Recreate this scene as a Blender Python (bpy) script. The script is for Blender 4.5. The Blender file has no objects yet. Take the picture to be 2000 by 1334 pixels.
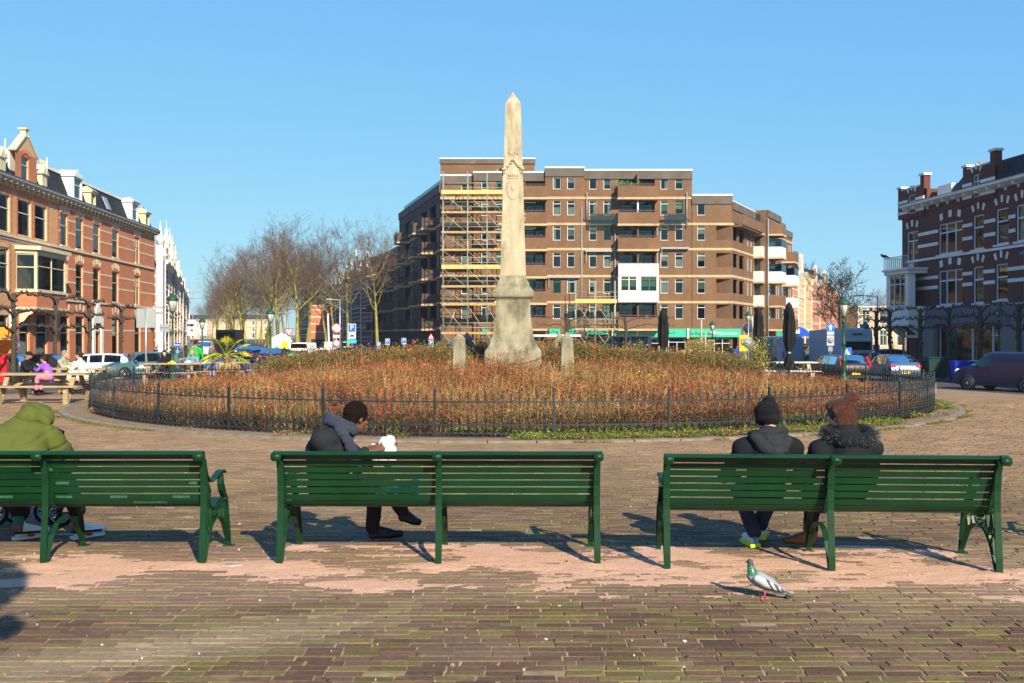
import bpy, bmesh, math, random
import numpy as np
from math import sin, cos, pi, radians, hypot, atan2, sqrt
from mathutils import Vector, Matrix, Quaternion

SC = bpy.context.scene
COL = SC.collection
R = random.Random(7)
NR = np.random.default_rng(7)

# ------------------------------------------------------------ camera, sky, sun
H = 1.75
cd = bpy.data.cameras.new('camera'); cam = bpy.data.objects.new('camera', cd); COL.objects.link(cam)
cam.location = (0, 0, H); cam.rotation_euler = (pi / 2, 0, 0)
cd.lens = 36; cd.sensor_width = 36; cd.shift_y = -0.007; cd.clip_end = 5000; cd.clip_start = .05
SC.camera = cam
SUN_EL = radians(29.5); SUN_AZ = atan2(.40, -.93)          # direction towards the sun, from +Y clockwise towards +X
sun_dir = Vector((sin(SUN_AZ) * cos(SUN_EL), cos(SUN_AZ) * cos(SUN_EL), sin(SUN_EL)))
wd = bpy.data.worlds.new('World'); SC.world = wd; wd.use_nodes = True
nt = wd.node_tree; bgn = nt.nodes['Background']
sky = nt.nodes.new('ShaderNodeTexSky'); sky.sky_type = 'NISHITA'; sky.sun_disc = False
sky.sun_elevation = SUN_EL; sky.sun_rotation = SUN_AZ; sky.altitude = 0
sky.air_density = 1.0; sky.dust_density = 0; sky.ozone_density = 4
# camera response: each channel of the sky gets a soft shoulder, the same in every direction
ssp = nt.nodes.new('ShaderNodeSeparateColor'); scb = nt.nodes.new('ShaderNodeCombineColor'); nt.links.new(sky.outputs[0], ssp.inputs[0])
for ch, (g_, k_) in enumerate(((.60, 1.36), (.45, 2.88), (.12, 7.0))):
    pw = nt.nodes.new('ShaderNodeMath'); pw.operation = 'POWER'; pw.inputs[1].default_value = g_; ml_ = nt.nodes.new('ShaderNodeMath'); ml_.operation = 'MULTIPLY'; ml_.inputs[1].default_value = k_
    nt.links.new(ssp.outputs[ch], pw.inputs[0]); nt.links.new(pw.outputs[0], ml_.inputs[0]); nt.links.new(ml_.outputs[0], scb.inputs[ch])
nt.links.new(scb.outputs[0], bgn.inputs[0]); bgn.inputs[1].default_value = 0.064
sd = bpy.data.lights.new('sun', 'SUN'); sun = bpy.data.objects.new('sun', sd); COL.objects.link(sun)
sd.energy = 5.0; sd.angle = radians(.5); sd.color = (1, .89, .68)
sun.rotation_euler = sun_dir.to_track_quat('Z', 'Y').to_euler()
SC.view_settings.view_transform = 'Standard'; SC.view_settings.look = 'None'
SC.view_settings.exposure = 0.76; SC.view_settings.gamma = 1; SC.view_settings.use_curve_mapping = False
SC.cycles.use_denoising = True
try: SC.cycles.denoiser = 'OPENIMAGEDENOISE'
except Exception: pass
SC.cycles.max_bounces = 5; SC.cycles.transparent_max_bounces = 12
SC.cycles.diffuse_bounces = 3; SC.cycles.glossy_bounces = 3

# ------------------------------------------------------------ ground levels
CX, CY, CR = 0.0, 27.8, 10.6
def sm(a, b, x):
    t = min(1, max(0, (x - a) / (b - a))); return t * t * (3 - 2 * t)
def gz(x, y):
    return -0.85 * sm(13.5, 26, hypot(x - CX, y - CY)) * sm(20, 33, y)
def W(px, py, d):                      # a point of the place: d metres away
    return Vector(((px - 1000) * d / 2000, d, H - (py - 653) * d / 2000))

# ------------------------------------------------------------ materials
MC = {}
def mat(name, col, rough=.8, spec=.3, metal=0, var=.25, scale=6, bump=.0, bscale=40, dirt=None, coat=0, attr=False, stretch=None, spread=None):
    """principled + object-space noise: colour varies by `var`, optional dirt colour in larger patches"""
    if name in MC: return MC[name]
    m = bpy.data.materials.new(name); m.use_nodes = True; MC[name] = m
    t = m.node_tree; n = t.nodes; L = t.links; p = n['Principled BSDF']
    p.inputs['Roughness'].default_value = rough; p.inputs['Specular IOR Level'].default_value = spec
    p.inputs['Metallic'].default_value = metal; p.inputs['Coat Weight'].default_value = coat
    tc = n.new('ShaderNodeTexCoord'); vec = tc.outputs['Object']
    if stretch:
        mp = n.new('ShaderNodeMapping'); mp.inputs['Scale'].default_value = stretch
        L.new(vec, mp.inputs[0]); vec = mp.outputs[0]
    no = n.new('ShaderNodeTexNoise'); no.inputs['Scale'].default_value = scale; no.inputs['Detail'].default_value = 6
    L.new(vec, no.inputs['Vector'])
    mr = n.new('ShaderNodeMapRange'); mr.inputs[1].default_value = .25; mr.inputs[2].default_value = .75
    mr.inputs[3].default_value = 1 - var; mr.inputs[4].default_value = 1 + var
    L.new(no.outputs[0], mr.inputs[0])
    if attr:
        c = n.new('ShaderNodeAttribute'); c.attribute_name = 'col'; base = c.outputs['Color']
    else:
        c = n.new('ShaderNodeRGB'); c.outputs[0].default_value = (*col, 1); base = c.outputs[0]
    if spread:
        oi = n.new('ShaderNodeObjectInfo'); hs = n.new('ShaderNodeHueSaturation')
        ms = n.new('ShaderNodeMapRange'); ms.inputs[3].default_value = 1 - spread; ms.inputs[4].default_value = 1 + spread
        L.new(oi.outputs['Random'], ms.inputs[0]); L.new(ms.outputs[0], hs.inputs['Value']); L.new(base, hs.inputs['Color']); base = hs.outputs[0]
    if dirt:
        dn = n.new('ShaderNodeTexNoise'); dn.inputs['Scale'].default_value = dirt[1]; dn.inputs['Detail'].default_value = 8; dn.inputs['Roughness'].default_value = .65
        L.new(vec, dn.inputs['Vector'])
        dm = n.new('ShaderNodeMapRange'); dm.inputs[1].default_value = dirt[2]; dm.inputs[2].default_value = dirt[2] + .18; L.new(dn.outputs[0], dm.inputs[0])
        dx = n.new('ShaderNodeMix'); dx.data_type = 'RGBA'; L.new(dm.outputs[0], dx.inputs[0]); L.new(base, dx.inputs[6]); dx.inputs[7].default_value = (*dirt[0], 1)
        base = dx.outputs[2]
    vm = n.new('ShaderNodeMix'); vm.data_type = 'RGBA'; vm.blend_type = 'MULTIPLY'; vm.inputs[0].default_value = 1
    L.new(base, vm.inputs[6]); L.new(mr.outputs[0], vm.inputs[7]); L.new(vm.outputs[2], p.inputs['Base Color'])
    if bump:
        bn = n.new('ShaderNodeTexNoise'); bn.inputs['Scale'].default_value = bscale; bn.inputs['Detail'].default_value = 5; L.new(vec, bn.inputs['Vector'])
        b = n.new('ShaderNodeBump'); b.inputs['Strength'].default_value = bump; b.inputs['Distance'].default_value = .02
        L.new(bn.outputs[0], b.inputs['Height']); L.new(b.outputs[0], p.inputs['Normal'])
    return m

def brickmat(name, c1, c2, mortar, bw=.22, bh=.065, ms=.008, scale=1, flat=False, stain=.25, msmooth=.1):
    if name in MC: return MC[name]
    m = bpy.data.materials.new(name); m.use_nodes = True; MC[name] = m
    t = m.node_tree; n = t.nodes; L = t.links; p = n['Principled BSDF']; p.inputs['Roughness'].default_value = .9; p.inputs['Specular IOR Level'].default_value = .15
    tc = n.new('ShaderNodeTexCoord'); vec = tc.outputs['Object']
    if not flat:
        sp = n.new('ShaderNodeSeparateXYZ'); L.new(vec, sp.inputs[0]); ad = n.new('ShaderNodeMath'); L.new(sp.outputs[0], ad.inputs[0]); L.new(sp.outputs[1], ad.inputs[1])
        cb = n.new('ShaderNodeCombineXYZ'); L.new(ad.outputs[0], cb.inputs[0]); L.new(sp.outputs[2], cb.inputs[1]); v2 = cb.outputs[0]
    else: v2 = vec
    bt = n.new('ShaderNodeTexBrick'); bt.inputs['Scale'].default_value = scale; bt.inputs['Brick Width'].default_value = bw; bt.inputs['Row Height'].default_value = bh
    bt.inputs['Mortar Size'].default_value = ms; bt.inputs['Mortar Smooth'].default_value = msmooth; bt.inputs['Color1'].default_value = (*c1, 1); bt.inputs['Color2'].default_value = (*c2, 1)
    bt.inputs['Mortar'].default_value = (*mortar, 1); L.new(v2, bt.inputs['Vector'])
    no = n.new('ShaderNodeTexNoise'); no.inputs['Scale'].default_value = .35; no.inputs['Detail'].default_value = 9; no.inputs['Roughness'].default_value = .7; L.new(vec, no.inputs['Vector'])
    mr = n.new('ShaderNodeMapRange'); mr.inputs[1].default_value = .3; mr.inputs[2].default_value = .7; mr.inputs[3].default_value = 1 - stain; mr.inputs[4].default_value = 1 + stain; L.new(no.outputs[0], mr.inputs[0])
    vm = n.new('ShaderNodeMix'); vm.data_type = 'RGBA'; vm.blend_type = 'MULTIPLY'; vm.inputs[0].default_value = 1
    L.new(bt.outputs[0], vm.inputs[6]); L.new(mr.outputs[0], vm.inputs[7]); L.new(vm.outputs[2], p.inputs['Base Color'])
    b = n.new('ShaderNodeBump'); b.inputs['Strength'].default_value = .5; b.inputs['Distance'].default_value = .01; b.invert = True
    L.new(bt.outputs[1], b.inputs['Height']); L.new(b.outputs[0], p.inputs['Normal'])
    return m

def glassmat(name, tint=(.5, .55, .55), mixf=.55, rough=.03):
    """window glass: see-through tint under a mirror-like coat"""
    if name in MC: return MC[name]
    m = bpy.data.materials.new(name); m.use_nodes = True; MC[name] = m
    t = m.node_tree; n = t.nodes; L = t.links; n.remove(n['Principled BSDF'])
    tr = n.new('ShaderNodeBsdfTransparent'); tr.inputs[0].default_value = (*tint, 1)
    gl = n.new('ShaderNodeBsdfGlossy'); gl.inputs['Roughness'].default_value = rough; gl.inputs[0].default_value = (.72, .80, .78, 1)
    fr = n.new('ShaderNodeFresnel'); fr.inputs[0].default_value = 1.5
    mr = n.new('ShaderNodeMath'); mr.operation = 'ADD'; mr.inputs[1].default_value = mixf * .35; mr.use_clamp = True
    no = n.new('ShaderNodeTexNoise'); no.inputs['Scale'].default_value = 1.2
    tc = n.new('ShaderNodeTexCoord'); L.new(tc.outputs['Object'], no.inputs['Vector'])
    b = n.new('ShaderNodeBump'); b.inputs['Strength'].default_value = .06; b.inputs['Distance'].default_value = .05; L.new(no.outputs[0], b.inputs['Height']); L.new(b.outputs[0], gl.inputs['Normal'])
    mx = n.new('ShaderNodeMixShader'); L.new(fr.outputs[0], mr.inputs[0]); L.new(mr.outputs[0], mx.inputs[0]); L.new(tr.outputs[0], mx.inputs[1]); L.new(gl.outputs[0], mx.inputs[2])
    L.new(mx.outputs[0], n['Material Output'].inputs[0]); return m

# ------------------------------------------------------------ mesh builder
class MB:
    def __init__(s): s.v = []; s.f = []; s.m = []; s.c = []; s.s = []
    def add(s, vs, fs, mi=0, col=None, smooth=False):
        o = len(s.v); s.v += [tuple(v) for v in vs]
        for f in fs: s.f.append(tuple(i + o for i in f)); s.m.append(mi); s.c.append(col); s.s.append(smooth)
        return s
    def box(s, a, b, mi=0, col=None, rot=None, piv=None):
        x0, y0, z0 = a; x1, y1, z1 = b
        if x0 > x1: x0, x1 = x1, x0
        if y0 > y1: y0, y1 = y1, y0
        if z0 > z1: z0, z1 = z1, z0
        vs = [Vector(q) for q in ((x0, y0, z0), (x1, y0, z0), (x1, y1, z0), (x0, y1, z0), (x0, y0, z1), (x1, y0, z1), (x1, y1, z1), (x0, y1, z1))]
        if rot is not None:
            p = Vector(piv) if piv else (Vector(a) + Vector(b)) / 2
            vs = [rot @ (q - p) + p for q in vs]
        return s.add(vs, ((0, 3, 2, 1), (4, 5, 6, 7), (0, 1, 5, 4), (1, 2, 6, 5), (2, 3, 7, 6), (3, 0, 4, 7)), mi, col)
    def beam(s, a, b, w, h, mi=0, up=(0, 0, 1), col=None):
        a = Vector(a); b = Vector(b); d = (b - a); l = d.length
        if l < 1e-6: return s
        d /= l; up = Vector(up)
        if abs(d.dot(up)) > .98: up = Vector((0, 1, 0)) if abs(d.y) < .9 else Vector((1, 0, 0))
        x = d.cross(up).normalized() * w / 2; z = x.cross(d).normalized() * h / 2
        vs = [a - x - z, a + x - z, a + x + z, a - x + z, b - x - z, b + x - z, b + x + z, b - x + z]
        return s.add(vs, ((0, 1, 2, 3), (7, 6, 5, 4), (0, 4, 5, 1), (1, 5, 6, 2), (2, 6, 7, 3), (3, 7, 4, 0)), mi, col)
    def tube(s, pts, rad, n=8, mi=0, col=None, cap=True, smooth=True):
        pts = [Vector(p) for p in pts]; k = len(pts)
        if not hasattr(rad, '__len__'): rad = [rad] * k
        vs = []; ref = None
        for i, p in enumerate(pts):
            d = (pts[min(i + 1, k - 1)] - pts[max(i - 1, 0)])
            if d.length < 1e-9: d = Vector((0, 0, 1))
            d.normalize()
            if ref is None: ref = d.orthogonal().normalized()
            else:
                ref = (ref - d * ref.dot(d))
                if ref.length < 1e-6: ref = d.orthogonal()
                ref.normalize()
            b = d.cross(ref)
            for j in range(n):
                a = 2 * pi * j / n; vs.append(p + (ref * cos(a) + b * sin(a)) * rad[i])
        fs = []
        for i in range(k - 1):
            for j in range(n): fs.append((i * n + j, i * n + (j + 1) % n, (i + 1) * n + (j + 1) % n, (i + 1) * n + j))
        if cap: fs += [tuple(range(n))[::-1], tuple(range((k - 1) * n, k * n))]
        return s.add(vs, fs, mi, col, smooth)
    def lathe(s, prof, n=16, c=(0, 0, 0), mi=0, col=None, smooth=True, sq=False, axis=None):
        """prof: (radius, z) bottom to top; sq: square section"""
        vs = []; n = 4 if sq else n; off = pi / 4 if sq else 0; k = len(prof); q = sqrt(2) if sq else 1
        for r, z in prof:
            for j in range(n):
                a = 2 * pi * j / n + off; vs.append(Vector((r * q * cos(a), r * q * sin(a), z)))
        if axis: 
            rt = Vector((0, 0, 1)).rotation_difference(Vector(axis)); vs = [rt @ v for v in vs]
        vs = [v + Vector(c) for v in vs]
        fs = []
        for i in range(k - 1):
            for j in range(n): fs.append((i * n + j, i * n + (j + 1) % n, (i + 1) * n + (j + 1) % n, (i + 1) * n + j))
        fs += [tuple(range(n))[::-1], tuple(range((k - 1) * n, k * n))]
        return s.add(vs, fs, mi, col, smooth and not sq)
    def ball(s, c, r, n=10, mi=0, col=None, rot=None):
        r = (r, r, r) if not hasattr(r, '__len__') else r; m = max(4, n // 2 + 1); vs = [Vector((0, 0, -r[2]))]
        for i in range(1, m):
            a = -pi / 2 + pi * i / m
            for j in range(n): b = 2 * pi * j / n; vs.append(Vector((r[0] * cos(a) * cos(b), r[1] * cos(a) * sin(b), r[2] * sin(a))))
        vs.append(Vector((0, 0, r[2])))
        if rot is not None: vs = [rot @ v for v in vs]
        c = Vector(c); vs = [v + c for v in vs]; fs = []
        for j in range(n): fs.append((0, 1 + (j + 1) % n, 1 + j))
        for i in range(m - 2):
            for j in range(n): a = 1 + i * n; fs.append((a + j, a + (j + 1) % n, a + n + (j + 1) % n, a + n + j))
        a = 1 + (m - 2) * n; t = len(vs) - 1
        for j in range(n): fs.append((a + j, a + (j + 1) % n, t))
        return s.add(vs, fs, mi, col, True)
    def prism(s, poly, d0, d1, plane='xz', mi=0, col=None, smooth=False):
        """polygon (list of 2D) extruded between d0 and d1 along the remaining axis"""
        def P(a, b, d): return {'xz': (a, d, b), 'yz': (d, a, b), 'xy': (a, b, d)}[plane]
        k = len(poly); vs = [P(a, b, d0) for a, b in poly] + [P(a, b, d1) for a, b in poly]
        area = sum(poly[i][0] * poly[(i + 1) % k][1] - poly[(i + 1) % k][0] * poly[i][1] for i in range(k))
        fl = (area > 0) ^ (d1 < d0) ^ (plane == 'xz')
        f0 = tuple(range(k)); f1 = tuple(range(k, 2 * k))
        fs = [f0[::-1] if fl else f0, f1 if fl else f1[::-1]]
        for i in range(k):
            j = (i + 1) % k; q = (i, j, k + j, k + i); fs.append(q if fl else q[::-1])
        return s.add(vs, fs, mi, col, smooth)
    def strip(s, path, w0, w1, th, axis=0, mi=0, col=None):
        """flat bar following path [(a,b)] in the plane normal to `axis`, wide from w0 to w1 along axis, th thick"""
        k = len(path); L = []; 
        for i in range(k):
            p = Vector(path[i]); d = Vector(path[min(i + 1, k - 1)]) - Vector(path[max(i - 1, 0)]); d.normalize(); nn = Vector((-d.y, d.x)) * th / 2
            L.append((p + nn, p - nn))
        vs = []
        for a, b in L:
            for w, q in ((w0, a), (w1, a), (w1, b), (w0, b)):
                vs.append((w, q.x, q.y) if axis == 0 else (q.x, w, q.y))
        fs = [(0, 1, 2, 3), tuple((k - 1) * 4 + i for i in (3, 2, 1, 0))]
        for i in range(k - 1):
            for j in range(4): fs.append((i * 4 + j, (i + 1) * 4 + j, (i + 1) * 4 + (j + 1) % 4, i * 4 + (j + 1) % 4))
        return s.add(vs, fs, mi, col)
    def mesh(s, name, mats):
        me = bpy.data.meshes.new(name); me.from_pydata(s.v, [], s.f)
        mats = mats if isinstance(mats, (list, tuple)) else [mats]
        for m in mats: me.materials.append(m)
        if len(mats) > 1: me.polygons.foreach_set('material_index', s.m)
        if any(s.s): me.polygons.foreach_set('use_smooth', s.s)
        if any(c is not None for c in s.c):
            at = me.attributes.new('col', 'FLOAT_COLOR', 'FACE') if False else me.attributes.new('col', 'FLOAT_VECTOR', 'FACE')
            arr = np.array([(c if c is not None else (.5, .5, .5)) for c in s.c], dtype=np.float32).ravel(); at.data.foreach_set('vector', arr)
        me.update(); return me
    def build(s, name, mats, parent=None, loc=None, rz=None):
        o = bpy.data.objects.new(name, s.mesh(name, mats)); COL.objects.link(o)
        if parent: o.parent = parent
        if loc is not None: o.location = loc
        if rz is not None: o.rotation_euler = (0, 0, rz)
        return o

def tag(o, label=None, cat=None, group=None, kind=None):
    if label: o['label'] = label
    if cat: o['category'] = cat
    if group: o['group'] = group
    if kind: o['kind'] = kind
    return o
def thing(name, label, cat, loc=(0, 0, 0), rz=0, group=None):
    o = bpy.data.objects.new(name, None); COL.objects.link(o); o.empty_display_size = .2
    o.location = loc; o.rotation_euler = (0, 0, rz); return tag(o, label, cat, group)
def inst(name, me, parent=None, loc=(0, 0, 0), rot=(0, 0, 0), sc=None):
    o = bpy.data.objects.new(name, me); COL.objects.link(o); o.parent = parent; o.location = loc; o.rotation_euler = rot
    if sc is not None: o.scale = sc if hasattr(sc, '__len__') else (sc, sc, sc)
    return o
KIDS = {}
def copy_tree(o, parent=None, src=None):
    if src is None:
        src = {}
        for q in bpy.data.objects:
            if q.parent: src.setdefault(q.parent.name, []).append(q)
    c = o.copy(); COL.objects.link(c); c.parent = parent
    for ch in src.get(o.name, []): copy_tree(ch, c, src)
    return c
def place(o, loc, rz=0, label=None, sc=None, group=None):
    o.location = loc; o.rotation_euler = (0, 0, rz)
    if sc: o.scale = (sc, sc, sc)
    if label: o['label'] = label
    if group: o['group'] = group
    return o
def text(name, body, size, m, parent, loc, rot=(pi / 2, 0, 0), align='CENTER', ext=.004):
    cu = bpy.data.curves.new(name, 'FONT'); cu.body = body; cu.size = size; cu.extrude = ext; cu.align_x = align; cu.align_y = 'CENTER'; cu.resolution_u = 2
    tmp = bpy.data.objects.new('tmp', cu); me = bpy.data.meshes.new_from_object(tmp); me.name = name; me.materials.clear(); me.materials.append(m); bpy.data.objects.remove(tmp)
    o = bpy.data.objects.new(name, me); COL.objects.link(o); o.parent = parent; o.location = loc; o.rotation_euler = rot; return o

WS = None
def remesh(mb, name, mats, voxel=.012, smooth=3, parent=None, loc=None, rz=None, shader_pick=None):
    """one closed skin from overlapping capsules"""
    global WS
    if WS is None: WS = bpy.data.scenes.new('workshop')
    me = mb.mesh(name + '_raw', mats); o = bpy.data.objects.new('raw', me); WS.collection.objects.link(o)
    r = o.modifiers.new('r', 'REMESH'); r.mode = 'VOXEL'; r.voxel_size = voxel
    if smooth: s = o.modifiers.new('s', 'SMOOTH'); s.iterations = smooth; s.factor = .5
    with bpy.context.temp_override(scene=WS, view_layer=WS.view_layers[0]):
        dg = bpy.context.evaluated_depsgraph_get(); ev = o.evaluated_get(dg); m2 = bpy.data.meshes.new_from_object(ev, depsgraph=dg)
    bpy.data.objects.remove(o); bpy.data.meshes.remove(me)
    m2.name = name
    m2.polygons.foreach_set('use_smooth', [True] * len(m2.polygons))
    if not len(m2.materials):
        for q in (mats if isinstance(mats, (list, tuple)) else [mats]): m2.materials.append(q)
    o = bpy.data.objects.new(name, m2); COL.objects.link(o); o.parent = parent
    if loc is not None: o.location = loc
    if rz is not None: o.rotation_euler = (0, 0, rz)
    return o
def cap(mb, a, b, ra, rb=None, n=12, mi=0):
    rb = ra if rb is None else rb; a = Vector(a); b = Vector(b)
    mb.tube([a, b], [ra, rb], n, mi); mb.ball(a, ra, n, mi); mb.ball(b, rb, n, mi)
def chain(mb, pts, rs, n=12):
    for i in range(len(pts) - 1): cap(mb, pts[i], pts[i + 1], rs[i], rs[i + 1], n)

# shared materials
M_green = mat('bench_green_paint', (.004, .036, .012), rough=.42, spec=.25, var=.22, scale=4, dirt=((.035, .085, .04), 7, .62))
M_darkiron = mat('dark_iron', (.018, .024, .026), rough=.45, spec=.5, var=.3, scale=12)
M_white = mat('white_paint', (.72, .72, .68), rough=.5, var=.06, scale=2)
M_cream = mat('cream_stone', (.62, .52, .34), rough=.8, var=.12, scale=2)
M_black = mat('black_plastic', (.012, .012, .014), rough=.5, var=.2)
M_rubber = mat('tyre_rubber', (.012, .012, .012), rough=.85, var=.2)
M_steel = mat('galvanised_steel', (.42, .43, .43), rough=.45, metal=.6, var=.15)
M_wood = mat('weathered_wood', (.30, .21, .12), rough=.85, var=.35, scale=9, stretch=(1, 8, 8))
M_glass = glassmat('window_glass', (.45, .52, .50), .12)
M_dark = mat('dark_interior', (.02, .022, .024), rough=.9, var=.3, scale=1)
# ------------------------------------------------------------ noise + scatter helpers
_NG = {}
def vn(x, y, s, seed=0):
    """smooth value noise 0..1, x and y arrays"""
    x = np.asarray(x, float) * s + 1000.3; y = np.asarray(y, float) * s + 1000.7
    if seed not in _NG: _NG[seed] = np.random.default_rng(seed + 99).random((256, 256))
    g = _NG[seed]; xi = np.floor(x).astype(int); yi = np.floor(y).astype(int); fx = x - xi; fy = y - yi
    fx = fx * fx * (3 - 2 * fx); fy = fy * fy * (3 - 2 * fy)
    a = g[xi % 256, yi % 256]; b = g[(xi + 1) % 256, yi % 256]; c = g[xi % 256, (yi + 1) % 256]; d = g[(xi + 1) % 256, (yi + 1) % 256]
    return (a * (1 - fx) + b * fx) * (1 - fy) + (c * (1 - fx) + d * fx) * fy
def fbm(x, y, s, seed=0, o=4):
    t = 0; w = .5; n = 0
    for k in range(o): t = t + w * vn(x, y, s * 2 ** k, seed + k); n += w; w *= .5
    return t / n

def scatter(name, meshes, pts, scl, rots, var, parent=None):
    """one object: copies of `meshes` on points, through geometry nodes"""
    vc = bpy.data.collections.new(name + '_kinds')
    for i, me in enumerate(meshes):
        o = bpy.data.objects.new('%s_kind_%02d' % (name, i), me); vc.objects.link(o)
    me = bpy.data.meshes.new(name); n = len(pts); me.vertices.add(n)
    me.vertices.foreach_set('co', np.asarray(pts, np.float32).ravel())
    a = me.attributes.new('sc', 'FLOAT_VECTOR', 'POINT'); a.data.foreach_set('vector', np.asarray(scl, np.float32).ravel())
    a = me.attributes.new('rt', 'FLOAT_VECTOR', 'POINT'); a.data.foreach_set('vector', np.asarray(rots, np.float32).ravel())
    a = me.attributes.new('vr', 'INT', 'POINT'); a.data.foreach_set('value', np.asarray(var, np.int32))
    o = bpy.data.objects.new(name, me); COL.objects.link(o); o.parent = parent
    g = bpy.data.node_groups.new(name + '_nodes', 'GeometryNodeTree')
    g.interface.new_socket('Geometry', in_out='INPUT', socket_type='NodeSocketGeometry'); g.interface.new_socket('Geometry', in_out='OUTPUT', socket_type='NodeSocketGeometry')
    N = g.nodes; L = g.links; gi = N.new('NodeGroupInput'); go = N.new('NodeGroupOutput')
    ci = N.new('GeometryNodeCollectionInfo'); ci.inputs[0].default_value = vc; ci.inputs['Separate Children'].default_value = True; ci.inputs['Reset Children'].default_value = True
    ip = N.new('GeometryNodeInstanceOnPoints'); ip.inputs['Pick Instance'].default_value = True
    def at(nm, ty):
        q = N.new('GeometryNodeInputNamedAttribute'); q.data_type = ty; q.inputs[0].default_value = nm; return q.outputs[0]
    L.new(gi.outputs[0], ip.inputs['Points']); L.new(ci.outputs[0], ip.inputs['Instance']); L.new(at('vr', 'INT'), ip.inputs['Instance Index'])
    e = N.new('FunctionNodeEulerToRotation'); L.new(at('rt', 'FLOAT_VECTOR'), e.inputs[0]); L.new(e.outputs[0], ip.inputs['Rotation'])
    L.new(at('sc', 'FLOAT_VECTOR'), ip.inputs['Scale']); L.new(ip.outputs[0], go.inputs[0])
    md = o.modifiers.new('scatter', 'NODES'); md.node_group = g
    return tag(o, kind='stuff')

# ------------------------------------------------------------ paving material
def pavemat(name, attr=True):
    m = bpy.data.materials.new(name); m.use_nodes = True
    t = m.node_tree; n = t.nodes; L = t.links; p = n['Principled BSDF']; p.inputs['Roughness'].default_value = .85; p.inputs['Specular IOR Level'].default_value = .25
    g = n.new('ShaderNodeNewGeometry'); P = g.outputs['Position']
    def noise(s, d=6, r=.6, off=None):
        q = n.new('ShaderNodeTexNoise'); q.inputs['Scale'].default_value = s; q.inputs['Detail'].default_value = d; q.inputs['Roughness'].default_value = r; L.new(P, q.inputs['Vector']); return q.outputs[0]
    def ramp(x, a, b, c=0, e=1):
        q = n.new('ShaderNodeMapRange'); q.inputs[1].default_value = a; q.inputs[2].default_value = b; q.inputs[3].default_value = c; q.inputs[4].default_value = e; L.new(x, q.inputs[0]); return q.outputs[0]
    def mix(f, a, b, bt='MIX'):
        q = n.new('ShaderNodeMix'); q.data_type = 'RGBA'; q.blend_type = bt
        for v, i in ((f, 0), (a, 6), (b, 7)):
            if isinstance(v, (float, int)): q.inputs[i].default_value = v
            elif isinstance(v, tuple): q.inputs[i].default_value = (*v, 1)
            else: L.new(v, q.inputs[i])
        return q.outputs[2]
    if attr:
        c = n.new('ShaderNodeAttribute'); c.attribute_name = 'col'; base = c.outputs['Color']
    else:
        bt = n.new('ShaderNodeTexBrick'); bt.inputs['Brick Width'].default_value = .205; bt.inputs['Row Height'].default_value = .08; bt.inputs['Scale'].default_value = 1
        bt.inputs['Mortar Size'].default_value = .005; bt.inputs['Color1'].default_value = (.30, .188, .097, 1); bt.inputs['Color2'].default_value = (.26, .172, .088, 1); bt.inputs['Mortar'].default_value = (.30, .20, .11, 1)
        L.new(P, bt.inputs['Vector']); base = bt.outputs[0]
    base = mix(1.0, base, ramp(noise(28, 8, .7), .3, .7, .72, 1.3), 'MULTIPLY')
    base = mix(1.0, base, ramp(noise(1.1, 6, .6), .3, .7, .8, 1.22), 'MULTIPLY')
    base = mix(ramp(noise(90, 3, .5), .66, .74, 0, .55), base, (.42, .34, .25))
    base = mix(ramp(noise(2.6, 9, .75), .55, .75, 0, .6), base, (.30, .21, .12))
    L.new(base, p.inputs['Base Color'])
    b = n.new('ShaderNodeBump'); b.inputs['Strength'].default_value = .55; b.inputs['Distance'].default_value = .004; L.new(noise(160, 4, .7), b.inputs['Height']); L.new(b.outputs[0], p.inputs['Normal'])
    return m
M_pave = pavemat('paver_clay'); M_pavefar = pavemat('paving_brick_far', False)
M_sand = mat('pinkish_sand', (.66, .39, .26), rough=.95, var=.22, scale=60, bump=.6, bscale=200, dirt=((.36, .22, .16), 35, .66))
M_joint = mat('joint_sand', (.30, .21, .11), rough=.95, var=.5, scale=5, dirt=((.09, .11, .02), 2.2, .5))
M_asph = mat('asphalt', (.075, .066, .060), rough=.85, var=.22, scale=1.2, bump=.3, bscale=60, dirt=((.11, .085, .07), .25, .5))
M_kerb = mat('kerb_stone', (.22, .185, .135), rough=.9, var=.25, scale=5, bump=.3, bscale=50)
M_slabs = brickmat('pavement_slabs', (.27, .24, .21), (.22, .2, .18), (.14, .12, .1), bw=.3, bh=.3, ms=.01, flat=True)
M_mark = mat('road_marking_paint', (.62, .61, .57), rough=.7, var=.2, scale=8)
M_soil = mat('bed_soil', (.13, .082, .048), rough=1, var=.5, scale=8, bump=.8, bscale=20)

def polar(name, rs, a0, a1, na, m, zoff, zf=gz, kind='structure'):
    vs = []; fs = []; full = abs(a1 - a0 - 2 * pi) < 1e-6; k = na if full else na + 1
    for r in rs:
        for j in range(k):
            a = a0 + (a1 - a0) * j / na; x = CX + r * cos(a); y = CY + r * sin(a); vs.append((x, y, zf(x, y) + zoff))
    for i in range(len(rs) - 1):
        for j in range(na):
            j2 = (j + 1) % k if full else j + 1
            fs.append((i * k + j, (i + 1) * k + j, (i + 1) * k + j2, i * k + j2))
    me = bpy.data.meshes.new(name); me.from_pydata(vs, [], fs); me.materials.append(m)
    o = bpy.data.objects.new(name, me); COL.objects.link(o); return tag(o, kind=kind) if kind else o
EDGE = mat('trodden_earth', (.23, .155, .09), rough=1, var=.3, scale=6, bump=.5, bscale=40, dirt=((.12, .09, .05), 2, .55))
rs = [0.5, 6, 10, 11.5, 13, 14, 15, 16, 17, 18, 19, 20, 21, 22, 23, 24, 25, 26, 28, 32, 40, 60, 90, 140, 250, 500, 1200, 3000]
ground = polar('ground', rs, 0, 2 * pi, 180, M_pavefar, -.012)
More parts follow.
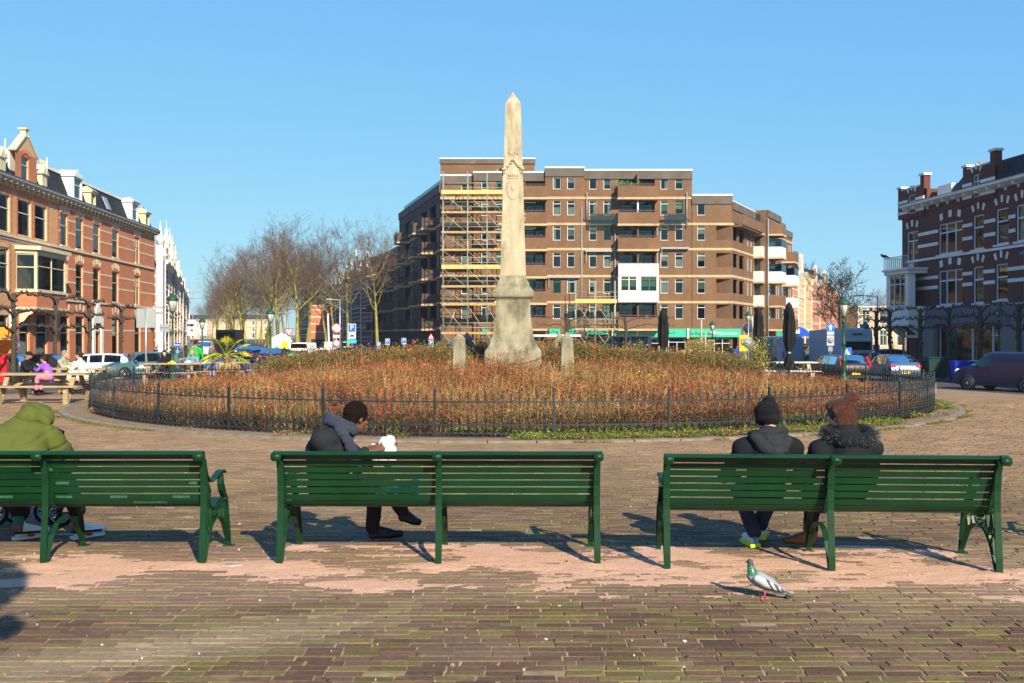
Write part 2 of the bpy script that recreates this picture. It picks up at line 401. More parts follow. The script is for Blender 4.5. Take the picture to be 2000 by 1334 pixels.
road = polar('road', [18.5, 19.2, 20, 21, 22, 23, 24, 25, 26, 27, 29, 33, 40, 60, 90, 140, 250, 600], radians(-6), radians(186), 120, M_asph, .004)
kr = polar('road_kerb', [18.33, 18.34, 18.48, 18.49], radians(-6), radians(186), 120, M_kerb, .03)

# the plaza paving: rows of clay pavers, the nearest ones single objects
pv_root = thing('plaza_paving', None, None); pv_root['kind'] = 'structure'
def sandmask(x, y):
    e = np.clip(1 - np.abs((y - 7.62) / 1.05), 0, 1) ** .5 * np.clip((5.3 - np.abs(x)) / .8, 0, 1)
    return e
def sand_h(x, y):
    n1 = fbm(x, y * 2.2, 1.3, 5, 5); n2 = fbm(x, y * 1.6, 9, 11, 3)
    e = sandmask(x, y)
    n3 = fbm(x, y * 1.4, 40, 17, 2)
    h = -.013 + .019 * np.clip((n1 - .66 + .50 * e) * 2.6, 0, 1) * (e > 0) + .010 * (n2 - .5) * e + .012 * (n3 - .5) * e
    for bx, by in SANDMOUNDS: h = h + .014 * np.exp(-(((x - bx) / .14) ** 2 + ((y - by) / .10) ** 2))
    return h
SANDMOUNDS = [(x + (-.02), y + dy) for x, y in ((-2.35, 7.74), (-3.53, 7.74), (-1.75, 7.74), (-.56, 7.74), (.64, 7.74), (1.2, 7.66), (2.375, 7.54), (3.5, 7.42)) for dy in (0.0, .74)]
rowp, brp = .0805, .2065
B = []
y = 4.55; i = 0
while y < 27:
    hw = y * .5 + (1.2 if y < 16.7 else .3); off = R.random() * .04 + (i % 2) * brp / 2 + R.choice((0, 0, brp / 3)); x = -hw - off
    while x < hw:
        jl = R.gauss(0, .003)
        if hypot(x - CX, y - CY) > 11.35: B.append((x + jl, y + R.gauss(0, .0012) + .012 * sin(x * .35 + y * .2), R.gauss(0, .0022), R.gauss(0, .008), R.random(), R.random()))
        x += brp
    y += rowp; i += 1
B = np.array(B)
def dust(x, y):
    d = np.clip(1 - np.abs(y - (5.2 + (x + 2.8) * .55)) / .55, 0, 1) * np.clip((-x - .3) / 1.0, 0, 1)
    return np.clip(d * .75 + .25 * np.clip((fbm(x, y, .8, 31, 4) - .55) * 4, 0, 1), 0, 1)
t1 = fbm(B[:, 0], B[:, 1], .9, 3, 3)
olive = (B[:, 4] + (t1 - .5) * .8) > .61
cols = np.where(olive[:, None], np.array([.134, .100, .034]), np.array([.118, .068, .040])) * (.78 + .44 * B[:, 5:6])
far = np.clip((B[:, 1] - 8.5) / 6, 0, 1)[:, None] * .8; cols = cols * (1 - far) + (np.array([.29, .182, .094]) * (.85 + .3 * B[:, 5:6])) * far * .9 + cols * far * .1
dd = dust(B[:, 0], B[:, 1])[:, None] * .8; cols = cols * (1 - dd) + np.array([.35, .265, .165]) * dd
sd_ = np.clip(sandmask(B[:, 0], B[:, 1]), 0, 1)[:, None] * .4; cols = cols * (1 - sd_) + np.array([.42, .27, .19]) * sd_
def paver_geo(mb, x, y, z, rz, col, L=.2025, Wd=.0765, chip=0):
    c, s = cos(rz), sin(rz); b = .004
    def q(u, v, w): return (x + u * c - v * s, y + u * s + v * c, z + w)
    l, w = L / 2, Wd / 2
    vs = [q(-l, -w, -.012), q(l, -w, -.012), q(l, w, -.012), q(-l, w, -.012)]
    lb, wb = l - b, w - b
    ch = chip
    vs += [q(-lb, -wb, 0), q(lb - ch, -wb, 0), q(lb, wb, 0), q(-lb + ch * .6, wb, 0)]
    mb.add(vs, ((4, 5, 6, 7), (0, 1, 5, 4), (1, 2, 6, 5), (2, 3, 7, 6), (3, 0, 4, 7)), 0, col)
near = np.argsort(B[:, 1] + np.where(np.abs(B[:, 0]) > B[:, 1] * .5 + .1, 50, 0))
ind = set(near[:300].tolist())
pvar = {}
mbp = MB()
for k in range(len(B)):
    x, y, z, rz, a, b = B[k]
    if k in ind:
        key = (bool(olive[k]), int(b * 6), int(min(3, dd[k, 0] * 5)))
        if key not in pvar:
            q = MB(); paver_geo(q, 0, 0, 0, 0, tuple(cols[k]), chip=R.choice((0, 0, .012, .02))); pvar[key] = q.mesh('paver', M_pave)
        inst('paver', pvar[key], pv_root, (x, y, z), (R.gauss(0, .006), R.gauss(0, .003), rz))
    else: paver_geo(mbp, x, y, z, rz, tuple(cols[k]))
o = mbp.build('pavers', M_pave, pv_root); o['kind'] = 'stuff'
# joint bed under the pavers
mj = MB(); mj.add([(-12, 3.5, -.0045), (12, 3.5, -.0045), (12, 16.5, -.0045), (-12, 16.5, -.0045)], ((0, 1, 2, 3),)); mj.add([(-14, 16.5, -.0045), (-11.4, 16.5, -.0045), (-11.4, 26.5, -.0045), (-14, 26.5, -.0045)], ((0, 1, 2, 3),)); mj.add([(14, 16.5, -.0045), (11.4, 16.5, -.0045), (11.4, 26.5, -.0045), (14, 26.5, -.0045)], ((3, 2, 1, 0),)); mj.build('joint_sand', M_joint, pv_root)['kind'] = 'stuff'
# drifted sand round the bench feet
xs = np.linspace(-5.6, 5.6, 449); ys = np.linspace(6.45, 8.85, 121); X, Y = np.meshgrid(xs, ys); Z = sand_h(X, Y)
vs = np.stack([X, Y, Z], -1).reshape(-1, 3); nx = len(xs)
idx = np.arange(len(ys) * nx).reshape(len(ys), nx); F = np.stack([idx[:-1, :-1], idx[:-1, 1:], idx[1:, 1:], idx[1:, :-1]], -1).reshape(-1, 4)
keep = Z.reshape(-1)[F].max(1) > -.0062; F = F[keep]
me = bpy.data.meshes.new('drifted_sand'); me.from_pydata(vs.tolist(), [], F.tolist()); me.materials.append(M_sand)
me.polygons.foreach_set('use_smooth', [True] * len(me.polygons))
o = bpy.data.objects.new('drifted_sand', me); COL.objects.link(o); tag(o, 'pinkish sand drifted over the pavers round the bench feet', 'sand', kind='stuff')
# litter: white specks, leaves, stubs, twigs
ml = MB()
for k in range(420):
    yy = 4.9 + R.random() ** 1.2 * 9; xx = (R.random() - .5) * yy * 1.05; s = R.uniform(.003, .0075); a = R.random() * 6
    c = R.choice(((.48, .44, .38), (.4, .34, .26), (.6, .56, .5), (.06, .04, .03), (.32, .16, .05), (.45, .32, .06), (.05, .035, .025), (.3, .22, .15)))
    if R.random() < .12: s *= 2.2
    pts = [(xx + s * cos(a + i * 1.25) * R.uniform(.6, 1.3), yy + s * sin(a + i * 1.25) * R.uniform(.6, 1.3)) for i in range(5)]
    z = .006 + max(0, float(sand_h(np.array([xx]), np.array([yy]))[0]))
    mb_v = [(px, py, z + R.uniform(0, .004)) for px, py in pts] + [(px, py, z - .008) for px, py in pts]
    ml.add(mb_v, [(0, 1, 2, 3, 4)] + [(i, 5 + i, 5 + (i + 1) % 5, (i + 1) % 5) for i in range(5)], 0, c)
tag(ml.build('litter', mat('litter', (1, 1, 1), attr=True, var=.1)), kind='stuff', label='tiny leaves, stones and scraps lying on the paving', cat='litter')

# pavements, zebra, dashes
def sheet(name, poly, m, z, th=.12, kind='structure'):
    mb = MB(); mb.prism(poly, z - .25, z, 'xy'); return tag(mb.build(name, m), kind=kind)
sheet('pavement_left', [(-33, 20), (-27.6, 20), (-29.6, 42), (-31.6, 66), (-33.5, 96), (-62, 200), (-90, 290), (-96, 290), (-60, 180), (-37, 96)], M_slabs, -.73)
sheet('pavement_right', [(26.0, 77), (26.6, 70), (27.2, 50), (27.2, 30), (34, 30), (33, 60), (31, 77)], M_slabs, -.73)
sheet('pavement_middle', [(-8, 102), (20, 102), (25, 108), (28, 118), (22, 124), (-12, 112)], M_slabs, -.73)
sheet('tree_verge', [(-19.5, 62), (-16.0, 60), (-9.5, 62), (-11, 66), (-90, 330), (-96, 330), (-21, 70)], mat('verge_gravel', (.15, .11, .075), var=.4, scale=3), -.75)
mk = MB()
for k in range(7):      # crossing dashes seen between lamp post and palm
    mk.box((-18.2 + k * .95, 47.5, -.87), (-17.7 + k * .95, 48.1, -.838))
for k in range(6): mk.box((16.5 + k * 1.9, 37.2 - k * .75, -.86), (17.7 + k * 1.9, 37.3 - k * .75, gz(17 + k * 1.9, 37.2 - k * .75) + .012))
tag(mk.build('road_markings', M_mark), kind='structure')
# ------------------------------------------------------------ round bed: kerb, soil, plants
def bedz(x, y):
    r = hypot(x - CX, y - CY); return .16 * (1 - sm(3, 10.4, r)) + .03
kerbroot = thing('bed_kerb', None, None, (CX, CY, 0)); kerbroot['kind'] = 'structure'
nk = 88
mb = MB(); a = 2 * pi / nk; q0 = a / 2 - .0009
mb.add([(11.12 * cos(t), 11.12 * sin(t), z) for z in (-.1, .028) for t in (-q0, q0)] + [(11.26 * cos(t), 11.26 * sin(t), z) for z in (-.1, .022) for t in (-q0, q0)],
       ((2, 3, 7, 6)[::-1], (4, 5, 7, 6), (0, 2, 6, 4), (1, 5, 7, 3), (0, 1, 3, 2)))
kme = mb.mesh('kerb_stone', M_kerb)
for k in range(nk): inst('kerb_stone', kme, kerbroot, (0, 0, R.uniform(-.006, .006)), (0, 0, k * a))
polar('bed_soil', [.1, 2, 4, 6, 8, 9.5, 10.4, 10.9, 11.13], 0, 2 * pi, 90, M_soil, -.01, lambda x, y: bedz(x, y) if hypot(x - CX, y - CY) < 10.5 else .02)

polar('bed_edge_earth', [10.66, 10.8, 10.95, 11.125], 0, 2 * pi, 120, EDGE, .017, lambda x, y: 0)
M_plant = mat('dry_plant', (1, 1, 1), rough=.85, spec=.1, attr=True, var=.15, scale=3, spread=.5)
M_leafy = mat('green_plant', (1, 1, 1), rough=.6, spec=.25, attr=True, var=.15, scale=3, spread=.25)
def blade(mb, p, d, L, w, col, bend=.3, seg=2):
    p = Vector(p); d = Vector(d).normalized(); s = d.cross(Vector((0, 0, 1)));  s = s.normalized() if s.length > .01 else Vector((1, 0, 0))
    a = R.random() * pi; s = (s * cos(a) + d.cross(s) * sin(a)) * w / 2; pts = []
    for i in range(seg + 1):
        t = i / seg; q = p + d * L * t + Vector((R.gauss(0, 1), R.gauss(0, 1), 0)) * bend * L * .12 * t; ww = (1 - t * .75)
        pts += [q - s * ww, q + s * ww]
    mb.add(pts, [(2 * i, 2 * i + 1, 2 * i + 3, 2 * i + 2) for i in range(seg)], 0, col); return pts[-1]
def leaf(mb, p, s, col, d=None):
    n = Vector((R.gauss(0, 1), R.gauss(0, 1), R.gauss(0, .8))).normalized() if d is None else Vector(d); u = n.orthogonal().normalized(); v = n.cross(u); p = Vector(p)
    a = R.random() * pi; u, v = u * cos(a) + v * sin(a), v * cos(a) - u * sin(a)
    mb.add([p - u * s, p + v * s * .45, p + u * s, p - v * s * .45], ((0, 1, 2, 3),), 0, col)
def clump(nt, hgt, rad, stem, tips, tipn, tips_s, spread=.55, low=None, w=.009):
    mb = MB()
    for k in range(nt):
        a = R.random() * 2 * pi; r = rad * sqrt(R.random()) * .7; p = Vector((r * cos(a), r * sin(a), 0)); h = hgt * R.uniform(.55, 1.08)
        d = Vector((cos(a) * spread * R.random(), sin(a) * spread * R.random(), 1)) + Vector((R.gauss(0, .12), R.gauss(0, .12), 0))
        c = R.choice(stem); c = tuple(q * R.uniform(.75, 1.25) for q in c)
        e = blade(mb, p, d, h, w, c)
        for t in range(tipn):
            f = R.uniform(.35, 1.05) if low is None else R.uniform(low, 1.05)
            tc = R.choice(tips); tc = tuple(q * R.uniform(.7, 1.3) for q in tc)
            leaf(mb, p + (e - p) * f + Vector((R.gauss(0, .03), R.gauss(0, .03), R.gauss(0, .02))), tips_s * R.uniform(.6, 1.3), tc)
            if R.random() < .5: blade(mb, p + (e - p) * R.uniform(.3, .9), (R.gauss(0, 1), R.gauss(0, 1), .8), h * .22, w * .6, c, seg=1)
    return mb
STRAW = [(.34, .20, .08), (.24, .13, .05), (.44, .28, .12), (.16, .08, .03)]
BROWN = [(.12, .055, .028), (.19, .09, .04), (.07, .035, .02), (.26, .14, .06)]
RED = [(.42, .04, .03), (.55, .07, .04), (.26, .03, .03), (.34, .09, .04), (.20, .03, .03)]
GRN = [(.07, .11, .02), (.11, .14, .03), (.05, .08, .015), (.16, .15, .04)]
kinds = []
for k in range(3): kinds.append(clump(34, .62, .24, STRAW, STRAW, 2, .016, w=.010).mesh('straw', M_plant))           # 0-2 straw
for k in range(3): kinds.append(clump(30, .66, .24, BROWN + STRAW, RED + BROWN + BROWN + STRAW[:2], 5, .019, low=.5, w=.009).mesh('redtip', M_plant))  # 3-5 red tips
for k in range(2): kinds.append(clump(26, .50, .24, BROWN, GRN + [(.30, .12, .05)], 7, .022, low=.1, w=.008).mesh('greenish', M_plant))   # 6-7
pts = []; scl = []; rts = []; var = []
for k in range(9500):
    r = 10.25 * sqrt(R.random()); a = R.random() * 2 * pi; x = CX + r * cos(a); y = CY + r * sin(a)
    if y > CY + 3 and R.random() < .5: continue
    if hypot(x, y - CY) < 1.0: continue
    n1 = float(fbm(x, y, .55, 41, 3)); n2 = float(fbm(x, y, 1.7, 51, 3)); edge = sm(0, 1.6, 10.3 - r)
    side = sm(3.5, 9.5, abs(x + .3))
    straw = .25 + (n1 - .5) * 3.4 - .5 * side + (.3 if y < CY - 2 and abs(x) < 6 else 0)
    u = R.random()
    if edge < .5 and R.random() < .42: v = 6 + R.randrange(2)
    elif u < straw * .8 + .12: v = R.randrange(3)
    elif u < .88: v = 3 + R.randrange(3)
    else: v = 6 + R.randrange(2)
    h = (.60 + .32 * edge + .18 * (1 - side) * sm(2, 7, 10 - r)) * (.72 + .55 * n2) * R.uniform(.72, 1.22)
    if y > CY + 2 and abs(x) > 5: h *= .72
    h *= 1 - .28 * side
    if R.random() < .05: h *= 1.3
    pts.append((x, y, bedz(x, y) - .02)); scl.append((1.15, 1.15, h * 1.12)); rts.append((R.gauss(0, .09), R.gauss(0, .09), R.random() * 6.28)); var.append(v)
o = scatter('red_and_straw_shrubs', kinds, pts, scl, rts, var); tag(o, 'red tipped and straw coloured low shrubs filling the round bed inside the iron railing', 'shrubs')
# low green ground cover along the railing
low = []
for k in range(4):
    mb = MB()
    for j in range(46):
        a = R.random() * 6.28; r = .13 * sqrt(R.random()); c = R.choice(((.10, .19, .02), (.16, .24, .03), (.06, .12, .015), (.16, .16, .03), (.16, .08, .03)) if k < 3 else ((.2, .1, .04), (.14, .08, .03), (.3, .16, .06)))
        leaf(mb, (r * cos(a), r * sin(a), R.uniform(.01, .07)), R.uniform(.012, .024), c)
    low.append(mb.mesh('low_leaves', M_leafy))
pts = []; scl = []; rts = []; var = []
for k in range(6200):
    a = R.uniform(-pi, 0) if R.random() < .85 else R.uniform(0, pi); r = CR + R.triangular(-.8, .5, .12); x = CX + r * cos(a); y = CY + r * sin(a)
    n = float(fbm(x, y, .8, 61, 3)); patch = sm(.42, .6, n) + (.8 if 0 < x < 4.6 else 0) + (.7 if 5 < x < 7.6 else 0) - (.8 if x < -4 else 0) - (.55 if x > 8.2 else 0) - .1 * R.random()
    if R.random() > patch: continue
    big = 1.0 + (1.6 if r < CR - .1 and 4.6 < x < 6.6 else .5 if r < CR else 0)
    pts.append((x, y, bedz(x, y) if r < 10.4 else .02)); scl.append((1, 1, big * R.uniform(.7, 1.3))); rts.append((0, 0, R.random() * 6.28)); var.append(R.choice((0, 1, 2, 2, 3) if x > -3.5 else (3, 3, 0)))
for k in range(900):      # weeds hugging the kerb outside
    a = R.uniform(-pi, 0); r = 11.3 + abs(R.gauss(0, .06)); x = CX + r * cos(a); y = CY + r * sin(a)
    if float(fbm(x, y, 1.4, 71, 2)) < .55: continue
    pts.append((x, y, -.004)); scl.append((.7, .7, .45)); rts.append((0, 0, R.random() * 6)); var.append(R.choice((1, 2, 3)))
o = scatter('green_ground_cover', low, pts, scl, rts, var); tag(o, 'bright green weeds and ground cover growing along the foot of the railing', 'ground cover')
# green hedge behind the obelisk
hk = [clump(40, .8, .3, BROWN, GRN + GRN + [(.36, .10, .04)], 9, .026, low=.15, w=.012).mesh('hedge_bit', M_leafy) for k in range(3)]
pts = []; scl = []; rts = []; var = []
for k in range(3000):
    x = R.uniform(-6.6, 6.6); y = CY + 1.2 + R.uniform(-.1, 3.4) + .04 * x * x * -.6
    if R.random() < .2: x = R.choice((-1, 1)) * R.uniform(1.3, 3.4); y = CY + R.uniform(.7, 2.6)
    h = (1.34 + .40 * float(fbm(x, y, .9, 81, 2)) - .055 * max(0, abs(x) - 2) ) * R.uniform(.85, 1.1)
    pts.append((x, y, .05)); scl.append((1.2, 1.2, h)); rts.append((R.gauss(0, .08), R.gauss(0, .08), R.random() * 6.28)); var.append(R.randrange(3))
o = scatter('evergreen_hedge', hk, pts, scl, rts, var); tag(o, 'green and russet hedge growing behind the obelisk', 'hedge')
# yellow flowering bit
mb = clump(40, .5, .3, BROWN, [(.75, .50, .03), (.6, .42, .04)], 7, .022, low=.4)
o = mb.build('yellow_shrub', M_leafy, None, (2.85, 22.2, .45)); tag(o, 'small shrub with yellow blossom poking out of the red shrubs', 'shrub')

# ------------------------------------------------------------ iron railing
fence = thing('iron_railing', 'knee high black iron railing with ball topped bars round the planted circle', 'railing', (CX, CY, 0))
def ringtube(z, r, h, w, n=200):
    mb = MB(); vs = []; 
    for j in range(n):
        t = 2 * pi * j / n
        for rr, zz in ((r - w, z), (r + w, z), (r + w, z + h), (r - w, z + h)): vs.append((rr * cos(t), rr * sin(t), zz))
    fs = []
    for j in range(n):
        k = (j + 1) % n
        for q in range(4): fs.append((j * 4 + q, k * 4 + q, k * 4 + (q + 1) % 4, j * 4 + (q + 1) % 4))
    return mb.add(vs, fs)
for z in (.60, .215, .07): ringtube(z, CR, .024, .013).build('rail', M_darkiron, fence)
NP = 33; per = 14; NB = NP * per
def picket(h, tall):
    mb = MB(); mb.tube([(0, 0, .03), (0, 0, h - .03)], .0105, 5)
    mb.ball((0, 0, h), .021, 7); mb.tube([(0, 0, h - .075), (0, 0, h - .045), (0, 0, h - .03)], [.008, .02, .008], 6)
    if tall: mb.ball((0, 0, h + .028), .009, 5)
    for s in (-1, 1):        # little scrolls under the ball and above the middle rail
        mb.tube([(0, s * .008, h - .11), (0, s * .035, h - .085), (0, s * .042, h - .06), (0, s * .028, h - .05)], .0055, 4)
    mb.tube([(0, 0, .30), (0, 0, .32), (0, 0, .34)], [.008, .017, .008], 6)
    return mb
ptm, psm = picket(.775, True), picket(.725, False)
pt, ps = ptm.mesh('picket', M_darkiron), psm.mesh('picket', M_darkiron)
pos = []
for k in range(NB):
    if k % per == 0: continue
    t = -pi / 2 + 2 * pi * (k + .35 * per) / NB; pos.append((t, (k % per) % 2 == 0))
pos.sort(key=lambda q: hypot(CR * cos(q[0]), CY + CR * sin(q[0])))
rest = MB()
for i, (t, tall) in enumerate(pos):
    x, y = CR * cos(t), CR * sin(t)
    if i < 300: inst('picket', pt if tall else ps, fence, (x, y, 0), (R.gauss(0, .006), R.gauss(0, .006), t))
    else:
        src = ptm if tall else psm; c, s = cos(t), sin(t)
        rest.add([(x + v[0] * c - v[1] * s, y + v[0] * s + v[1] * c, v[2]) for v in src.v], src.f)
rest.build('pickets', M_darkiron, fence)['kind'] = 'stuff'
mb = MB()
mb.box((-.02, -.02, -.02), (.02, .02, .80)); mb.lathe([(.02, .80), (.028, .805), (.028, .815), (.012, .825), (.022, .84), (.016, .86), (.004, .875)], 8)
fpm = mb.mesh('post', M_darkiron)
paint = mat('bare_grey_post', (.30, .32, .28), rough=.6, var=.3)
for k in range(NP):
    t = -pi / 2 + 2 * pi * (k * per + .35 * per) / NB
    o = inst('post', fpm, fence, (CR * cos(t), CR * sin(t), 0), (0, 0, t))
# scrollwork: rings between the two lower rails and C scrolls above, one piece for each panel
mb = MB()
for j in range(1, per + 1):
    tc = 2 * pi * (j - .5) / NB
    def pp(u, z): return (CR * cos(tc) - 0 + -sin(tc) * u * 1 + 0, CR * sin(tc) + cos(tc) * u, z)
    mb.tube([pp(.058 * cos(a), .15 + .058 * sin(a)) for a in [2 * pi * i / 10 for i in range(11)]], .0075, 4, cap=False)
    for s in (-1, 1): mb.tube([pp(s * .066, .235), pp(s * .055, .27), pp(s * .03, .285), pp(s * .016, .268), pp(s * .028, .255)], .007, 4)
scm = mb.mesh('scrollwork', M_darkiron)
for k in range(NP): inst('scrollwork', scm, fence, (0, 0, 0), (0, 0, -pi / 2 + 2 * pi * (k * per + .35 * per) / NB))
# small notice tied to the railing
t = radians(-22); mb = MB(); mb.box((-.07, -.006, -.11), (.07, .0, .11), 0); mb.box((-.02, -.009, .03), (.02, -.0065, .06), 1)
o = mb.build('notice', [M_white, mat('notice_red', (.45, .02, .02))], None, (CX + (CR + .03) * cos(t), CY + (CR + .03) * sin(t), .5), t + pi / 2)
tag(o, 'small white notice tied to the railing near its right end', 'notice')

# ------------------------------------------------------------ obelisk
M_stone = mat('obelisk_limestone', (.44, .365, .25), rough=.9, var=.25, scale=3.2, bump=.35, bscale=30, dirt=((.20, .17, .10), 1.0, .49), stretch=(2.4, 2.4, .5))
M_stone2 = mat('obelisk_granite', (.27, .24, .165), rough=.9, var=.35, scale=3, bump=.6, bscale=45, dirt=((.13, .12, .07), 1.9, .46), stretch=(1.6, 1.6, .7))
ob = thing('obelisk', 'tall pale stone obelisk on a flared pedestal in the middle of the bed', 'obelisk', (0.03, CY - .05, 0), radians(0))
mb = MB()     # flared base + die
mb.lathe([(.76, .05), (.748, 1.28), (.725, 1.34), (.66, 1.42), (.595, 1.55), (.535, 1.75), (.495, 2.0), (.47, 2.25), (.46, 2.5)], sq=True); mb.build('pedestal', M_stone2, ob)
mb = MB(); mb.lathe([(.463, 2.5), (.468, 2.515), (.455, 2.53), (.455, 2.66), (.475, 2.70), (.53, 2.745), (.545, 2.78), (.54, 2.90), (.50, 2.96), (.455, 3.02), (.45, 3.03)], sq=True); mb.build('capping_stone', M_stone2, ob)
mb = MB(); mb.lathe([(.445, 3.03), (.435, 3.10), (.40, 3.17), (.358, 3.24), (.346, 3.32)], sq=True); mb.build('plinth', M_stone2, ob)
zs = [3.32, 4.05, 4.75, 5.42, 6.05, 6.72, 7.35, 7.93]
def hw(z): return .343 + (z - 3.32) / (7.93 - 3.32) * (.205 - .343)
for a, b in zip(zs[:-1], zs[1:]):
    mb = MB(); mb.lathe([(hw(a) - .004, a), (hw(a), a + .008), (hw(b), b - .006), (hw(b) - .004, b - .0)], sq=True); mb.build('shaft_block', M_stone, ob)
mb = MB(); mb.lathe([(.205, 7.93), (.203, 7.97), (.010, 8.30)], sq=True); mb.build('pyramid_tip', M_stone, ob)
mb = MB()     # garland, crown and shield in relief on the front face
def fz(z): return -hw(z) - .004
for s in (-1, 1):
    pts = [(s * (.03 + .24 * t), fz(6.3) - .012, 6.42 - .40 * t + .16 * t * t) for t in [i / 6 for i in range(7)]]
    for i, p in enumerate(pts): mb.ball(p, R.uniform(.028, .05), 6); 
    for k in range(9): t = R.random(); mb.ball((s * (.05 + .2 * t), fz(6.3) - .012, 6.36 - .25 * t + R.gauss(0, .03)), .022, 5)
for k in range(5): mb.ball(((k - 2) * .06, fz(6.6) - .002, 6.60 + R.gauss(0, .012)), .022, 5)
for k in range(5): mb.tube([((k - 2) * .055, fz(6.0), 5.98), ((k - 2) * .062, fz(6.0) - .014, 6.06)], .017, 5)
mb.box((-.14, fz(5.95) - .014, 5.93), (.14, fz(5.95) + .02, 5.97))
mb.build('garland_relief', M_stone, ob)
mb = MB(); pl = []
for i in range(24):
    t = 2 * pi * i / 24; w = .17; zz = 5.66 + .25 * sin(t) * (1.15 if sin(t) < 0 else .8); pl.append((w * cos(t), zz))
mb.prism(pl, fz(5.5) - .012, fz(5.5) + .06, 'xz')
for i in range(24): p = pl[i]; mb.ball((p[0] * 1.12, fz(5.6) + .002, 5.66 + (p[1] - 5.66) * 1.08), .014, 5)
mb.ball((0, fz(5.6) - .012, 5.68), (.07, .02, .10), 8)
mb.build('shield_relief', M_stone, ob)
for s, z in ((-1, 6.15), (1, 6.15), (1, 5.0)):
    mb = MB(); 
    for k in range(9): mb.ball((s * (hw(z) + .01), R.gauss(0, .09), z + R.gauss(0, .06)), R.uniform(.025, .045), 6)
    mb.build('side_ornament', M_stone, ob)
# chained bollards
mb = MB(); mb.lathe([(.185, 0), (.185, .04), (.14, 1.42), (.145, 1.45), (.02, 1.62)], sq=True); bme = mb.mesh('pillar', M_stone2)
bl = [(-1.31, 25.6), (-1.31, 29.9), (1.38, 25.7), (1.38, 29.7)]
where = ['front left of the obelisk', 'behind the obelisk on its left', 'front right of the obelisk', 'behind the obelisk on its right']
for (x, y), w in zip(bl, where):
    o = inst('stone_bollard', bme, None, (x, y, .18), (0, 0, R.gauss(0, .03))); tag(o, 'square grey stone bollard with pointed top, ' + w, 'bollard', 'stone bollards round the obelisk')
lk = MB(); lk.tube([(.03 * cos(t), .018 * sin(t), 0) for t in [2 * pi * i / 8 for i in range(9)]], .0065, 4, cap=False); lme = lk.mesh('link', M_darkiron)
for (i, j, nm) in ((0, 2, 'in front of the obelisk'), (0, 1, 'to the left of the obelisk'), (2, 3, 'to the right of the obelisk')):
    a = Vector((*bl[i], 1.62)); b = Vector((*bl[j], 1.62)); Ln = (b - a).length; ro = thing('chain', 'dark iron chain slung between two stone bollards ' + nm, 'chain', a, 0, 'chains between the bollards')
    n = int(Ln * 1.12 / .052); sag = .62; P = [a.lerp(b, t) - Vector((0, 0, sag * 4 * t * (1 - t))) - a for t in [q / n for q in range(n + 1)]]
    for q in range(n):
        d = P[q + 1] - P[q]; rq = d.to_track_quat('X', 'Z'); rq = rq @ Quaternion((1, 0, 0), (q % 2) * pi / 2)
        inst('link', lme, ro, (P[q] + P[q + 1]) / 2, rq.to_euler(), (1.15, 1, 1))
# ------------------------------------------------------------ green steel benches (seen from behind)
BL = 2.385
def bench_profile():
    # side curve of the slats, (y away from the rear feet, z): rolled top, hollow back, seat
    return [(-.105, .815), (-.12, .845), (-.095, .868), (-.05, .868), (-.015, .845), (.01, .80), (.035, .745), (.06, .69), (.082, .635), (.10, .58), (.115, .525), (.135, .475), (.17, .435), (.215, .412), (.27, .402), (.33, .402), (.39, .410), (.45, .422), (.51, .43), (.56, .425), (.60, .395)]
def along(path, s):
    P = [Vector(p) for p in path]; L = [(P[i + 1] - P[i]).length for i in range(len(P) - 1)]; s = max(0, min(sum(L) - 1e-5, s))
    for i, l in enumerate(L):
        if s <= l: d = (P[i + 1] - P[i]) / l; return P[i] + d * s, d
        s -= l
BP = bench_profile(); BPL = sum((Vector(BP[i + 1]) - Vector(BP[i])).length for i in range(len(BP) - 1))
def slat_mesh(s0, w, th=.007):
    mb = MB(); path = [along(BP, s0 + w * t)[0] for t in (0, .25, .5, .75, 1)]
    mb.strip([(p.x, p.y) for p in path], -BL / 2 - .01, BL / 2 + .01, th, 0); return mb.mesh('slat', M_green)
slats = []; s = .04
while s + .05 < BPL: slats.append((s, .0465)); s += .0585
slat_me = [slat_mesh(a, w) for a, w in slats]
scuffs = mat('worn_green_paint', (.035, .115, .06), rough=.6, var=.4, scale=20)
def leg_rear():
    mb = MB(); mb.strip([(-.005, 0), (.0, .12), (.02, .30), (.035, .45), (.035, .60), (.015, .74), (-.01, .82), (-.035, .855)], -.024, .024, .014, 0)
    mb.tube([(-.036, -.115, .838), (.036, -.115, .838)], .026, 10)
    mb.strip([(-.035, .855), (-.07, .872), (-.11, .866), (-.135, .84), (-.125, .812), (-.10, .805)], -.03, .03, .008, 0)
    for z in (.70, .64, .58, .52): mb.ball((0, .012, z), .0045, 5)
    mb.box((-.045, -.06, -.004), (.045, .05, .006)); return mb
def seat_rib():
    mb = MB(); pts = [along(BP, BPL * t)[0] for t in [(i + 6) / 26 for i in range(21)]]
    mb.strip([(p.x - .0 + .012 * 0, p.y - .014) for p in pts], -.018, .018, .010, 0); return mb
def leg_front():
    mb = MB(); mb.strip([(.715, 0), (.70, .10), (.665, .24), (.63, .34), (.60, .40), (.56, .418)], -.022, .022, .014, 0); mb.box((-.045, .69, -.004), (.045, .76, .006)); return mb
def arch():
    mb = MB(); mb.strip([(.03, .02), (.07, .10), (.13, .20), (.22, .275), (.34, .305), (.47, .28), (.56, .22), (.625, .14), (.69, .05)], -.02, .02, .010, 0); return mb
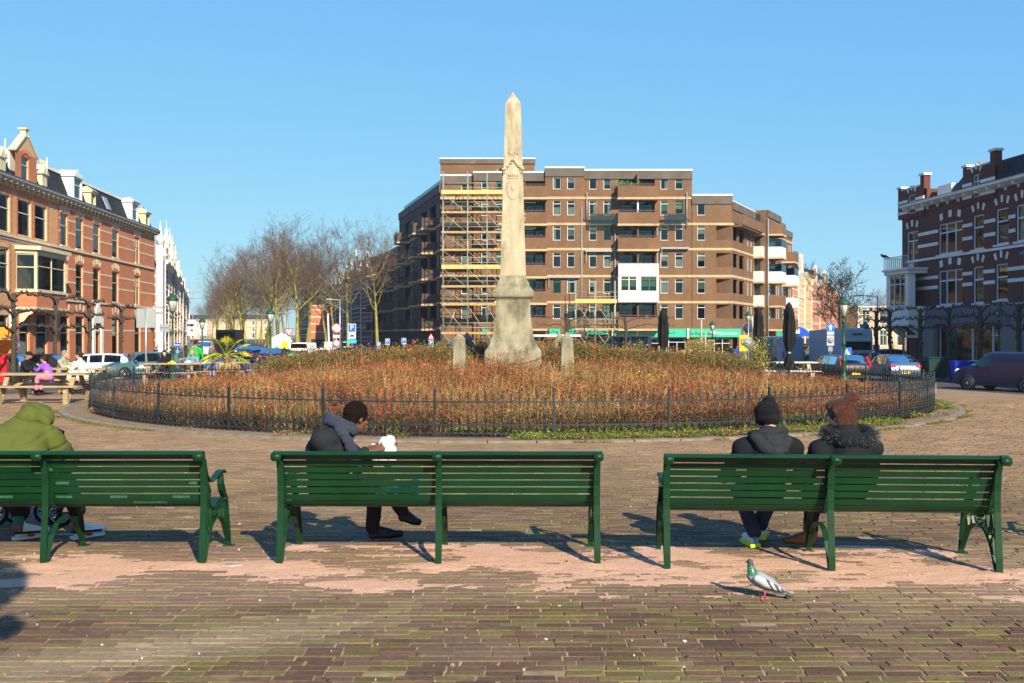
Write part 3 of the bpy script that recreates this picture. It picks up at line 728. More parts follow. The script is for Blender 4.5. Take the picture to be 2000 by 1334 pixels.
def lattice():
    mb = MB(); c = (.345, .335); r = .062
    def ell(t, k=1): return (0, c[0] + r * k * cos(t), c[1] + .055 * k * sin(t))
    mb.strip([(c[0] + .07 * cos(t), .352 + .052 * sin(t)) for t in [2 * pi * i / 16 for i in range(17)]], -.012, .012, .008, 0)
    mb.strip([(c[0] + .035 * cos(t) * (1 - i / 22), .352 + .03 * sin(t) * (1 - i / 22)) for i, t in enumerate([2 * pi * i / 10 for i in range(13)])], -.010, .010, .007, 0)
    for y0, z0, y1, z1 in ((.07, .13, .13, .44), (.11, .44, .16, .24), (.15, .23, .20, .41), (.19, .41, .235, .285), (.08, .28, .13, .17), (.46, .285, .50, .41), (.50, .27, .455, .415), (.54, .24, .585, .39), (.60, .20, .55, .41), (.05, .24, .10, .42)):
        mb.strip([(y0, z0), ((y0 + y1) / 2 + .006, (z0 + z1) / 2), (y1, z1)], -.010, .010, .009, 0)
    for y0, z0 in ((.13, .30), (.20, .33), (.50, .34), (.58, .30)): mb.ball((0, y0, z0), .013, 6)
    return mb
def armrest():
    mb = MB(); mb.strip([(.0, .80), (.02, .74), (.06, .67), (.12, .625), (.19, .605), (.27, .612), (.36, .635), (.44, .655), (.50, .655), (.545, .64), (.57, .625)], -.026, .026, .008, 0)
    mb.strip([(.06, .665), (.10, .60), (.14, .56), (.165, .52), (.15, .485), (.12, .49), (.115, .515), (.13, .53)], -.018, .018, .007, 0)
    mb.strip([(.50, .648), (.465, .60), (.455, .55), (.475, .50), (.53, .45), (.60, .40)], -.02, .02, .009, 0)
    mb.strip([(.505, .64), (.53, .55), (.60, .45), (.655, .40), (.685, .30), (.70, .14)], -.014, .014, .007, 0); return mb
BM = {k: f().mesh(k, M_green) for k, f in (('rear_leg', leg_rear), ('seat_rib', seat_rib), ('front_leg', leg_front), ('leg_arch', arch), ('lattice_panel', lattice), ('armrest', armrest))}
mb = MB(); mb.box((-BL / 2 + .02, .575, .352), (BL / 2 - .02, .60, .385)); rail_me = mb.mesh('cross_rail', M_green)
def bench(label, loc, rz):
    t = thing('green_bench', label, 'bench', loc, rz, 'green steel benches facing the obelisk')
    for i, me in enumerate(slat_me): inst('slat', me, t, (0, 0, R.gauss(0, .0006)))
    for x in (-BL / 2 + .02, 0, BL / 2 - .02):
        mid = abs(x) < .1; xx = x + (0 if mid else (.03 if x > 0 else -.03))
        for k in ('rear_leg', 'front_leg', 'leg_arch', 'seat_rib'): inst(k, BM[k], t, (xx, -.012 if k == 'rear_leg' else 0, 0))
        if not mid:
            inst('armrest', BM['armrest'], t, (xx, 0, 0)); inst('lattice_panel', BM['lattice_panel'], t, (xx, 0, 0))
    inst('cross_rail', rail_me, t)
    return t
b1 = bench('green slatted bench at the left edge carrying the person in the olive puffer coat', (-3.55, 7.77, 0), radians(0.3))
b2 = bench('green slatted middle bench with a man in a dark coat and scarf', (-.557, 7.76, 0), radians(-.3))
b3 = bench('green slatted bench on the right with two people in black', (2.352, 7.54, 0), radians(-3.0))
# scuffed patches of paint on the left bench
for (x, sl, w) in ((-.0, 3, .09), (.10, 5, .10), (.52, 7, .13), (.75, 8, .26), (1.10, 5, .06), (-.42, 7, .25), (1.0, 7, .13), (.1, 7, .12)):
    mb = MB(); a, w0 = slats[sl + 1]; 
    mb.strip([(along(BP, a + w0 * t)[0].x - .0045, along(BP, a + w0 * t)[0].y) for t in (.25, .5, .7)], x - w / 2, x + w / 2, .002, 0); mb.build('paint_scuff', scuffs, b1)
b4 = bench('unseen green slatted bench added out of frame to cast a shadow at right', (5.75, 7.35, 0), radians(-38))  # unseen bench, added for the shadow its back throws into frame
# ------------------------------------------------------------ people
def skin_mat(n, c): return mat(n, c, rough=.5, spec=.35, var=.12, scale=14)
SK_DARK = skin_mat('dark_skin', (.13, .055, .028)); SK_LIGHT = skin_mat('light_skin', (.52, .29, .20)); SK_MID = skin_mat('tan_skin', (.36, .19, .12))
def cloth(n, c, var=.18, scale=9, bump=.25): return mat(n, c, rough=.88, spec=.2, var=var, scale=scale, bump=bump, bscale=260)
def hand(mb, w, d, n, side=1, curl=.5, s=1.0):
    """palm and five bent fingers; w wrist, d pointing direction, n back-of-hand normal"""
    w = Vector(w); d = Vector(d).normalized(); n = (Vector(n) - d * Vector(n).dot(d)).normalized(); u = d.cross(n) * side
    pc = w + d * .045 * s
    for t in (-.028, -.01, .01, .028): cap(mb, w + d * .01 * s + u * t * .6 * s, w + d * .085 * s + u * t * s, .014 * s, .013 * s, 8)
    for i, (t, L) in enumerate(((-.031, .074), (-.0105, .084), (.0105, .078), (.030, .060))):
        p = w + d * .088 * s + u * t * s; a = 0; r = .0092 * s
        for k in range(3):
            a += curl * (.55 if k == 0 else .8) + i * .05; dd = d * cos(a) - n * sin(a); q = p + dd * L * s * (.45, .32, .23)[k]; cap(mb, p, q, r, r * .92, 7); p = q; r *= .92
    p = w + d * .025 * s - u * .03 * s; q = p + (d * .6 - u * .65 - n * .35).normalized() * .042 * s; e = q + (d * .85 - u * .1 - n * .45).normalized() * .032 * s
    cap(mb, p, q, .014 * s, .011 * s, 7); cap(mb, q, e, .0105 * s, .009 * s, 7)
def head(mb, c, f, up, s=1.0):
    """skull, face, ears, neck stub; c = centre, f = facing, up"""
    c = Vector(c); f = Vector(f).normalized(); up = (Vector(up) - f * Vector(up).dot(f)).normalized(); r = f.cross(up)
    M = Matrix((r, f, up)).transposed()
    def P(x, y, z): return c + M @ Vector((x, y, z)) * s
    mb.ball(P(0, -.008, .025), (.075 * s, .095 * s, .09 * s), 16, rot=M)
    mb.ball(P(0, .028, -.045), (.055 * s, .06 * s, .072 * s), 14, rot=M)
    mb.ball(P(0, .055, -.09), (.028 * s, .028 * s, .024 * s), 10, rot=M)
    cap(mb, P(0, .088, .012), P(0, .108, -.022), .009 * s, .0135 * s, 8)
    mb.ball(P(0, .083, -.058), (.024 * s, .014 * s, .010 * s), 8, rot=M)
    for q in (-1, 1):
        mb.ball(P(q * .074, -.005, -.008), (.010 * s, .018 * s, .030 * s), 8, rot=M); mb.ball(P(q * .034, .066, -.02), (.026 * s, .026 * s, .022 * s), 8, rot=M)
        mb.ball(P(q * .03, .078, .028), (.024 * s, .012 * s, .009 * s), 8, rot=M)
    cap(mb, P(0, -.02, -.06), P(0, -.045, -.15), .052 * s, .056 * s, 12)
    return P, M
def folds(o, amp=.008, s=7, stretch=(1, 1, 2.2), seed=1):
    me = o.data; n = len(me.vertices); co = np.empty(n * 3, np.float32); me.vertices.foreach_get('co', co); co = co.reshape(-1, 3)
    no = np.empty(n * 3, np.float32); me.vertices.foreach_get('normal', no); no = no.reshape(-1, 3)
    a = fbm(co[:, 0] * stretch[0] + co[:, 1] * .7, co[:, 2] * stretch[2] + co[:, 1] * .5, s, seed, 3) - .5
    b = 1 - np.abs(fbm(co[:, 0] + co[:, 1], co[:, 2] * 1.5 - co[:, 0] * .6, s * .6, seed + 7, 2) - .5) * 6
    co = co + no * (a[:, None] * amp * 2 + np.clip(b, 0, 1)[:, None] * amp); me.vertices.foreach_set('co', co.ravel()); me.update()
def shoe(mb, heel, toe, s=1.0, h=.09):
    heel = Vector(heel); toe = Vector(toe)
    for t, r in ((.0, .036), (.25, .036), (.5, .036), (.75, .042), (1, .034)):
        p = heel.lerp(toe, t); mb.ball(p + Vector((0, 0, .012)), (r * s, r * s, .03 * s * (1.5 - t * .5)), 10)
    chain(mb, [heel.lerp(toe, t) + Vector((0, 0, .008)) for t in (0, .3, .65, 1)], [.034 * s, .034 * s, .040 * s, .032 * s], 12)
    cap(mb, heel + Vector((0, 0, .02)), heel.lerp(toe, .1) + Vector((0, 0, h)), .036 * s, .034 * s, 10); cap(mb, heel.lerp(toe, .12) + Vector((0, 0, h - .02)), heel.lerp(toe, .65) + Vector((0, 0, .03)), .034 * s, .028 * s, 10)
def person(label, o, J, skin, coat, trousers, voxel=.008, headface=((0, 1, -.1), (0, 0, 1)), hs=1.0, fat=1.0, group=None, coat_len=0, hands=None, legs=True, shoes=None, coatn='coat', fold=.008, sleeve=.052, hoodstub=False, thigh=.078):
    """J: world joints P(elvis) C(hest) N(eck) H(ead) SL SR EL ER WL WR, HL HR KL KR AL AR (ankles) TL TR (toes)"""
    o = Vector(o); J = {k: Vector(v) - o for k, v in J.items()}
    mb = MB(); P, M = head(mb, J['H'], *headface, s=hs); cap(mb, P(0, -.045, -.15), J['N'], .052 * hs, .055, 12)
    chain(mb, [J['N'], J['C'], J['P']], [.06, .10, .11]); 
    for s_ in 'LR':
        chain(mb, [J['C'].lerp(J['N'], .6), J['S' + s_], J['E' + s_], J['W' + s_]], [.05, .045, .035, .026])
        if hands: w = J['W' + s_]; e = J['E' + s_]; hd = hands.get(s_, ((w - e), (0, 0, 1), .5)); hand(mb, w, hd[0], hd[1], 1 if s_ == 'R' else -1, hd[2], hs)
        if legs: chain(mb, [J['P'], J['K' + s_], J['A' + s_]], [.07, .05, .035])
    b = remesh(mb, 'person', skin, voxel, 2, None, o); tag(b, label, 'person', group)
    mb = MB(); f = fat
    mb.ball(J['P'] + Vector((0, 0, .02)), (.17 * f, .14 * f, .13), 14); mid = J['P'].lerp(J['C'], .5)
    mb.ball(mid, (.165 * f, .135 * f, .17), 14); mb.ball(J['C'], (.17 * f, .13 * f, .16), 14)
    cap(mb, J['C'].lerp(J['N'], .1), J['N'] - Vector((0, 0, .015)), .15 * f, .098 * f, 16)
    for s_ in 'LR': cap(mb, J['S' + s_], J['N'] - Vector((0, 0, .03)), .085 * f, .085 * f, 14)
    chain(mb, [J['SL'], J['N'] - Vector((0, 0, .04)), J['SR']], [.066 * f, .075 * f, .066 * f])
    for s_ in 'LR': chain(mb, [J['S' + s_], J['E' + s_], J['W' + s_].lerp(J['E' + s_], .06)], [(sleeve + .014) * f, sleeve * f, sleeve * .72 * f])
    for s_ in 'LR': cap(mb, J['S' + s_], J['C'].lerp(J['P'], .3), .07 * f, .12 * f, 12)
    if coat_len:
        for s_ in 'LR': cap(mb, J['H' + s_], J['H' + s_].lerp(J['K' + s_], coat_len), .10 * f, .10 * f, 12)
    c = remesh(mb, coatn, coat, max(.012, voxel * 1.3), 3 if voxel > .01 else 12, b, (0, 0, 0)); folds(c, fold, 6, seed=R.randrange(50))
    if legs and trousers:
        mb = MB()
        for s_ in 'LR': chain(mb, [J['P'].lerp(J['H' + s_], .8), J['K' + s_], J['A' + s_]], [thigh * 1.15, thigh * .86, thigh * .74])
        t = remesh(mb, 'trousers', trousers, max(.012, voxel * 1.3), 3, b, (0, 0, 0)); folds(t, .006, 8, seed=3)
        for s_ in 'LR':
            mb = MB(); a = J['A' + s_]; shoe(mb, a + (Vector((0, 0, -.075)) if not shoes else Vector(shoes.get('d', (0, 0, -.075)))), J['T' + s_], hs, .08)
            remesh(mb, 'shoe', shoes['m'] if shoes else M_black, max(.008, voxel), 7, b, (0, 0, 0))
    return b, P, M, J
def eyes(b, P, hs, dark):
    mb = MB(); 
    for q in (-1, 1): mb.ball(P(q * .031, .088, .004), .009 * hs, 6)
    mb.build('eyes', dark, b)

C_blackwool = cloth('black_wool', (.016, .018, .022)); C_darktrs = cloth('dark_trousers', (.012, .011, .014))
# ---- man in the dark coat with the blue-grey scarf
o = (-1.47, 8.12, 0)
J = dict(P=(-1.45, 8.10, .52), C=(-1.45, 8.05, .82), N=(-1.37, 8.07, .975), H=(-1.235, 8.14, 1.085), SL=(-1.44, 8.23, .92), SR=(-1.47, 7.92, .925), EL=(-1.18, 8.36, .70), ER=(-1.33, 7.94, .69), WL=(-1.08, 8.36, .84), WR=(-1.155, 8.14, .825),
         HL=(-1.42, 8.20, .50), HR=(-1.45, 8.06, .50), KL=(-1.02, 8.38, .52), KR=(-1.14, 8.58, .50), AL=(-.93, 8.66, .26), AR=(-1.18, 8.66, .11), TL=(-.80, 8.74, .14), TR=(-.955, 8.72, .045))
shoem = mat('polished_black_leather', (.006, .007, .010), rough=.5, spec=.35, var=.1)
b, P, M, Jb = person('man in a dark coat and blue grey scarf sitting on the middle bench', o, J, SK_DARK, C_blackwool, C_darktrs, voxel=.0065, headface=((.74, .66, -.25), (.10, .05, 1)), fat=1.05,
    hands={'L': ((.3, .0, .15), (-.2, -.6, .8), .75), 'R': ((.9, .25, .25), (.1, -.5, .8), .55)}, shoes={'m': shoem, 'd': (0, 0, -.065)})
mb = MB(); mb.ball(P(0, -.022, .038), (.088, .103, .095), 18, rot=M); mb.ball(P(0, -.055, -.02), (.075, .06, .075), 14, rot=M)
h = remesh(mb, 'hair', mat('short_black_hair', (.014, .009, .007), rough=1, spec=.1, bump=1, bscale=240, var=.3, scale=60), .008, 1, b, (0, 0, 0)); folds(h, .004, 60, seed=9)
mb = MB(); gm = mat('glasses_frame', (.01, .01, .012), rough=.3)
for q in (-1, 1):
    mb.tube([P(q * .036 + .026 * cos(t), .112, .006 + .02 * sin(t)) for t in [2 * pi * i / 12 for i in range(13)]], .0028, 5); mb.tube([P(q * .062, .112, .01), P(q * .078, .05, .012), P(q * .08, -.01, .004)], .0028, 5)
mb.tube([P(-.01, .114, .01), P(.01, .114, .01)], .0028, 5); mb.build('spectacles', gm, b)
eyes(b, P, 1, M_black)
mb = MB(); sc = mat('blue_grey_knit', (.060, .075, .120), rough=.95, var=.15, scale=6, bump=1, bscale=180, stretch=(1, 1, 3))
N_ = Jb['N']
for k, (r, dz) in enumerate(((.090, .03), (.10, .0))):
    pts = [N_ + Vector((.02 + r * cos(t) * 1.0, .0 + r * sin(t) * 1.0, .05 + dz + .045 * cos(t + 2.6))) for t in [2 * pi * i / 14 for i in range(15)]]; chain(mb, pts, [.034 + .006 * sin(i) for i in range(15)], 8)
chain(mb, [N_ + Vector((.03, -.10, .03)), N_ + Vector((.10, -.12, -.06)), N_ + Vector((.15, -.10, -.20)), N_ + Vector((.17, -.06, -.36))], [.04, .042, .042, .04], 8)
s_ = remesh(mb, 'scarf', sc, .009, 1, b, (0, 0, 0)); folds(s_, .006, 22, (2, 1, .4), 4)
mb = MB()
for k in range(14): mb.ball((R.gauss(0, .035), R.gauss(0, .03), R.uniform(-.10, .05)), R.uniform(.03, .05), 8)
cap(mb, (-.04, 0, -.05), (.05, .02, -.12), .06, .05)
bag = remesh(mb, 'paper_bag', mat('white_paper', (.80, .78, .74), rough=.8, var=.06, scale=20), .012, 0, None, (-1.03, 8.26, .84)); folds(bag, .012, 14, seed=2); tag(bag, 'crumpled white paper bag in the hand of the man in the dark coat', 'bag')
mb = MB()
for k in range(12): mb.ball((R.gauss(0, .08), R.gauss(0, .03), R.uniform(0, .12)), R.uniform(.035, .055), 8)
bag = remesh(mb, 'plastic_bag', mat('cyan_plastic', (.02, .36, .50), rough=.35, var=.25, scale=6, dirt=((.6, .65, .6), 6, .6)), .012, 0, None, (-.86, 8.18, .45)); folds(bag, .012, 12, seed=5); tag(bag, 'cyan and white plastic bag lying on the middle bench seat', 'bag')

# ---- person in the olive puffer coat, bent forward
OL = cloth('olive_quilting', (.082, .098, .018), var=.14, scale=3, bump=.12)
J = dict(P=(-4.00, 8.12, .52), C=(-4.04, 8.26, .90), N=(-3.99, 8.42, 1.02), H=(-3.93, 8.50, 1.075), SL=(-4.20, 8.38, .96), SR=(-3.83, 8.42, .96), EL=(-4.32, 8.66, .70), ER=(-3.72, 8.68, .70), WL=(-4.22, 8.88, .66), WR=(-3.84, 8.90, .66),
         HL=(-4.1, 8.15, .5), HR=(-3.9, 8.15, .5), KL=(-4.22, 8.62, .50), KR=(-3.76, 8.64, .50), AL=(-4.20, 8.72, .25), AR=(-3.72, 8.76, .25), TL=(-4.03, 8.86, .05), TR=(-3.56, 8.92, .05))
b, P, M, Jb = person('person in an olive puffer coat bent forward on the left bench', (-4.0, 8.12, 0), J, SK_MID, OL, C_darktrs, voxel=.008, headface=((.1, .9, -.6), (0, .4, 1)), fat=1.36, shoes={'m': M_white, 'd': (0, 0, -.20)}, hands={}, fold=.010, sleeve=.082, thigh=.095)
cb = MB(); _o = Vector((-4.0, 8.12, 0))
chain(cb, [Vector(q) - _o for q in ((-4.10, 8.17, .64), (-4.10, 8.17, .74), (-4.06, 8.25, .84), (-3.98, 8.38, .95))], [.20, .22, .19, .15], 18)
chain(cb, [Vector(q) - _o for q in ((-3.94, 8.17, .64), (-3.93, 8.22, .76), (-3.92, 8.34, .90))], [.20, .19, .15], 18)
chain(cb, [Vector(q) - _o for q in ((-3.84, 8.40, .90), (-3.78, 8.44, .83), (-3.76, 8.60, .68), (-3.84, 8.86, .66))], [.125, .115, .11, .07], 14)
chain(cb, [Vector(q) - _o for q in ((-4.12, 8.36, .88), (-4.24, 8.42, .80), (-4.30, 8.58, .68), (-4.20, 8.86, .66))], [.13, .12, .11, .07], 14)
for c in list(b.children):
    if c.name.startswith('coat'): bpy.data.objects.remove(c)
cc = remesh(cb, 'coat', OL, .012, 10, b, (0, 0, 0)); folds(cc, .007, 6, seed=5)
for c in b.children:
    if c.name.startswith('coat'):      # quilted tubes: pinched seams every 16 cm
        me = c.data; 
        co = np.empty(len(me.vertices) * 3, np.float32); me.vertices.foreach_get('co', co); co = co.reshape(-1, 3); no = np.empty_like(co); me.vertices.foreach_get('normal', no.ravel() if False else (tmp := np.empty(len(me.vertices) * 3, np.float32))); no = tmp.reshape(-1, 3)
        u = (co[:, 2] + co[:, 1] * -.35 + .02 * np.sin(co[:, 0] * 9)) / .15; d = np.abs(u - np.round(u)); q = np.exp(-(d / .09) ** 2) * -.014 + .005
        u2 = np.abs(co[:, 0] - .10); q = q - .006 * np.exp(-(u2 / .012) ** 2) * (co[:, 1] < .2)
        co += no * q[:, None]; me.vertices.foreach_set('co', co.ravel()); me.update()
mb = MB(); 
for dx, dy, dz, r in ((0, .0, .0, .125), (.0, -.04, -.02, .13), (.05, -.03, -.03, .10), (-.05, -.03, -.03, .10), (0, -.10, -.07, .11)): mb.ball(P(dx, dy, dz), (r, r, r * .82), 14)
chain(mb, [P(-.11, -.06, -.1), P(-.05, -.12, -.06), P(.05, -.12, -.06), P(.11, -.06, -.1)], [.045] * 4)
h = remesh(mb, 'hood', OL, .012, 8, b, (0, 0, 0)); folds(h, .012, 6, seed=12)
socks = cloth('teal_socks', (.03, .15, .12)); M_red = mat('red_plastic', (.55, .02, .02), rough=.4, var=.1); M_lgrey = mat('pale_grey_textile', (.42, .44, .5), rough=.8)
for s_ in 'LR':
    a = Jb['A' + s_]; t = Jb['T' + s_]; mb = MB(); cap(mb, a + Vector((0, 0, -.17)), a + Vector((0, -.01, .0)), .042, .050); remesh(mb, 'sock', socks, .012, 1, b, (0, 0, 0))
    hl = a + Vector((0, -.01, -.20)); d = (t - hl); d.z = 0; L = d.length; d /= L; sd2 = Vector((-d.y, d.x, 0)); mb = MB()
    for sg in (-1, 1):
        mb.ball(hl + sd2 * .030 * sg + d * .01 + Vector((0, 0, .055)), (.022, .022, .025), 8); mb.ball(hl + d * .09 + sd2 * .036 * sg + Vector((0, 0, -.012)), (.035, .02, .016), 8)
    mb.ball(hl - d * .035 + Vector((0, 0, .06)), (.015, .015, .03), 8); mb.build('red_panel', M_red, b)
    mb = MB(); mb.beam(hl - d * .035 + Vector((0, 0, .015)), hl + d * (L - .03) + Vector((0, 0, .005)), .079, .02); mb.build('black_band', M_black, b)
    mb = MB(); mb.beam(hl - d * .045 + Vector((0, 0, -.035)), hl + d * (L - .0) + Vector((0, 0, -.032)), .072, .022); mb.build('sole', M_white, b)
# rollator in front of that person
ro = thing('rollator', 'black wheeled walking frame parked in front of the person in olive', 'rollator', (-4.42, 9.35, 0))
wh = MB(); wh.tube([(.108 * cos(t), 0, .108 * sin(t)) for t in [2 * pi * i / 20 for i in range(21)]], .019, 8, 0); wh.tube([(.086 * cos(t), -.012, .086 * sin(t)) for t in [2 * pi * i / 20 for i in range(21)]], .005, 6, 1)
for k in range(6): a = k * pi / 3; wh.beam((0, 0, 0), (.09 * cos(a), 0, .09 * sin(a)), .012, .018, 0, up=(0, 1, 0))
wh.ball((0, 0, 0), (.022, .02, .022), 8)
wme = wh.mesh('wheel', [M_rubber, M_steel])
for x, y in ((.16, .05), (.32, -.06), (-.28, -.05), (-.16, .1)): inst('wheel', wme, ro, (x, y, .128), (0, 0, R.gauss(0, .2)))
mb = MB()
for s in (-.30, .30): mb.tube([(s, -.06, .13), (s, 0, .5), (s, .05, .86), (s, -.1, .90)], .013, 6); mb.tube([(s, 0, .5), (s * .6, .28, .14)], .013, 6)
mb.tube([(-.3, 0, .5), (.3, 0, .5)], .012, 6); mb.tube([(-.30, -.06, .2), (.30, -.06, .2)], .01, 6); mb.box((-.22, -.02, .47), (.22, .22, .50)); mb.build('frame', M_black, ro)

# ---- young person in a black beanie and hoodie
HD = cloth('charcoal_fleece', (.022, .024, .030)); HV = cloth('black_vest', (.008, .009, .012)); JN = cloth('dark_jeans', (.018, .028, .065), var=.3)
neon = mat('neon_yellow_green', (.45, .75, .03), rough=.5); M_swhite = mat('white_textile', (.62, .62, .58), rough=.7); M_sblue = mat('bright_blue', (.02, .20, .62), rough=.5)
J = dict(P=(1.96, 7.93, .52), C=(1.97, 7.90, .80), N=(1.98, 7.93, .96), H=(1.985, 7.965, 1.105), SL=(1.78, 7.93, .86), SR=(2.17, 7.91, .87), EL=(1.66, 8.05, .62), ER=(2.28, 8.02, .62), WL=(1.82, 8.22, .60), WR=(2.12, 8.22, .60),
         HL=(1.88, 7.96, .5), HR=(2.04, 7.96, .5), KL=(1.86, 8.40, .47), KR=(2.12, 8.38, .47), AL=(1.985, 8.40, .13), AR=(2.07, 8.52, .17), TL=(1.96, 8.60, .045), TR=(2.14, 8.70, .06))
b, P, M, Jb = person('youth in a black beanie and hooded jacket sitting on the right bench', (1.96, 7.93, 0), J, SK_LIGHT, HV, JN, voxel=.008, headface=((-.1, .95, -.12), (0, 0, 1)), fat=.96, hands={}, shoes={'m': M_swhite, 'd': (0, 0, -.085)})
mb = MB(); mb.ball(P(0, -.01, .04), (.094, .108, .098), 18, rot=M); mb.ball(P(0, -.012, -.01), (.096, .105, .06), 16, rot=M); mb.ball(P(.012, -.02, .12), (.05, .055, .045), 10, rot=M)
h = remesh(mb, 'beanie', mat('black_rib_knit', (.010, .010, .013), rough=.95, bump=1, bscale=80, stretch=(1, 1, 6)), .009, 2, b, (0, 0, 0)); folds(h, .007, 14, seed=22)
mb = MB(); N_ = Jb['N']
pts = [N_ + Vector((.125 * cos(t), .02 + .095 * sin(t) - .02, .025 - .02 * sin(t) + .012 * cos(t))) for t in [2 * pi * i / 14 for i in range(15)]]; chain(mb, pts, [.036] * 15, 8)
chain(mb, [N_ + Vector((-.12, -.07, 0)), N_ + Vector((-.05, -.12, -.08)), N_ + Vector((.04, -.125, -.12)), N_ + Vector((.12, -.09, -.02))], [.045, .055, .055, .045], 10)
chain(mb, [N_ + Vector((-.02, -.08, -.02)), N_ + Vector((.02, -.10, -.07)), N_ + Vector((.03, -.13, -.13))], [.06, .07, .04], 8); mb.ball(N_ + Vector((0, -.015, .035)), (.082, .075, .06), 12); mb.ball(N_ + Vector((.03, -.08, -.02)), .07, 10)
h = remesh(mb, 'hood', HD, .010, 2, b, (0, 0, 0)); folds(h, .010, 10, seed=23)
for s_, neonly in (('L', False), ('R', True)):
    a = Jb['A' + s_] + Vector((0, 0, -.085)); t = Jb['T' + s_]; d = (t - a); d.z = 0; d.normalize(); mb = MB(); mb.beam(a - d * .04 + Vector((0, 0, -.02)), a + d * .22 + Vector((0, 0, -.025)), .085, .03); mb.build('sole', neon, b)
    mb = MB(); mb.ball(a - d * .034 + Vector((0, 0, .045)), (.02, .012, .03), 8); mb.beam(a - d * .041 + Vector((0, 0, 0)), a - d * .036 + Vector((0, 0, .06)), .018, .008); mb.build('heel_patch', M_sblue if not neonly else neon, b)
# ---- woman with auburn bun and fur trimmed hood
BK = cloth('black_down_coat', (.010, .012, .015), bump=.15)
J = dict(P=(2.56, 7.88, .53), C=(2.57, 7.83, .82), N=(2.56, 7.86, .98), H=(2.525, 7.90, 1.125), SL=(2.36, 7.85, .86), SR=(2.75, 7.83, .88), EL=(2.22, 7.96, .60), ER=(2.80, 7.98, .60), WL=(2.40, 8.15, .6), WR=(2.70, 8.15, .6),
         HL=(2.48, 7.9, .5), HR=(2.64, 7.9, .5), KL=(2.40, 8.30, .48), KR=(2.52, 8.34, .48), AL=(2.46, 8.40, .14), AR=(2.44, 8.42, .16), TL=(2.26, 8.46, .045), TR=(2.52, 8.60, .045))
boot = mat('tan_leather_boots', (.20, .065, .016), rough=.4, spec=.5, var=.25)
b, P, M, Jb = person('woman with auburn bun and fur trimmed black coat on the right bench', (2.56, 7.88, 0), J, SK_LIGHT, BK, C_darktrs, voxel=.008, headface=((-.75, .65, -.1), (-.05, 0, 1)), fat=1.02, hands={}, shoes={'m': boot, 'd': (0, 0, -.085)}, thigh=.066)
eyes(b, P, 1, M_black)
for s_ in 'LR':
    mb = MB(); a = Jb['A' + s_]; cap(mb, a + Vector((0, 0, -.06)), a + Vector((0, -.01, .07)), .045, .05); remesh(mb, 'boot_shaft', boot, .010, 1, b, (0, 0, 0))
mb = MB(); mb.ball(P(0, -.018, .03), (.087, .106, .094), 18, rot=M); mb.ball(P(0, .02, .07), (.07, .075, .05), 14, rot=M); mb.ball(P(0, -.06, -.02), (.076, .055, .075), 14, rot=M)
for q in (-1, 1): mb.ball(P(q * .055, -.02, .04), .052, 10)
bc_ = P(.055, -.085, .125); mb.ball(bc_, .048, 14)
for k in range(10): a = k * .63; mb.ball(bc_ + M @ Vector((.034 * cos(a), .030 * sin(a), .012 * sin(3 * a))), .026, 8)
for k in range(12): a = -1.5 + k * .27; mb.tube([P(.078 * sin(a), -.02 - .085 * cos(a), .08), P(.080 * sin(a), -.02 - .095 * cos(a), .0), P(.072 * sin(a), -.03 - .075 * cos(a), -.11 - .03 * R.random())], [.012, .018, .010], 6)
HR_ = mat('auburn_hair', (.105, .032, .012), rough=.5, spec=.5, var=.7, scale=24, bump=1, bscale=90, stretch=(6, 6, .6))
h = remesh(mb, 'hair', HR_, .008, 1, b, (0, 0, 0)); folds(h, .004, 30, (3, 1, .4), 33)
mb = MB(); N_ = Jb['N']
for k in range(60):      # loose strands round the hair
    a = R.random() * 6.28; p = P(.085 * sin(a), -.03 - .09 * cos(a), R.uniform(-.05, .14)); mb.tube([p, p + Vector((R.gauss(0, .03), R.gauss(0, .03), R.gauss(.01, .03)))], [.0016, .0008], 3)
mb.build('stray_hair', HR_, b)
mb = MB(); ctr = [N_ + Vector((.02 + .155 * cos(t), -.02 + .11 * sin(t), .03 - .035 * sin(t) * -1 - .02)) for t in [2 * pi * i / 16 for i in range(17)]]; chain(mb, ctr, [.048] * 17, 8)
cap(mb, N_ + Vector((-.05, -.12, -.04)), N_ + Vector((.10, -.12, -.04)), .06, .06); mb.ball(N_ + Vector((0, -.03, .03)), (.095, .085, .065), 12); remesh(mb, 'hood', BK, .012, 2, b, (0, 0, 0))
mb = MB(); furm = mat('black_fur', (1, 1, 1), rough=.6, attr=True, var=.2)
for k in range(5200):
    t = R.random() * 2 * pi; c = N_ + Vector((.02 + .165 * cos(t), -.02 + .12 * sin(t), .01 + .035 * sin(t))); n = Vector((R.gauss(0, 1), R.gauss(0, 1), R.gauss(0, .8))).normalized(); p = c + n * .042
    q = p + (n * .7 + Vector((cos(t) * .5, sin(t) * .5, -.3))).normalized() * R.uniform(.025, .055); g = .012 if R.random() < .82 else R.uniform(.08, .28)
    s = n.orthogonal().normalized() * .0013; mb.add([p - s, p + s, q], ((0, 1, 2),), 0, (g, g, g * 1.05))
mb.build('fur_trim', furm, b)

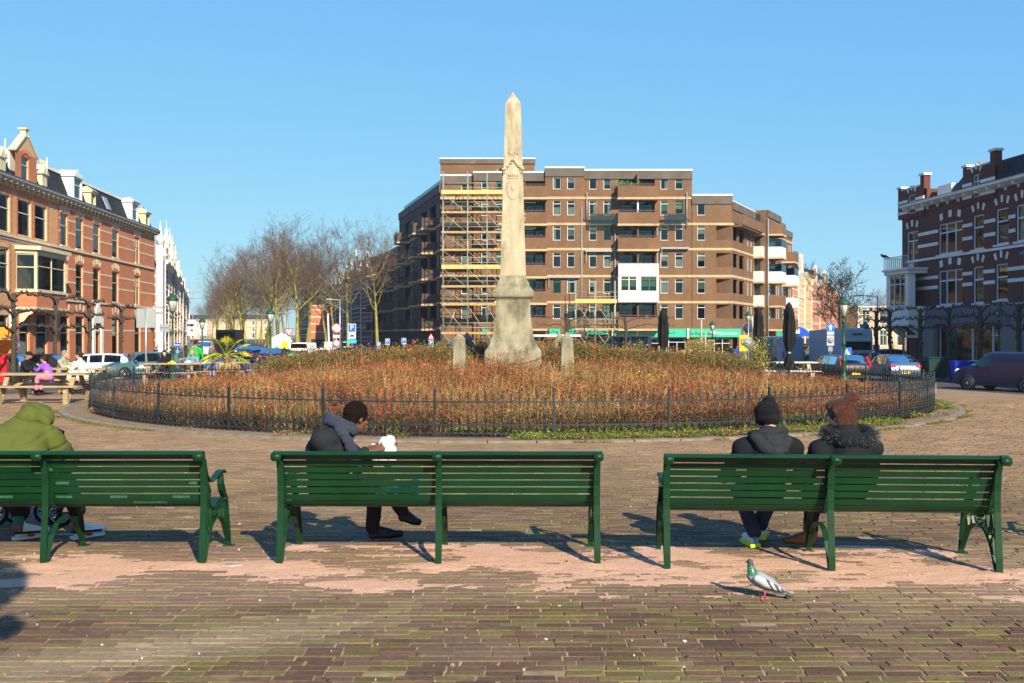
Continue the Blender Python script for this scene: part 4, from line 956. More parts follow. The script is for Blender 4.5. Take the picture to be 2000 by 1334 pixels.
# ---- pigeon
pg = MB(); 
pgm = [mat('pigeon_grey', (.25, .27, .31), rough=.7, var=.15, scale=30), mat('pigeon_dark', (.05, .055, .065), rough=.6), mat('pigeon_neck', (.03, .16, .07), rough=.3, spec=.8, var=.5, scale=40), mat('pigeon_wing', (.42, .42, .42), rough=.75, var=.1, scale=40), mat('pigeon_feet', (.55, .10, .12), rough=.6)]
pl = Vector((1.675, 6.79, 0))
mb = MB(); chain(mb, [(-.075, 0, .145), (-.04, 0, .125), (.02, 0, .10), (.07, 0, .075), (.11, 0, .055)], [.042, .052, .050, .034, .018], 12); chain(mb, [(-.075, 0, .15), (-.088, 0, .19), (-.092, 0, .225)], [.038, .026, .020], 12); mb.ball((-.096, 0, .238), (.021, .018, .019), 10)
chain(mb, [(.10, 0, .06), (.17, 0, .025)], [.020, .014])
pgb = remesh(mb, 'pigeon', pgm[0], .0045, 3, None, pl); tag(pgb, 'grey pigeon with green neck standing on the paving before the right bench', 'pigeon'); pgb.rotation_euler = (0, 0, radians(-14))
pgb.data.materials.append(pgm[1]); pgb.data.materials.append(pgm[2])
for f in pgb.data.polygons:
    c = f.center
    if c.z > .212 or c.x > .135: f.material_index = 1
    elif c.z > .150 and c.x < -.045: f.material_index = 2
for s in (-1, 1):
    mb = MB(); chain(mb, [(-.05, s * .040, .135), (0, s * .047, .112), (.06, s * .034, .085), (.13, s * .012, .052)], [.026, .030, .022, .008], 10); w = remesh(mb, 'wing', [pgm[3], pgm[1]], .005, 2, pgb, (0, 0, 0)); w.data.materials.clear(); [w.data.materials.append(q) for q in (pgm[3], pgm[1])]
    for f in w.data.polygons:
        t = f.center.x + f.center.z * .55
        if .085 < t < .101 or .118 < t < .136 or f.center.x > .105: f.material_index = 1
    mb = MB(); q = s * .022; mb.tube([(.005, q, .07), (.0, q, .03), (-.002, q, .006)], .0045, 6)
    for a in (-.6, 0, .6, pi): mb.tube([(-.002, q, .006), (-.002 - .028 * cos(a), q + .028 * sin(a), .003)], .003, 5)
    mb.build('foot', pgm[4], pgb)
mb = MB(); mb.lathe([(.006, 0), (.001, .020)], 6, (-.112, 0, .236), axis=(-1, 0, -.35)); mb.ball((-.102, -.017, .242), .0035, 6); mb.ball((-.102, .017, .242), .0035, 6); mb.build('beak', pgm[1], pgb)
# flattened can by the left bench
mb = MB(); mb.box((-.05, -.018, 0), (.06, .02, .012)); mb.prism([(-.05, 0), (-.13, .01), (-.05, .02)], 0, .010, 'xy'); o = mb.build('flattened_can', M_steel, None, (-2.1, 7.72, .004), .35); tag(o, 'flattened metal can lying right of the left bench', 'can')
# ------------------------------------------------------------ facade kit (local frame: u = +X along the wall, outside = -Y, z up)
BG = -.85
B_red = brickmat('red_brick', (.56, .135, .050), (.47, .105, .04), (.50, .31, .19), stain=.14)
B_buff = brickmat('buff_brick', (.66, .42, .22), (.60, .36, .18), (.55, .42, .28), stain=.08)
B_brown = brickmat('brown_brick', (.205, .106, .054), (.155, .082, .045), (.175, .12, .075), stain=.24)
B_purple = brickmat('purple_brick', (.15, .044, .034), (.12, .037, .030), (.13, .085, .065), stain=.15)
B_ora = brickmat('orange_buff_brick', (.64, .29, .13), (.58, .25, .11), (.56, .40, .24), stain=.1)
B_brown_shade = brickmat('shaded_brown_brick', (.105, .068, .05), (.085, .056, .044), (.10, .08, .06), stain=.15)  # the block's brown brick darkened, shade of the left wing put into the colour
M_belt = mat('yellow_concrete', (.50, .34, .19), rough=.9, var=.25, scale=1.5, dirt=((.18, .13, .08), 1.2, .60))
M_fascia = mat('weathered_fascia', (.115, .095, .08), rough=.9, var=.25, scale=.8, dirt=((.22, .16, .10), .5, .58))
M_wframe = mat('white_window_frame', (.62, .64, .60), rough=.5, var=.05)
M_gframe = mat('green_window_frame', (.02, .17, .05), rough=.5, var=.1)
M_slate = brickmat('slate_roof', (.040, .042, .048), (.028, .03, .035), (.015, .015, .018), bw=.3, bh=.16, ms=.012, stain=.35)
M_zinc = mat('zinc', (.30, .32, .34), rough=.5, metal=.2, var=.2)
M_curtain = mat('net_curtain', (.50, .50, .44), rough=.95, var=.25, scale=3, stretch=(12, 1, .6))
M_curt2 = mat('green_curtain', (.20, .30, .22), rough=.95, var=.3, scale=3, stretch=(10, 1, .5))
M_blind = mat('pale_blind', (.55, .48, .38), rough=.9, var=.06)
M_teal = mat('teal_panel', (.03, .42, .26), rough=.45, var=.05)
M_yel = mat('yellow_panel', (.78, .68, .01), rough=.5, var=.05)
M_panelw = mat('white_panel', (.62, .62, .60), rough=.45, var=.06, scale=.8)
M_rail = mat('maroon_rail', (.12, .03, .03), rough=.5)
M_rend = mat('white_render', (.74, .70, .62), rough=.85, var=.12, scale=.8)
def wallgeo(mb, w, z0, z1, ops, rev=.2, u0=0, mi=0, y=0):
    us = sorted({u0, w} | {q for o in ops for q in (o[0], o[0] + o[2])}); zs = sorted({z0, z1} | {q for o in ops for q in (o[1], o[1] + o[3])})
    for i in range(len(us) - 1):
        for j in range(len(zs) - 1):
            cu = (us[i] + us[i + 1]) / 2; cz = (zs[j] + zs[j + 1]) / 2
            if any(o[0] < cu < o[0] + o[2] and o[1] < cz < o[1] + o[3] for o in ops): continue
            mb.add([(us[i], y, zs[j]), (us[i + 1], y, zs[j]), (us[i + 1], y, zs[j + 1]), (us[i], y, zs[j + 1])], ((0, 1, 2, 3),), mi)
    for u, z, ww, h in [o[:4] for o in ops]:
        a = (u, y, z); mb.add([(u, y, z), (u + ww, y, z), (u + ww, y, z + h), (u, y, z + h), (u, y + rev, z), (u + ww, y + rev, z), (u + ww, y + rev, z + h), (u, y + rev, z + h)], ((0, 4, 5, 1), (1, 5, 6, 2), (2, 6, 7, 3), (3, 7, 4, 0)), mi)
WM = {}
def wmesh(w, h, style, fm, cur):
    key = (round(w, 3), round(h, 3), style, fm.name, cur)
    if key in WM: return WM[key]
    mb = MB(); t = .09 if fm.name == 'pale_blue_frame' else .06; y0, y1 = .09, .16
    def bx(a, b, c, d, yy=0): mb.box((a, y0 + yy, b), (c, y1 + yy, d))
    bx(0, 0, w, t); bx(0, h - t, w, h); bx(0, t, t, h - t); bx(w - t, t, w, h - t)
    if style == 'top': bx(t, h * .76, w - t, h * .76 + t)
    elif style == 'sash': bx(t, h * .62, w - t, h * .62 + t)
    elif style == 'cross': bx(t, h * .66, w - t, h * .66 + t); bx(w / 2 - t / 2, t, w / 2 + t / 2, h * .66, -.004); bx(w / 2 - t / 2, h * .66 + t, w / 2 + t / 2, h - t, -.004)
    elif style == 'triple':
        bx(t, h * .68, w - t, h * .68 + t)
        for f in (.31, .68): bx(w * f - t / 2, t, w * f + t / 2, h * .68, -.004); bx(w * f - t / 2, h * .68 + t, w * f + t / 2, h - t, -.004)
    elif style == 'door': bx(w / 2 - t / 2, t, w / 2 + t / 2, h * .74); bx(t, h * .74, w - t, h * .74 + t); bx(t, t, w / 2 - t / 2, h * .22, .01)
    elif style == 'grid':
        bx(t, h * .62, w - t, h * .62 + t)
        for f in (.33, .66): bx(w * f - .015, h * .62 + t, w * f + .015, h - t, .01)
        bx(t, h * .8, w - t, h * .8 + .03, .012); bx(w / 2 - t / 2, t, w / 2 + t / 2, h * .62, .004)
    fr = mb.mesh('frame', fm)
    g = MB(); g.add([(t, .135, t), (w - t, .135, t), (w - t, .135, h - t), (t, .135, h - t)], ((0, 1, 2, 3),)); gl = g.mesh('pane', M_glass)
    c = None
    if cur:
        c = MB(); n = 14
        def drape(a, b, z0, z1):
            k = max(4, int(n * (b - a) / w)); c.add([q for i in range(k + 1) for x in [a + (b - a) * i / k] for q in ((x, .22 + .025 * (i % 2), z0), (x, .22 + .02 * (i % 2), z1))], [(2 * i, 2 * i + 2, 2 * i + 3, 2 * i + 1) for i in range(k)], 0, None, True)
        if cur == 'R': drape(w * .55, w - t, t, h - t)
        elif cur == 'L': drape(t, w * .4, t, h - t)
        elif cur == 'B': drape(t, w * .24, t, h - t); drape(w * .76, w - t, t, h - t)
        elif cur == 'F': drape(t, w - t, t, h - t)
        elif cur == 'H': drape(t, w - t, t, h * .55)
        elif cur in 'SG': drape(t, w - t, h * (.45 if cur == 'S' else .3), h - t)
        c = c.mesh('curtain', M_curt2 if cur == 'G' else M_blind if cur == 'S' else M_curtain)
    WM[key] = (fr, gl, c); return WM[key]
def window(parent, u, z, w, h, style='top', fm=None, cur=None, y=0, name='window', rz=0):
    fr, gl, c = wmesh(w, h, style, fm or M_wframe, cur)
    f = inst(name, fr, parent, (u, y, z), (0, 0, rz)); inst('pane', gl, f)
    if c: inst('curtain', c, f)
    return f
def shell(root, w, d, z0, z1, m, top=M_zinc, y0=.55):
    """side walls, back, roof and the dark room behind the glass"""
    mb = MB()
    mb.add([(0, 0, z0), (0, d, z0), (0, d, z1), (0, 0, z1)], ((3, 2, 1, 0)[::-1],)); mb.add([(w, 0, z0), (w, d, z0), (w, d, z1), (w, 0, z1)], ((0, 1, 2, 3),)); mb.add([(0, d, z0), (w, d, z0), (w, d, z1), (0, d, z1)], ((3, 2, 1, 0),))
    mb.build('side_wall', m, root)
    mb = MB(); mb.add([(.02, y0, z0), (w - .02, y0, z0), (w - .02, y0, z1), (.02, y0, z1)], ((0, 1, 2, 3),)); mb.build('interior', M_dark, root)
    if top: mb = MB(); mb.add([(0, 0, z1), (w, 0, z1), (w, d, z1), (0, d, z1)], ((0, 1, 2, 3),)); mb.build('roof', top, root)
def arch_stones(root, u, w, z, m, n=7, rise=.28, out=.03, L=.3, tym=None):
    """segmental arch of separate wedge stones over an opening u..u+w whose head is at z"""
    mb = MB(); cx = u + w / 2; rad = ((w / 2) ** 2 + rise ** 2) / (2 * rise); zc = z + rise - rad; a0 = math.asin(w / 2 / rad)
    if tym: 
        t = MB(); pl = [(cx + rad * sin(a), zc + rad * cos(a)) for a in [a0 - 2 * a0 * i / 10 for i in range(11)]]; t.prism(pl, -.012, .02, 'xz'); t.build('arch_panel', tym, root)
    for i in range(n):
        if i % 2 and n > 3: pass
        a = -a0 + 2 * a0 * (i + .5) / n; da = a0 / n * (.55 if n > 3 else .35); 
        pl = [(cx + r * sin(b), zc + r * cos(b)) for r, b in ((rad, a - da), (rad + L, a - da * .95), (rad + L, a + da * .95), (rad, a + da))]
        mb.prism(pl, -out, .02, 'xz')
    return mb.build('arch_stones', m, root)
def belt(root, u0, u1, z, h, m, out=.05, name='stone_band', y=0):
    mb = MB(); mb.box((u0, y - out, z), (u1, y + .02, z + h)); return mb.build(name, m, root)
def dirframe(p0, p1):
    """origin, angle, length so that local +X runs p0 -> p1"""
    d = Vector(p1) - Vector(p0); return (p0[0], p0[1], 0), atan2(d.y, d.x), d.length

# ============================================================ left red brick terrace
# wall line X = -25.15 - .09 Y, facing +X (u runs away from the camera)
def LW(y): return (-27.73 - .0727 * y, y)
def cornice(root, w, z, m=M_zinc, deep=.55, brk=M_cream, step=.9, off=.45):
    mb = MB(); pts = [(-deep, z + .22), (-deep, z + .36), (-deep - .05, z + .40), (-.02, z + .46), (-.02, z), (-.12, z + .02), (-deep + .12, z + .16)]
    mb.prism([(a, b) for a, b in pts], 0, w, 'yz'); mb.build('cornice', m, root)
    b = MB(); b.box((-.04, -deep + .1, -.02), (.08, -.02, .16)); b.box((-.05, -.12, -.2), (.09, -.0, -.02)); me = b.mesh('bracket', brk); x = off
    while x < w: inst('bracket', me, root, (x, 0, z + .0)); x += step
def quoin(root, u, z0, z1, m, w=.28):
    mb = MB(); z = z0; i = 0
    while z < z1: mb.box((u, -.02, z), (u + (w if i % 2 else w * .6), .02, z + .2)); z += .22; i += 1
    mb.build('quoin_stones', m, root)
# --- house A (left, buff and red)
y0, y1 = 40, 75
loc, rz, L_ = dirframe(LW(y0), LW(y1)); fu = lambda y: (y - y0) * L_ / (y1 - y0)
def pxu(px, y0=y0): k = (px - 1000) / 2000; Y = -27.73 / (k + .0727); return Y
ra = thing('corner_house', 'buff and red brick house with bay window and stepped dormer gable at the left edge', 'house', loc, rz)
ops = []; wins = []
def add(px0, px1, z0, z1, style='sash', cur=None, arch=None, base=None):
    a = fu(pxu(px0)); b = fu(pxu(px1)); ops.append((a, z0, b - a, z1 - z0)); wins.append((a, z0, b - a, z1 - z0, style, cur, arch))
for px0, px1, c in ((-66, -40, 'R'), (-6, 20, 'F'), (35, 61, 'R'), (68, 92, 'B')): add(px0, px1, 8.35, 10.75, 'sash', c, 'flat')
for px0, px1, c in ((-62, -30, None), (-6, 18, 'F')): add(px0, px1, 4.5, 7.35, 'sash', c, 'seg')
for px0, px1, c in ((38, 58, 'H'), (70, 93, 'H')): add(px0, px1, -.35, 3.2, 'sash', c)
add(-4, 17, -.7, 3.0, 'door', None, 'seg')
mb = MB(); wallgeo(mb, L_, 3.5, 11.6, [o for o in ops if o[1] > 3.5]); mb.build('wall', B_ora, ra); mb = MB(); wallgeo(mb, L_, BG, 3.5, [o for o in ops if o[1] < 3.5]); mb.build('ground_floor_wall', B_red, ra); shell(ra, L_, 9, BG, 11.6, B_buff)
for a, z, w, h, st, c, ar in wins:
    window(ra, a, z, w, h, st, M_cream if h > 3 else None, c)
    for s in (a - .30, a + w + .02): quoin(ra, s, z - .1, z + h + .1, B_red, .26)
    if ar == 'seg': arch_stones(ra, a, w, z + h, B_red, 9, .35, tym=B_buff)
    if ar == 'flat': arch_stones(ra, a - .15, w + .3, z + h + .05, B_red, 5, .12, L=.42)
belt(ra, 0, L_, 8.05, .16, M_cream, .12); belt(ra, 0, L_, 11.15, .10, B_red, .05); belt(ra, 0, L_, 7.85, .1, M_zinc, .06)
belt(ra, 0, L_, 3.5, .12, B_red, .04); quoin(ra, L_ - .35, BG, 11.2, B_red, .35)
cornice(ra, L_, 11.55)
# bay window (px 28..108, first floor)
a, b = fu(pxu(31)), fu(pxu(99)); bd = 1.15
bay = MB(); bay.prism([(a, 0), (a + .5, -bd), (b - .2, -bd), (b, 0)][::-1], 3.55, 4.55, 'xy'); bay.build('bay_base', B_red, ra)
bay = MB(); bay.prism([(a - .12, 0), (a + .42, -bd - .12), (b - .1, -bd - .12), (b + .12, 0)][::-1], 3.40, 3.55, 'xy'); bay.prism([(a - .12, 0), (a + .42, -bd - .1), (b - .1, -bd - .1), (b + .12, 0)][::-1], 4.55, 4.68, 'xy'); bay.build('bay_sill', M_cream, ra)
bay = MB(); bay.prism([(a - .25, 0), (a + .35, -bd - .3), (b, -bd - .3), (b + .25, 0)][::-1], 7.35, 7.6, 'xy'); bay.prism([(a, 0), (a + .5, -bd), (b - .2, -bd), (b, 0)][::-1], 7.1, 7.35, 'xy'); bay.build('bay_cornice', M_cream, ra)
for u in (a + .5, b - .36): bb = MB(); bb.box((u - .02, -bd, 4.68), (u + .16, -bd + .16, 7.1)); bb.build('bay_post', M_cream, ra)
window(ra, a + .66, 4.70, (b - a) - 1.1, 2.38, 'cross', M_cream, 'B', y=-bd - .08)
f = window(ra, a + .03, 4.70, hypot(.5, bd) - .1, 2.38, 'sash', M_cream, None, y=-.02); f.rotation_euler = (0, 0, -atan2(bd, .5)); f.location = (a, -.0, 4.70)
bb = MB(); bb.box((a + .62, -bd + .4, 4.7), (b - .22, -bd + .42, 7.1)); bb.build('bay_interior', M_dark, ra)
for u in (a + .45, b - .3): bb = MB(); bb.prism([(-bd + .05, 3.4), (-.02, 3.4), (-.02, 2.5), (-.35, 2.65), (-.6, 3.0), (-.9, 3.15)], u, u + .12, 'yz'); bb.build('bay_bracket', M_cream, ra)
# mansard with tall gable dormer
mb = MB(); mb.prism([(0.0, 11.95), (.9, 13.75), (5, 14.2), (9, 13.6), (9, 11.95)], 0, L_ - .3, 'yz'); mb.build('mansard', M_slate, ra)
ga, gb = fu(pxu(28)), fu(pxu(70)); 
mb = MB(); wallgeo(mb, gb, 11.9, 13.9, [(ga + (gb - ga) * .28, 12.1, (gb - ga) * .36, 1.55)], .2, ga, 0, -.05); mb.build('gable_wall', B_red, ra)
mb = MB(); gm_ = (ga + gb) / 2; mb.prism([(ga, 13.9), (gb, 13.9), (gm_ + .22, 15.05), (gm_ - .22, 15.05)], -.05, .3, 'xz'); mb.build('gable_top', B_buff, ra)
mb = MB(); mb.beam((ga - .12, .1, 13.85), (gm_ - .2, .1, 15.1), .5, .12); mb.beam((gb + .12, .1, 13.85), (gm_ + .2, .1, 15.1), .5, .12); mb.lathe([(.2, 15.05), (.16, 15.4), (.3, 15.52), (.3, 15.6)], 8, (gm_, .1, 0), sq=True); mb.build('gable_coping', M_cream, ra)
mb = MB(); mb.box((ga, .3, 11.9), (gb, 3, 13.9)); mb.build('dormer_body', M_rend, ra)
window(ra, ga + (gb - ga) * .28, 12.1, (gb - ga) * .36, 1.55, 'sash', M_cream, 'R', y=-.05); arch_stones(ra, ga + (gb - ga) * .28, (gb - ga) * .36, 13.65, B_red, 9, .25, out=.1)
for px, s in ((4, 1), (86, 1)):
    u = fu(pxu(px)); mb = MB(); mb.box((u - .45, -.05, 12.2), (u + .45, 1.4, 13.0)); mb.prism([(u - .6, 13.0), (u + .6, 13.0), (u, 13.7)], -.15, 1.4, 'xz'); mb.build('small_dormer', M_cream, ra); mb = MB(); mb.tube([(u, -.2, 13.0), (u, -.2, 14.2)], .04, 6); mb.build('dormer_finial', M_white, ra)
# --- house B (red brick, plain)
y0, y1 = 75, 100
loc, rz, L_ = dirframe(LW(y0), LW(y1))
rb = thing('red_brick_house', 'long red brick house with pale bands and white dormers, left side', 'house', loc, rz)
ops = []; wins = []
for px0, px1, c in ((118, 133, None), (148, 163, None), (182, 196, 'R'), (219, 232, 'F'), (263, 273, 'F')):
    st = 'grid' if px0 > 250 else 'sash'
    add(px0, px1, 8.35, 10.7, st, c, 'flat'); add(px0, px1, 4.5, 7.15, st, c or 'H', 'seg')
for px0, px1, c in ((118, 136, None), (148, 165, 'R'), (219, 232, None), (263, 275, 'F')): add(px0, px1, -.3, 3.15, 'sash', c, 'fan')
mb = MB(); wallgeo(mb, L_, BG, 11.6, ops + [(fu(pxu(184)), -.75, fu(pxu(196)) - fu(pxu(184)), 3.4)]); mb.build('wall', B_red, rb); shell(rb, L_, 9, BG, 11.6, B_red)
for a, z, w, h, st, c, ar in wins:
    window(rb, a, z, w, h, st, M_cream, c)
    if ar == 'seg': arch_stones(rb, a - .05, w + .1, z + h, M_cream, 5, .3, L=.42, tym=B_red)
    elif ar == 'flat': arch_stones(rb, a - .2, w + .4, z + h + .02, M_cream, 5, .14, L=.45)
    else: arch_stones(rb, a, w, z + h + .15, M_cream, 3, .35, L=.5)
    belt(rb, a - .1, a + w + .1, z - .12, .12, M_cream, .1, 'window_sill')
def bands(root, L_, zs, ops, m=M_cream, h=.14, out=.02):
    for z in zs:
        cut = sorted([(o[0] - .03, o[0] + o[2] + .03) for o in ops if o[1] < z + h and o[1] + o[3] > z]); x = 0
        for a, b in cut + [(L_, L_)]:
            if a > x: mb = MB(); mb.box((x, -out, z), (a, .02, z + h)); mb.build('stone_band', m, root)
            x = max(x, b)
bands(rb, L_, (9.3, 10.25, 5.6, 6.6, 2.0), ops); belt(rb, 0, L_, 8.05, .16, M_cream, .12); belt(rb, 0, L_, 4.22, .14, M_cream, .1); belt(rb, 0, L_, 11.15, .10, B_buff, .05); belt(rb, 0, L_, BG, .5, M_cream, .04, 'plinth')
cornice(rb, L_, 11.55)
# stepped white doorway
a, b = fu(pxu(181)), fu(pxu(206)); mb = MB(); cxx = fu(pxu(190)); dw = (fu(pxu(196)) - fu(pxu(184)))
for k, (hwid, zt) in enumerate(((1.25, 3.1), (.95, 3.5), (.65, 3.9), (.35, 4.25))): mb.box((cxx - hwid, -.12 - .004 * k, 2.65 if k == 0 else zt - .4), (cxx + hwid, .0, zt))
mb.box((cxx - 1.25, -.12, BG), (cxx - dw / 2 + .02, 0, 2.65)); mb.box((cxx + dw / 2 - .02, -.12, BG), (cxx + 1.25, 0, 2.65)); mb.build('door_surround', M_rend, rb)
mb = MB(); mb.box((cxx - dw / 2, .25, -.75), (cxx + dw / 2, .3, 2.6)); mb.build('front_door', M_dark, rb)
# balcony at far end, mansard and dormers
mb = MB(); mb.box((L_ - 3.6, -1.0, 3.7), (L_ - .2, 0, 3.9)); mb.box((L_ - 3.6, -1.0, 4.35), (L_ - .2, -.92, 4.43))
for k in range(14): mb.box((L_ - 3.6 + k * .25, -.98, 3.9), (L_ - 3.54 + k * .25, -.94, 4.35))
mb.build('balcony', M_rend, rb)
mb = MB(); mb.prism([(0.25, 11.95), (1.0, 14.0), (5, 14.6), (9, 14), (9, 11.95)], 0, L_ - .4, 'yz'); mb.build('mansard', M_slate, rb)
mb = MB(); mb.box((0, .85, 13.9), (L_ - .5, 1.1, 14.12)); mb.build('roof_edge', M_white, rb)
def dormer(root, u, w, h, z=12.05, pointed=True, m=M_white, y=-.02):
    mb = MB(); mb.box((u - w / 2, y, z), (u - w / 2 + .16, 1.6, z + h)); mb.box((u + w / 2 - .16, y, z), (u + w / 2, 1.6, z + h)); mb.box((u - w / 2 + .16, y, z), (u + w / 2 - .16, y + .2, z + .14)); mb.box((u - w / 2 - .12, y - .12, z + h), (u + w / 2 + .12, 1.6, z + h + .14))
    if pointed: mb.prism([(u - w / 2, z + h + .14), (u + w / 2, z + h + .14), (u, z + h + .62)], y - .02, 1.4, 'xz')
    else: mb.add([(u - w / 2 - .15, y - .2, z + h + .14), (u + w / 2 + .15, y - .2, z + h + .14), (u + w / 2 + .15, 1.8, z + h + .14), (u - w / 2 - .15, 1.8, z + h + .14), (u, .5, z + h + .6)], ((0, 1, 4), (1, 2, 4), (2, 3, 4), (3, 0, 4)))
    mb.box((u - w / 2 + .16, .6, z + .1), (u + w / 2 - .16, .7, z + h))
    d = mb.build('dormer', m, root); window(d, u - w / 2 + .17, z + .15, w - .34, h - .16, 'sash', m, None, y=y - .02)
dormer(rb, fu(pxu(152)), 1.9, 1.75); dormer(rb, fu(pxu(182)), 1.2, 1.05, pointed=False, m=M_cream); dormer(rb, fu(pxu(264)), 2.0, 1.7, pointed=False); dormer(rb, fu(pxu(288)), 1.4, 1.2, pointed=False, m=M_cream)
mb = MB(); u = fu(pxu(218)); mb.beam((u, .2, 12.35), (u, .62, 13.4), 1.0, .1, up=(0, -1, .4)); mb.build('roof_window', M_zinc, rb)
for px in (8, 90, 260): pass
mb = MB(); u = fu(pxu(166)); mb.box((u, 3, 14.2), (u + 1.6, 4, 15.1)); [mb.lathe([(.12, 15.1), (.1, 15.5)], 8, (u + .3 + .45 * k, 3.5, 0)) for k in range(3)]; mb.build('chimney', B_buff, rb)
# rounded far corner of that terrace
mb = MB(); mb.lathe([(2.6, BG), (2.6, 11.6)], 20, (L_ - .0, 2.6, 0)); mb.lathe([(3.1, 11.62), (3.2, 11.95), (2.4, 12.1)], 20, (L_, 2.6, 0)); mb.lathe([(2.4, 12.1), (1.6, 14.2), (.2, 14.4)], 20, (L_, 2.6, 0), 1)
mb.build('rounded_corner', [B_red, M_slate], rb)

# ============================================================ tall gabled terrace down the left street (white stone trim, pinnacles)
def rowhouse(label, p0, p1, zt, brick, trim, nwin, storeys, d=9, seed=1, pinn=True, group=None, shade=False, gable=True, shop=None):
    rr = random.Random(seed); loc, rz, L = dirframe(p0, p1); t = thing('terraced_house', label, 'house', loc, rz, group)
    ops = []; fh = (zt - BG) / storeys; uw = L / nwin
    for s in range(storeys):
        for k in range(nwin):
            w = min(1.15, uw * .55); ops.append((uw * (k + .5) - w / 2, BG + fh * s + .8, w, fh * (.62 if s else .70)))
    mb = MB(); wallgeo(mb, L, BG, zt, ops); mb.build('wall', brick, t); shell(t, L, d, BG, zt, brick)
    for i, o in enumerate(ops):
        if shop and i < nwin: continue
        window(t, *o, rr.choice(('cross', 'sash')), trim, rr.choice((None, 'F', 'B', 'H')))
        belt(t, o[0] - .12, o[0] + o[2] + .12, o[1] + o[3], .16, trim, .06, 'lintel'); belt(t, o[0] - .1, o[0] + o[2] + .1, o[1] - .12, .12, trim, .09, 'window_sill')
    bands(t, L, [BG + fh * s + q for s in range(storeys) for q in (fh * .42, fh * .62)], ops, trim, .16)
    cornice(t, L, zt - .3, trim, .45, trim, 1.0)
    for s in range(1, storeys): belt(t, 0, L, BG + fh * s + .25, .18, trim, .1)
    for x in (0, L - .25): mb = MB(); mb.box((x, -.12, BG), (x + .25, .0, zt)); mb.build('pilaster', trim, t)
    if gable:
        g0 = L * .5; mb = MB(); hgt = 2.4 + rr.random(); wv = min(L * .36, 2.2)
        mb.prism([(g0 - wv, zt + .1), (g0 + wv, zt + .1), (g0 + wv * .8, zt + hgt * .5), (g0 + .25, zt + hgt), (g0 - .25, zt + hgt), (g0 - wv * .8, zt + hgt * .5)], -.1, .25, 'xz'); mb.build('gable', brick, t)
        window(t, g0 - .5, zt + .35, 1.0, 1.1, 'sash', trim, None, y=-.25)
        mb = MB(); mb.beam((g0 - wv, .05, zt + .15), (g0 - .2, .05, zt + hgt + .05), .5, .18); mb.beam((g0 + wv, .05, zt + .15), (g0 + .2, .05, zt + hgt + .05), .5, .18); mb.build('gable_coping', trim, t)
        mb = MB(); mb.prism([(.3, zt), (1.3, zt + 2.2), (5, zt + 2.6), (d, zt)], 0, L, 'yz'); mb.build('mansard', M_slate, t)
    if pinn:
        me = MB(); me.lathe([(.22, 0), (.22, .5), (.34, .55), (.34, .7), (.16, .75), (.16, 1.3), (.26, 1.45), (.30, 1.6), (.20, 1.8), (.07, 1.95), (.05, 2.6), (.01, 3.1)], 8); me = me.mesh('pinnacle', trim)
        for x in (.2, L - .2, L * .5): inst('pinnacle', me, t, (x, 0, zt + (2.4 if x == L * .5 else .1)), sc=.8 if x == L * .5 else 1)
    if shop:
        mb = MB(); mb.box((.3, -.35, BG + 2.7), (L - .3, -.02, BG + 3.5)); mb.build('shop_fascia', shop, t)
        mb = MB(); mb.box((.4, -.03, BG + .4), (L - .4, -.012, BG + 2.6)); mb.build('shop_window', M_glass, t)
    return t
def LS(y): return (-36.1 - .30 * (y - 106.4), y)
mats = [(B_purple, M_white), (B_red, M_white), (B_purple, M_cream), (B_red, M_rend), (B_buff, M_white), (B_red, M_cream), (B_purple, M_white), (B_red, M_white)]
names = ['tall dark brick house with white quoins and a slender spire, first past the red terrace', 'white trimmed house with pinnacles, second past the red terrace', 'dark brick house with cream gable, third past the red terrace', 'red brick house with pale render trim, fourth past the red terrace', 'buff brick house with white trim, fifth past the red terrace', 'red brick house with cream trim, sixth past the red terrace', 'dark brick house far down the left street, seventh past the red terrace', 'last red brick house visible far down the left street']
yy = 106.6
for i, (bm, tm) in enumerate(mats):
    w = 10 if i < 3 else 16 if i < 6 else 40
    rowhouse(names[i], LS(yy), LS(yy + w), (9.3, 9.6, 9.8, 9.6, 10.6, 10, 10, 10)[i], bm, tm, 3 if i < 3 else 4, 4, seed=i, pinn=i < 4, group='gabled houses down the left street'); yy += w + .3
rowhouse('pale row of houses closing the far end of the left street', (-178, 540), (-128, 545), 9.5, B_buff, M_white, 8, 3, seed=60, pinn=False); rowhouse('low sunlit house glimpsed between the lime trunks right of the camper', (56, 166), (70, 166), 6.2, B_buff, M_white, 5, 2, seed=61, pinn=False, gable=False); rowhouse('pale row of houses closing the far end of the right street', (215, 640), (300, 640), 12, B_buff, M_white, 10, 3, seed=62, pinn=False)
# end wall of the first one facing us: windows and bands
mb = MB()
e = thing('end_wall', None, None)
bpy.data.objects.remove(e)
loc, rz, L_ = dirframe((-43.4, 106), (-36.1, 106))
rc = thing('white_quoined_house', 'dark brick end house with bold white quoins and bands beyond the red terrace', 'house', loc, rz)
ops = [(4.3, z, .9, 1.9) for z in (.1, 3.5, 6.8)] + [(1.5, z, .9, 1.9) for z in (3.5, 6.8)]
mb = MB(); wallgeo(mb, L_, BG, 9.4, ops); mb.build('wall', B_red, rc)
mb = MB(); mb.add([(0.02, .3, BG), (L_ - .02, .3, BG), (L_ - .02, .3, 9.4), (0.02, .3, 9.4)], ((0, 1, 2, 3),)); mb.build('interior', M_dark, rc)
for o in ops: window(rc, *o, 'sash', M_white, None)
bands(rc, L_, [BG + .95 * k for k in range(1, 11)], ops, M_white, .18, .03)
mb = MB(); mb.box((L_ - .75, -.06, BG), (L_, .0, 11.0)); mb.build('quoin_column', M_white, rc)
